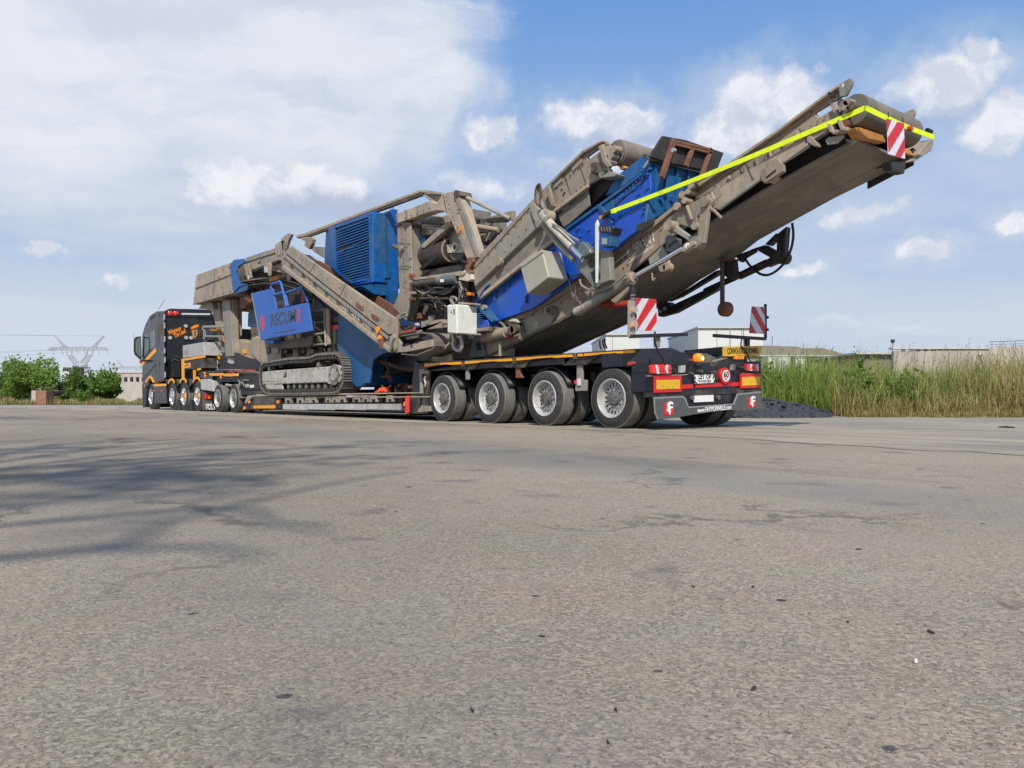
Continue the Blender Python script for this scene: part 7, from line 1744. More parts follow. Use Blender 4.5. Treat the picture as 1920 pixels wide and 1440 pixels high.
# ---------------------------------------------------------------- main discharge conveyor
CYN, CYF = 0.50, 2.06
lw = pl('conveyor_lower_wall', 'steel', 'P', [(878, 672), (890, 645), (922, 612), (977, 592), (1031, 562), (1087, 524), (1141, 478), (1223, 421), (1268, 385), (1300, 360), (1312, 404), (1250, 452), (1210, 486), (1150, 535), (1081, 583), (995, 626), (908, 670)], CYN, 0.05, 0.006)
pl('lower_wall_flange', 'steel', 'P', [(920, 610), (977, 588), (1031, 558), (1087, 520), (1141, 474), (1223, 417), (1268, 381), (1272, 386), (1224, 426), (1142, 483), (1088, 529), (1032, 567), (978, 597), (924, 617)], CYN - 0.06, 0.07, 0.004)
pl('lower_wall_rim', 'steeld', 'P', [(908, 669), (995, 625), (1081, 582), (1150, 534), (1152, 538), (1082, 587), (996, 630), (906, 675)], CYN - 0.03, 0.07, 0.003)
upw = pl('conveyor_upper_wall', 'steel', 'K', [(110, 905), (165, 800), (720, 425), (1150, 106), (1168, 190), (1112, 225), (990, 300), (1010, 337), (1112, 280), (1140, 340), (1078, 428), (935, 522), (760, 645), (320, 965), (200, 1000)], CYN, 0.05, 0.006)
pl('upper_wall_flange', 'steel', 'K', [(160, 802), (720, 422), (1148, 104), (1152, 122), (725, 440), (172, 820)], CYN - 0.08, 0.08, 0.004)
pl('upper_wall_step', 'steel', 'K', [(210, 895), (700, 590), (930, 455), (1070, 405), (1078, 428), (935, 522), (760, 645), (320, 965), (260, 960)], CYN - 0.07, 0.07, 0.006)
pl('step_underlip', 'steel2', 'K', [(310, 955), (760, 632), (935, 510), (940, 524), (762, 650), (322, 972)], CYN - 0.10, 0.05, 0.002)
fin = pl('end_fin', 'steel2', 'K', [(1146, 106), (1232, 60), (1250, 78), (1248, 100), (1206, 182), (1162, 190)], CYN - 0.05, 0.04, 0.004)
pl('fin_slot', 'whiteb', 'K', [(1176, 102), (1190, 94), (1188, 120), (1176, 128)], CYN - 0.054, 0.005, 0.0)
for o in (lw, upw, fin): twin(o, CYF - CYN)
for a, b_ in (((840, 395), (962, 300)), ((640, 515), (712, 462)), ((345, 735), (490, 650))): bar('wall_ridge', 'steel2', 'K', a, b_, CYN - 0.015, 0.03, 0.03)
for p in ((1085, 165), (1122, 185), (1100, 190), (1130, 150)): pin('wall_bolt', 'ink', 'K', p, CYN - 0.09, 0.014, 0.02, 8)
for a, b_ in (((1020, 820), (1090, 770)), ((1130, 760), (1200, 720)), ((930, 960), (1000, 910)), ((1000, 850), (1280, 680))): bar('pressed_ridge', 'steel2', 'E', a, b_, CYN - 0.008, 0.02, 0.02)
for p in ((1012, 955), (1045, 930), (1062, 985), (1030, 1010), (520, 1215) if False else (1075, 950)): pin('wall_bolt', 'ink', 'E', p, CYN - 0.01, 0.012, 0.02, 8)
for q in ([(672, 590), (720, 580), (722, 650), (676, 660)], [(910, 395), (980, 350), (985, 365), (915, 410)], [(560, 590), (655, 500), (665, 515), (650, 540), (570, 600)]): pl('pressed_panel', 'steel2', 'G', q, CYN - 0.012, 0.012, 0.003)
pl('sandy_patch', 'wood' if False else 'steel', 'E', [(1690, 430), (1720, 405), (1745, 480), (1700, 520), (1660, 480)], CYN - 0.075, 0.006, 0.0)
# belt: one sheet following the lower line, dark plates for the shaded gap above
bl = [(905, 676), (995, 631), (1081, 588), (1150, 545), (1215, 505), (1271, 468), (1318, 428), (1460, 342), (1604, 264)]
bl3 = [cy('P', p, CYN + 0.12) for p in bl]
def strip_sheet(name, m, P, w, th, parent):
    bm = bmesh.new(); n = len(P)
    A_ = [bm.verts.new(p) for p in P]; B_ = [bm.verts.new(p + Vector((0, w, 0))) for p in P]
    A2 = [bm.verts.new(p + Vector((0, 0, th))) for p in P]; B2 = [bm.verts.new(p + Vector((0, w, th))) for p in P]
    for i in range(n - 1):
        bm.faces.new((A_[i], A_[i + 1], B_[i + 1], B_[i])); bm.faces.new((A2[i], B2[i], B2[i + 1], A2[i + 1]))
        bm.faces.new((A_[i], A2[i], A2[i + 1], A_[i + 1])); bm.faces.new((B_[i], B_[i + 1], B2[i + 1], B2[i]))
    bm.faces.new((A_[0], B_[0], B2[0], A2[0])); bm.faces.new((A_[-1], A2[-1], B2[-1], B_[-1]))
    bmesh.ops.recalc_face_normals(bm, faces=bm.faces)
    return obj(name, bm, m, parent)
strip_sheet('conveyor_belt', M['belt'], bl3, 1.32, 0.03, CRU)
strip_sheet('carrying_belt', M['belt_dark'], [p + Vector((-0.05, 0.02, 0.32)) for p in bl3], 1.28, 0.05, CRU)
strip_sheet('dark_gap_plate', M['belt_dark'], [p + Vector((0, 0.10, 0.04)) for p in bl3], 0.05, 0.3, CRU)  # dark plates put the inner shade of the gap into colour
strip_sheet('dark_gap_plate', M['belt_dark'], [p + Vector((0, 1.2, 0.04)) for p in bl3], 0.05, 0.3, CRU)
for i in range(2, 8): cyl('idler_roller', M['steeld'], CRU, bl3[i] + Vector((-0.05, 0.05, 0.10)), 'y', 0.06, 1.2, 12)
strip_sheet('far_skirt', M['belt_dark'], [cy('P', (1604, 262), CYN + 0.12) + Vector((-0.55, 1.34, -0.24)), cy('P', (1604, 262), CYN + 0.12) + Vector((0.05, 1.34, -0.06))], 0.03, 0.22, CRU)
# head of the conveyor
hc = cy('K', (1262, 278), CYN + 0.1)
lathe('head_drum', M['belt'], CRU, hc, 'y', [(0, 0.14), (0, 0.178), (0.02, 0.184), (1.36, 0.184), (1.36, 0.0)], 40)
lathe('drum_face', M['rust'], CRU, hc, 'y', [(0.01, 0.178), (0.012, 0.15), (0.06, 0.13), (0.06, 0)], 28)
for p, r_, mm, l in (((1185, 250), 0.055, 'steel', 0.16), ((1165, 228), 0.04, 'steeld', 0.14), ((1212, 222), 0.045, 'steel', 0.12), ((1235, 250), 0.05, 'steeld', 0.10), ((1190, 236), 0.028, 'galv', 0.2), ((1205, 275), 0.035, 'steeld', 0.13), ((1160, 262), 0.03, 'steel', 0.13)): pin('drum_motor', mm, 'K', p, CYN - 0.12, r_, l, 16)
pl('bearing_frame', 'steel', 'K', [(1092, 232), (1118, 222), (1150, 300), (1160, 352), (1142, 358), (1110, 290)], CYN - 0.05, 0.06)
pl('tension_bracket', 'steel', 'K', [(1072, 380), (1100, 372), (1118, 420), (1190, 410), (1215, 395), (1210, 420), (1115, 450), (1085, 430)], CYN - 0.10, 0.12, 0.01)
pl('bracket_post', 'steel', 'K', [(1136, 350), (1160, 345), (1185, 400), (1218, 398), (1212, 425), (1165, 420)], CYN - 0.12, 0.05); pin('rusty_pin', 'rust', 'K', (1196, 372), CYN - 0.08, 0.05, 0.1)
pl('guard_plate', 'steel2', 'K', [(1058, 490), (1078, 470), (1188, 452), (1186, 470), (1140, 512), (1075, 522)], CYN - 0.04, 0.03, 0.006)
pipe('tension_screw', 'steel', 'K', [(820, 610), (950, 525)], CYN - 0.06, 0.03, 8); pipe('tension_screw', 'steeld', 'K', [(975, 500), (1080, 432)], CYN - 0.06, 0.022, 8)
pl('screw_block', 'steel', 'K', [(932, 470), (960, 455), (1000, 510), (1002, 530), (975, 530), (935, 500)], CYN - 0.10, 0.1); 
pl('side_lug', 'steel2', 'K', [(1190, 480), (1275, 487), (1228, 525), (1235, 508), (1205, 500)], CYN + 0.1, 0.05)
pl('slide_bracket', 'steel', 'K', [(612, 700), (650, 680), (660, 640), (725, 612), (765, 660), (770, 705), (640, 790), (618, 770)], CYN - 0.13, 0.07, 0.008); pl('bracket_slot', 'ink', 'K', [(648, 745), (715, 692), (722, 704), (655, 758)], CYN - 0.133, 0.004, 0.0)
pl('bracket_foot', 'steel', 'K', [(660, 772), (715, 735), (720, 750), (672, 786)], CYN - 0.10, 0.12)
xw = hc.x + 0.10
for q in ([(1268, 404), (1300, 400), (1462, 456), (1482, 506), (1312, 470)], [(1608, 550), (1650, 556), (1680, 602), (1610, 585)]):
    o = obj('wooden_block', bm_prism([cx('K', p, xw) for p in q], (-0.12, 0, 0)), M['wood'], CRU, bevel=0.006)
o = obj('far_end_plate', bm_prism([cx('K', p, xw + 0.02) for p in ((1735, 540), (1800, 478), (1816, 490), (1800, 560), (1680, 638), (1625, 642), (1690, 600))], (-0.4, 0, 0)), M['steel'], CRU, bevel=0.01)
o = obj('end_rubber', bm_prism([cx('K', p, xw) for p in ((1505, 640), (1620, 640), (1608, 722), (1520, 695))], (-0.1, 0, 0)), M['belt_dark'], CRU)
cyl('far_stub', M['black'], CRU, cx('K', (1765, 420), xw), 'y', 0.03, 0.12, 8)
# pivots, links and the long cylinder
pl('link_arm', 'steel2', 'E', [(1332, 690), (1360, 670), (1545, 800), (1560, 830), (1530, 838), (1480, 800), (1345, 716)], CYN - 0.22, 0.07, 0.01)
pl('link_arm', 'steel', 'E', [(1590, 520), (1625, 500), (1652, 530), (1612, 830), (1570, 835), (1545, 815), (1562, 780)], CYN - 0.25, 0.07, 0.01)
for p, r_ in (((1350, 700), 0.075), ((1606, 528), 0.075), ((1545, 820), 0.08), ((1540, 705), 0.05)): pin('link_pin', 'steel', 'E', p, CYN - 0.30, r_, 0.16)
pl('pivot_plate', 'steel', 'E', [(1340, 660), (1480, 560), (1600, 500), (1640, 470), (1660, 520), (1560, 640), (1560, 700), (1520, 720), (1420, 690)], CYN - 0.08, 0.07, 0.008)
for q in ([(1410, 560), (1430, 470), (1500, 410), (1545, 388), (1560, 410), (1520, 460), (1480, 500), (1440, 560)],): pl('hinge_knuckle', 'steeld', 'E', q, CYN - 0.14, 0.14, 0.015)
for p, r_ in (((1412, 562), 0.055), ((1450, 480), 0.05), ((1515, 412), 0.05), ((1495, 455), 0.04), ((1468, 520), 0.045)): pin('knuckle_pin', 'steel', 'E', p, CYN - 0.18, r_, 0.2)
pipe('pivot_strut', 'steel', 'E', [(1490, 560), (1525, 660)], CYN - 0.12, 0.025); pipe('latch_rod', 'steel', 'E', [(1640, 565), (1690, 600), (1740, 650)], CYN - 0.2, 0.022)
pl('latch_handle', 'steel', 'E', [(1650, 480), (1665, 455), (1690, 510), (1672, 540), (1660, 500)], CYN - 0.2, 0.03)
pl('slot_plate', 'teal', 'E', [(1330, 800), (1345, 760), (1440, 800), (1435, 840), (1380, 890), (1340, 890)], CYN - 0.06, 0.05); pl('plate_slot', 'ink', 'E', [(1350, 850), (1410, 805), (1415, 815), (1358, 862)], CYN - 0.065, 0.006, 0.0)
pl('cylinder_bracket', 'steel2', 'E', [(1210, 940), (1310, 850), (1340, 905), (1362, 985), (1340, 1025), (1290, 1020), (1270, 985), (1220, 985)], CYN - 0.08, 0.06, 0.008)
for p in ((1310, 1005), (1340, 1000)): pin('bracket_boss', 'steel', 'E', p, CYN - 0.12, 0.06, 0.1)
pipe('cylinder_barrel', 'steel2', 'E', [(690, 1325), (790, 1275)], CYN - 0.26, 0.068, 14); pipe('cylinder_barrel', 'steel2', 'E', [(775, 1282), (1085, 1088)], CYN - 0.26, 0.075, 16)
pipe('cylinder_gland', 'steel', 'E', [(1060, 1100), (1105, 1072)], CYN - 0.26, 0.09, 16); pipe('cylinder_rod', 'chrome', 'E', [(1100, 1078), (1468, 866)], CYN - 0.26, 0.042, 12)
pl('rod_end', 'steel2', 'E', [(1448, 868), (1462, 840), (1520, 812), (1552, 815), (1555, 840), (1530, 852), (1470, 892), (1450, 896)], CYN - 0.32, 0.1, 0.012)
pl('rod_mark', 'whiteink', 'E', [(1474, 838), (1490, 826), (1508, 828), (1504, 846), (1492, 840), (1486, 862), (1476, 860)], CYN - 0.323, 0.003, 0.0)
pl('cylinder_foot', 'steel', 'E', [(684, 1300), (730, 1275), (745, 1300), (700, 1352), (690, 1335)], CYN - 0.2, 0.12, 0.008)
pipe('cylinder_hose', 'hoseg', 'E', [(720, 1090), (730, 1130), (790, 1165), (870, 1170), (960, 1130), (1040, 1060), (1060, 1050)], 0.1, 0.018, 7, True)
pipe('cylinder_hose', 'chain', 'E', [(640, 1100), (660, 1070), (720, 1062), (690, 1150), (690, 1210), (730, 1280)], 0.2, 0.016, 6, True)
for p in ((640, 1100), (650, 1140)): pipe('thin_cable', 'hoseg', 'E', [p, (p[0] + 20, p[1] + 60), (p[0] + 70, p[1] + 130), (p[0] + 90, p[1] + 170)], 0.28, 0.012, 6, True)
# stub pipe on the wall, small cylinder at the tail
pipe('stub_pipe', 'steel', 'G', [(800, 486), (872, 492)], [CYN - 0.22, CYN + 0.02], 0.075, 14); pin('stub_hole', 'ink', 'G', (800, 486), CYN - 0.24, 0.05, 0.01)
pl('stub_gusset', 'steel2', 'G', [(845, 500), (878, 505), (835, 590), (812, 580)], CYN - 0.06, 0.05)
pipe('tail_cylinder', 'steel', 'G', [(225, 735), (430, 685)], CYN - 0.15, 0.10, 14); pipe('tail_cylinder_end', 'steel', 'G', [(430, 685), (515, 648)], CYN - 0.15, 0.065, 12)
for p in ((490, 655), (465, 668)): pin('end_ring', 'steeld', 'G', p, CYN - 0.26, 0.085, 0.1)
pl('tail_cover', 'steeld', 'G', [(430, 610), (480, 590), (545, 600), (505, 628), (460, 632)], CYN - 0.1, 0.1); pl('tail_tip', 'cream', 'G', [(440, 590), (480, 558), (515, 565), (540, 600), (480, 590)], CYN - 0.12, 0.1)
for k in range(3): pipe('tail_hose', 'hoseg', 'G', [(285, 690), (290 + k * 12, 620 - k * 10), (320 + k * 10, 592), (370 + k * 6, 600), (405 + k * 8, 640)], CYN - 0.1 - 0.02 * k, 0.018, 6, True)
pl('red_tail_block', 'redd', 'G', [(395, 725), (465, 710), (440, 735), (410, 745)], CYN - 0.1, 0.1)
pl('tail_bracket', 'teal', 'G', [(140, 690), (200, 720), (235, 900), (90, 925), (100, 860)], CYN - 0.1, 0.08, 0.01); pl('tail_bracket_hole', 'ink', 'G', [(150, 790), (190, 765), (205, 850), (165, 850)], CYN - 0.105, 0.006, 0.0)
pl('tail_rib', 'steel', 'G', [(220, 770), (400, 740), (390, 900), (235, 905)], CYN - 0.02, 0.3); pipe('tail_stake', 'steel', 'G', [(372, 770), (372, 900)], CYN - 0.12, 0.025)
pl('tail_dark', 'steeld', 'G', [(0, 700), (140, 700), (100, 860), (90, 930), (-60, 930), (-60, 760)], CYN + 0.05, 1.2)
pl('wedge_plate', 'steel', 'G', [(1370, 395), (1540, 260), (1560, 275), (1420, 420), (1390, 420), (1375, 410)], CYN - 0.02, 0.06)
pl('hanger_loop', 'steel', 'E', [(1230, 1045), (1240, 1042), (1244, 1090), (1256, 1075), (1262, 1082), (1246, 1104), (1234, 1096)], CYN - 0.02, 0.02)
# red rollers and support arms below the conveyor
for x in (935, 990, 1045): cyl('red_roller', M['redd'], CRU, cy('E', (x - 20, 1272), 0.75), 'x', 0.06, 0.15, 14)
tube('roller_axle', M['redd'], CRU, [cy('E', (860, 1272), 0.75), cy('E', (1075, 1275), 0.75)], 0.035, 8)
YF = 1.95
pl('support_arm', 'black', 'E', [(1280, 1310), (1330, 1290), (1360, 1285), (1690, 1130), (1700, 1165), (1400, 1330), (1290, 1360)], YF, 0.12, 0.01)
pl('support_arm_upper', 'black', 'E', [(1350, 1250), (1690, 1030), (1720, 1020), (1700, 1060), (1440, 1215)], YF, 0.10, 0.01)
pl('arm_foot', 'black', 'E', [(1275, 1270), (1340, 1250), (1370, 1290), (1330, 1340), (1280, 1355)], YF - 0.05, 0.2, 0.01)
for p in ((1328, 1300), (1296, 1322)): pin('arm_bolt', 'galv', 'E', p, YF - 0.07, 0.03, 0.03)
pipe('arm_rod', 'black', 'P', [(1322, 546), (1440, 492)], YF + 0.05, 0.05, 10); pl('arm_bracket', 'belt_dark', 'E', [(1735, 945), (1830, 950), (1845, 1080), (1790, 1090), (1755, 1060)], YF - 0.3, 0.1, 0.01)
pipe('roller_stem', 'steeld', 'E', [(1745, 950), (1745, 1265)], YF - 0.35, 0.035, 10)
pl('roller_arm_plate', 'rust', 'E', [(1728, 940), (1800, 935), (1808, 950), (1730, 958)], YF - 0.4, 0.2)
lathe('guide_roller', M['rust'], CRU, cy('E', (1746, 1302), YF - 0.5), 'y', [(0, 0), (0, 0.085), (0.025, 0.112), (0.12, 0.112), (0.145, 0.085), (0.145, 0)], 22)
# far arm near the head
for q in ([(560, 1240), (640, 1215), (720, 1260), (690, 1310), (600, 1260)], [(725, 1140), (792, 1085), (775, 1290), (765, 1320), (650, 1368), (640, 1325), (720, 1270)], [(690, 1160), (720, 1130), (700, 1190), (670, 1220), (640, 1210)]): pl('fold_arm', 'black', 'K', q, 1.75, 0.12, 0.012)
pin('fold_pin', 'belt_dark', 'K', (738, 1300), 1.68, 0.09, 0.2)
pipe('fold_cylinder', 'black', 'K', [(470, 1430), (660, 1340)], 1.8, 0.06, 12)
pipe('long_hose', 'hose', 'K', [(832, 1065), (840, 1150), (822, 1250), (770, 1350), (690, 1415), (620, 1420), (550, 1370), (500, 1310), (455, 1300)], 1.72, 0.019, 8, True)
pl('cable_tray', 'black', 'K', [(440, 1290), (540, 1250), (560, 1240), (568, 1260), (500, 1300), (470, 1335), (450, 1310)], 1.7, 0.1)
for p in (((1268, 905), (1274, 1120)), ((1300, 860), (1335, 1100))): pass
for a, b_ in (((1272, 762), (1280, 835)), ((1296, 752), (1318, 835)), ((1310, 742), (1335, 832))): pipe('hanging_hose', 'hose', 'G', [a, ((a[0] + b_[0]) / 2 - 6, (a[1] + b_[1]) / 2), b_], 1.6, 0.013, 8, True)
a, b_ = cy('E', (1062, 915), CYN - 0.004), cy('E', (1252, 795), CYN - 0.004); d = b_ - a
text('worn_lettering', 'KLEEMANN', M['faint'], CRU, (a + b_) / 2 + Vector((0, 0, 0.015)), 0.215, d, Vector((0, 0, 1)) - d * d.z / d.length_squared, fit=d.length, bold=0.006)
for k in range(15):
    f = k / 15; p0 = (1070 + 180 * f, 955 - 118 * f); pl('lettering_bar', 'faint', 'E', [p0, (p0[0] + 8, p0[1] - 5), (p0[0] + 13, p0[1] + 13), (p0[0] + 5, p0[1] + 18)], CYN - 0.004, 0.004, 0.0)

# ================================================================== yellow strap and board at the conveyor's tip
st = thing('lashing_strap', 'bright neon yellow strap stretched from the blue screen round the conveyor tip', 'strap', cy('E', (945, 600), 0.28))
def band3(name, P, w, m, parent, upv=None):
    bm = bmesh.new(); P = [Vector(p) for p in P]
    rows = []
    for i, p in enumerate(P):
        d = (P[min(i + 1, len(P) - 1)] - P[max(i - 1, 0)]).normalized(); v = CAM - p
        u_ = Vector((0, 0, 1)) - d * d.z; u_.normalize(); nn = d.cross(u_) * 0.004
        rows.append([bm.verts.new(p + u_ * w / 2 - nn), bm.verts.new(p - u_ * w / 2 - nn), bm.verts.new(p - u_ * w / 2 + nn), bm.verts.new(p + u_ * w / 2 + nn)])
    for a, b_ in zip(rows, rows[1:]):
        for k in range(4): bm.faces.new((a[k], a[(k + 1) % 4], b_[(k + 1) % 4], b_[k]))
    bm.faces.new(rows[0][::-1]); bm.faces.new(rows[-1]); bmesh.ops.recalc_face_normals(bm, faces=bm.faces)
    return obj(name, bm, m, parent)
s0, s1 = cy('E', (950, 600), 0.26), cy('K', (1335, 268), CYN - 0.07)
Pn = [s0.lerp(s1, k / 10) - Vector((0, 0, 0.03 * math.sin(math.pi * k / 10))) for k in range(11)]
s2 = cy('K', (1380, 276), CYN + 0.25); s3 = cy('K', (1812, 468), CYF + 0.05)
xr_ = s1.x + 0.02
Pf = [s1, cx('K', (1345, 268), xr_ + 0.03)] + [cx('K', (1345 + (1812 - 1345) * k / 6, 268 + (470 - 268) * k / 6 + (10 * math.sin(math.pi * k / 6))), xr_ + 0.06) for k in range(1, 7)]
band3('webbing', Pn + Pf[1:], 0.062, M['strap'], st)
pl('strap_end', 'strap', 'E', [(936, 590), (968, 582), (974, 612), (942, 618)], 0.245, 0.03, 0.004, parent=st)
rt = pl('ratchet', 'steeld', 'E', [(858, 635), (880, 610), (915, 595), (940, 598), (944, 612), (905, 628), (870, 655)], 0.24, 0.05, 0.008, parent=st)
pl('ratchet_hook', 'wood', 'E', [(852, 632), (872, 628), (872, 655), (858, 660)], 0.23, 0.03, 0.004, parent=st)
pl('ratchet_handle', 'chain', 'E', [(890, 606), (935, 590), (938, 598), (894, 616)], 0.225, 0.02, 0.003, parent=st)
tb = thing('tip_warning_board', 'small red and white striped board hanging from the yellow strap at the conveyor tip', 'warning board', cx('K', (1550, 480), xr_ + 0.09))
q = plate_x('board', M['whiteb'], tb, 'K', [(1490, 340), (1607, 376), (1615, 620), (1500, 588)], xr_ + 0.10, 0.012, 0.003)
for s in ([(1490, 340), (1520, 350), (1493, 430)], [(1562, 362), (1607, 376), (1608, 400), (1502, 575), (1496, 470)], [(1612, 470), (1614, 560), (1585, 612), (1544, 600)]):
    plate_x('red_stripe', M['redp'], q, 'K', s, xr_ + 0.103, 0.005, 0.0)
for p in ((1498, 335), (1600, 372)): tube('tie', M['hose'], tb, [cx('K', p, xr_ + 0.098), cx('K', (p[0] - 2, p[1] - 40), xr_ + 0.098)], 0.006, 5)
c = cx('K', (1632, 415), xr_ + 0.06); cyl('red_lamp', M['redd'], tb, c, 'x', 0.035, 0.05, 12)

# ---------------------------------------------------------------- bolts, ribs, seams and pipework that crowd the plates
rq = random.Random(42)
_bolt = bmesh.new(); add_lathe(_bolt, (0, 0, 0), 'y', [(0.0, 0.022), (-0.016, 0.022), (-0.018, 0.014), (-0.026, 0.013), (-0.026, 0)], 6)
_bme = bpy.data.meshes.new('bolt_head'); _bolt.to_mesh(_bme); _bolt.free(); _bme.materials.append(M['bolt'])
def bolts(c, a, b_, n, y, s=1.0):
    for k in range(n):
        f = k / max(1, n - 1); q = cy(c, (a[0] + (b_[0] - a[0]) * f, a[1] + (b_[1] - a[1]) * f), y)
        o = bpy.data.objects.new('bolt_head', _bme); link(o, CRU); o.location = q - base_of(CRU); o.scale = (s * 0.72, s * 0.72, s * 0.72)
bolts('C', (960, 330), (1180, 240), 5, 0.09); bolts('C', (1330, 140), (1480, 560), 7, 0.06); bolts('C', (925, 430), (960, 960), 7, 0.12, 1.2)
bolts('P', (556, 478), (728, 610), 16, SY - 0.035, 0.8); bolts('P', (548, 506), (722, 645), 12, SY + 0.02, 0.8)
bolts('P', (905, 490), (990, 397), 8, 0.135); bolts('P', (905, 515), (1000, 415), 8, 0.135, 0.8)
bolts('E', (560, 420), (740, 260), 7, 0.29); bolts('E', (600, 530), (760, 400), 6, 0.29, 0.8)
bolts('P', (930, 622), (1070, 560), 9, CYN - 0.01); bolts('P', (1090, 545), (1240, 430), 10, CYN - 0.01, 0.8)
bolts('K', (260, 880), (700, 560), 9, CYN - 0.015, 0.7); bolts('K', (760, 520), (1060, 330), 7, CYN - 0.015, 0.7)
bolts('B', (160, 300), (430, 200), 6, 0.0, 1.2); bolts('B', (150, 500), (440, 410), 6, 0.01, 1.2)
bolts('T2', (100, 380), (820, 318), 12, 0.01, 0.9); bolts('T2', (110, 505), (820, 478), 10, 0.01, 0.9)
bolts('E', (980, 520), (1200, 320), 10, 0.325, 0.8); bolts('E', (720, 1030), (1170, 690), 13, 0.325, 0.8); bolts('E', (50, 1200), (580, 800), 14, 0.325, 0.8)
# weld seams and stiffening ribs
for c, a, b_, y in (('C', (960, 255), (975, 345), 0.095), ('C', (1300, 120), (1330, 280), 0.095), ('C', (1455, 250), (1420, 260), 0.065), ('C', (895, 760), (1010, 770), 0.125), ('C', (888, 560), (1000, 565), 0.125),
                    ('E', (600, 320), (650, 470), 0.295), ('E', (700, 220), (760, 390), 0.295), ('K', (480, 590), (560, 760), CYN - 0.075), ('K', (880, 410), (930, 500), CYN - 0.075),
                    ('G', (560, 545), (600, 690), CYN - 0.008), ('G', (800, 420), (860, 560), CYN - 0.008), ('B', (300, 215), (290, 470), 0.005), ('B', (700, 70), (715, 170), 0.015), ('E', (1130, 740), (1180, 860), CYN - 0.008)):
    bar('weld_seam', 'steeld', c, a, b_, y, 0.008, 0.014, bevel=0)
for k in range(7):
    f = k / 6; bar('wall_rib', 'steel2', 'K', (300 + 560 * f, 800 - 370 * f), (320 + 560 * f, 880 - 370 * f), CYN - 0.02, 0.03, 0.035)
# pipes and hoses clustering round the middle
for k in range(7):
    a = (1030 + rq.uniform(0, 120), 900 + rq.uniform(0, 140)); b_ = (1300 + rq.uniform(0, 200), 900 + rq.uniform(0, 260))
    pipe('hydraulic_hose', ('hose', 'hoseg', 'chain')[k % 3], 'C', [a, (a[0] + 90, a[1] + rq.uniform(20, 80)), (b_[0] - 90, b_[1] + rq.uniform(0, 60)), b_], 0.10 + 0.03 * k, rq.uniform(0.014, 0.026), 6, True)
for k in range(6):
    a = (1420 + rq.uniform(0, 70), 900 + 12 * k); pipe('hydraulic_hose', 'hose' if k % 2 else 'hoseg', 'C', [a, (1470 + rq.uniform(-30, 40), 980), (1440 + rq.uniform(-20, 60), 1060), (1400 + 25 * k, 1112)], 0.02 + 0.02 * k, 0.016, 6, True)
for k, q in enumerate(((1075, 1120), (1150, 1180), (1230, 1130), (1280, 1200), (1190, 1230), (1060, 1215))):
    s = 18 + 8 * (k % 3); pl('machine_block', ('steeld', 'steel', 'rust')[k % 3], 'C', [(q[0] - s, q[1] - s * 0.7), (q[0] + s, q[1] - s), (q[0] + s, q[1] + s * 0.6), (q[0] - s, q[1] + s)], 0.5 - 0.03 * k, 0.2, 0.01)
for k, q in enumerate(((1000, 850), (1000, 905), (1005, 955), (1008, 1005), (1000, 1060))): pl('hose_clamp', 'steel' if k % 2 else 'rust', 'C', [(q[0] - 12, q[1] - 10), (q[0] + 26, q[1] - 14), (q[0] + 26, q[1] + 8), (q[0] - 12, q[1] + 12)], 0.08, 0.08)
# machinery behind the arch: shafts, springs, cross ties
for k, (a, b_) in enumerate((((1500, 390), (1800, 440)), ((1520, 560), (1690, 600)), ((1480, 250), (1560, 420)), ((1620, 330), (1560, 520)), ((1740, 350), (1640, 560)), ((1820, 420), (1700, 560)))):
    pipe('cross_shaft', 'steeld' if k % 2 else 'steel', 'C', [a, b_], [0.7 + 0.1 * k, 0.9 + 0.05 * k], 0.05, 10)
for k in range(5): pl('spring_pack', 'steeld', 'C', [(1560 + k * 26, 440 - k * 4), (1576 + k * 26, 438 - k * 4), (1576 + k * 26, 470 - k * 4), (1560 + k * 26, 472 - k * 4)], 0.9, 0.1)
for k, q in enumerate(((1040, 440), (1120, 450), (1190, 455), (1050, 340), (1150, 335), (1240, 340))): pin('fitting', 'steel' if k % 2 else 'cream', 'C', q, 0.42 + 0.1 * (k > 2), 0.035, 0.05, 10)
# under the feeder: pipes and ribs in the shade
for k in range(7):
    x = 620 + k * 85; pl('feeder_rib', 'steeld', 'B', [(x, 300 - k * 8), (x + 14, 298 - k * 8), (x + 30, 430), (x + 14, 432)], 0.56, 0.06)
for k in range(4): pipe('feeder_pipe', 'hose' if k % 2 else 'steel', 'B', [(520 + k * 20, 330 + k * 22), (760, 300 + k * 20), (1000, 330 + k * 24), (1180, 430 + k * 30)], 0.52, 0.025, 7, True)
for k in range(8): pl('chassis_bracket', 'steel' if k % 2 else 'steeld', 'T2', [(120 + k * 105, 60 + (k % 3) * 20), (160 + k * 105, 55 + (k % 3) * 20), (166 + k * 105, 140), (126 + k * 105, 150)], 0.40, 0.14, 0.01)
# louvre frame rivets, cabinet latches and decals
bolts('C', (300, 440), (300, 770), 6, 0.0, 0.8); bolts('C', (652, 300), (660, 880), 9, 0.02, 0.8)
for p in ((684, 420), (684, 640), (686, 820)): obj('cabinet_hinge', bm_prism([cx('C', q, XC + 0.02) for q in ((p[0], p[1]), (p[0] + 20, p[1] + 2), (p[0] + 20, p[1] + 34), (p[0], p[1] + 32))], (-0.03, 0, 0)), M['blued'], CRU, bevel=0.004)
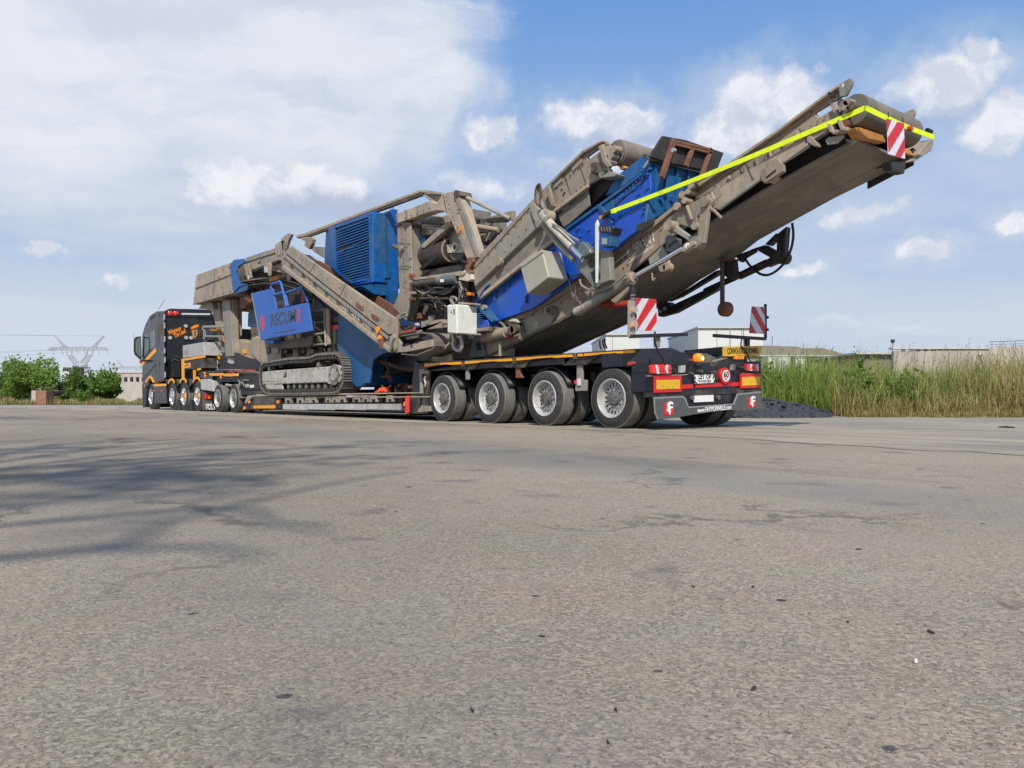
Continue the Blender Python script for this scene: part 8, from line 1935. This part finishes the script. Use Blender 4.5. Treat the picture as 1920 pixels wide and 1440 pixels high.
# ================================================================== litter on the ground
def flake(name, label, cat, uv, size, m, group=None, seed=0, thick=0.006, aspect=0.5):
    r = random.Random(seed + int(uv[0])); c = Z(uv[0], uv[1], 0.006)
    bm = bmesh.new(); n = 7; a0 = r.uniform(0, 6)
    top, bot = [], []
    for k in range(n):
        a = 2 * math.pi * k / n; q = size * r.uniform(0.7, 1.15)
        x, y = q * math.cos(a), q * aspect * math.sin(a)
        p = c + Vector((x * math.cos(a0) - y * math.sin(a0), x * math.sin(a0) + y * math.cos(a0), 0))
        bot.append(bm.verts.new(p)); top.append(bm.verts.new(p + Vector((0, 0, thick * r.uniform(0.7, 2.0)))))
    ct = bm.verts.new(c + Vector((0, 0, thick * 2.2)))
    for k in range(n):
        bm.faces.new((bot[k], bot[(k + 1) % n], top[(k + 1) % n], top[k])); bm.faces.new((top[k], top[(k + 1) % n], ct))
    bm.faces.new(bot[::-1]); bmesh.ops.recalc_face_normals(bm, faces=bm.faces)
    o = obj(name, bm, m, origin=c); tag(o, label, cat, group); return o
mdark = mat('dark_asphalt_crumb', (0.03, 0.032, 0.038), 0.7, 0.0, var=0.2)
for i, (u, v, s, lab) in enumerate([(1412, 1100, 0.012, 'dark elongated crumb, farthest left of the scattered crumbs on the yard'), (1465, 1126, 0.016, 'dark sliver right of the centre of the yard in a row of crumbs'), (1590, 1166, 0.011, 'dark crumb in the right part of the yard'),
                                    (1745, 1185, 0.017, 'larger dark sliver near the right edge of the yard'), (1413, 1291, 0.012, 'flat grey sliver low in the right half of the yard'), (1155, 1331, 0.0085, 'round dark pebble low in the middle of the yard'),
                                    (885, 1332, 0.010, 'dark bluish pebble low left of the middle of the yard'), (1015, 1193, 0.009, 'small dark pebble in the middle of the yard'), (1140, 1392, 0.0075, 'dark pebble at the bottom edge of the picture'),
                                    (1300, 1100, 0.010, 'tiny crumb just left of the row of slivers'), (767, 913, 0.02, 'dark pebble on the bluish wheel track'), (1610, 1030, 0.014, 'dark crumb on the far part of the yard at right')]):
    flake('asphalt_crumb', lab, 'crumb', (u, v), s * 0.72, mdark, 'dark crumbs lying on the yard', i, 0.0014, 0.3)
flake('paper_scrap', 'tiny white scrap lying on the yard at the lower right', 'paper scrap', (1718, 1242), 0.0045, M['white'], None, 3, 0.003, 0.6)
flake('twig', 'dark flat strip lying on the lay-by at the right', 'strip', (1888, 802), 0.16, mdark, None, 4, 0.012, 0.12)
# plastic bag caught in the grass
q = verge_pt(along(1640), 0.85); q.z += 0.32
lumpy('plastic_bag', 'crumpled pale blue white plastic bag caught in the grass at the right', 'plastic bag', q, (0.17, 0.12, 0.06), M['white'], 8)
# loose grit, scattered over the near yard
def grit():
    r = np.random.default_rng(4); n = 4200
    Yd = 0.9 * np.exp(r.uniform(0, 1, n) * np.log(9.0)); Xd = r.uniform(-0.72, 0.72, n) * Yd
    bx = CAM.x + Xd * S_ - Yd * C_; by = CAM.y + Xd * C_ + Yd * S_
    s = r.uniform(0.0012, 0.0038, n) * (1 + 0.1 * Yd / 3)
    keep = by < -2.0 - 0.0; bx, by, s = bx[keep], by[keep], s[keep]; n = len(s)
    a = r.uniform(0, 6.28, n)
    base = np.array([[1, 0, 0], [0, 1, 0], [-1, 0, 0], [0, -1, 0], [0, 0, 0.8]])
    jit = r.uniform(0.6, 1.2, (n, 5, 1)); V = base[None] * jit * s[:, None, None]
    ca, sa = np.cos(a)[:, None], np.sin(a)[:, None]
    x = V[:, :, 0] * ca - V[:, :, 1] * sa + bx[:, None]; y = V[:, :, 0] * sa + V[:, :, 1] * ca + by[:, None]; z = V[:, :, 2] + 0.0042
    Vv = np.stack([x, y, z], 2).reshape(-1, 3); tri = np.array([[0, 1, 4], [1, 2, 4], [2, 3, 4], [3, 0, 4]])
    Fq = (np.arange(n)[:, None, None] * 5 + tri[None]).reshape(-1, 3)
    k = r.uniform(0, 1, (n, 1)); c = np.repeat(np.array([0.12, 0.11, 0.10]) * (1 - k) + np.array([0.27, 0.235, 0.185]) * k, 5, 0)
    m = vcol_mat('loose_grit', 0.9, 0.0)
    o = mesh_from('loose_grit', Vv, Fq, c, m, kind='stuff'); o['label'] = 'loose sandy grit strewn over the asphalt yard'; o['category'] = 'grit'
grit()
# stones and crumbs of earth that have rolled from the verge onto the lay-by
def verge_stones():
    r = np.random.default_rng(12); n = 900
    a = r.uniform(E0, E1, n); s = r.normal(-0.25, 0.32, n); base = np.array([verge_pt(x, y)[:] for x, y in zip(a, s)])
    base[:, 2] = np.where(s < 0.05, 0.004, base[:, 2]); sz = r.uniform(0.006, 0.03, n) * r.uniform(0.4, 1, n)
    oc = np.array([[1, 0, 0], [0, 1, 0], [-1, 0, 0], [0, -1, 0], [0.2, 0.1, 0.75]])
    V = (oc[None] * r.uniform(0.6, 1.25, (n, 5, 1)) * sz[:, None, None] + base[:, None, :]).reshape(-1, 3)
    tri = np.array([[0, 1, 4], [1, 2, 4], [2, 3, 4], [3, 0, 4]]); Fq = (np.arange(n)[:, None, None] * 5 + tri[None]).reshape(-1, 3)
    k = r.uniform(0, 1, (n, 1)); c = np.repeat(np.array([0.14, 0.115, 0.085]) * (1 - k) + np.array([0.36, 0.31, 0.24]) * k, 5, 0)
    o = mesh_from('verge_stones', V, Fq, c, vcol_mat('pale_stones', 0.9, 0.0), kind='stuff'); o['label'] = 'small stones and earth crumbs along the foot of the grass verge'; o['category'] = 'stones'
verge_stones()
q = Z(1889, 771, 0.05); bm = bmesh.new(); add_tube(bm, [q, q + Vector((0.02, 0, 0.08)), q + Vector((0.06, 0.01, 0.13))], [0.03, 0.035, 0.015], 7)
tag(obj('plastic_scrap', bm, M['white'], smooth=True), 'upright pale scrap of plastic at the grass edge near the right side', 'plastic scrap')
# soil fringe: uneven band of dry sandy earth in front of the grass
def fringe():
    rows = []; n = 140; bm = bmesh.new(); r = random.Random(6)
    A_, B_ = [], []
    for i in range(n + 1):
        a = E0 + (E1 - E0) * i / n
        p = verge_pt(a, -0.55 - 0.28 * math.sin(i * 0.7) - r.uniform(0, 0.25)); p.z = 0.003; q = verge_pt(a, 0.3); q.z += 0.012
        A_.append(bm.verts.new(p)); B_.append(bm.verts.new(q))
    for i in range(n): bm.faces.new((A_[i], A_[i + 1], B_[i + 1], B_[i]))
    bmesh.ops.recalc_face_normals(bm, faces=bm.faces)
    if sum(f.normal.z for f in bm.faces) < 0: bmesh.ops.reverse_faces(bm, faces=bm.faces)
    m = mat('dry_sandy_soil', (0.30, 0.25, 0.18), 0.95, 0.0, (0.19, 0.155, 0.105), 0.5, 3, bump=0.5)
    obj('soil_fringe', bm, m, kind='structure')
fringe()
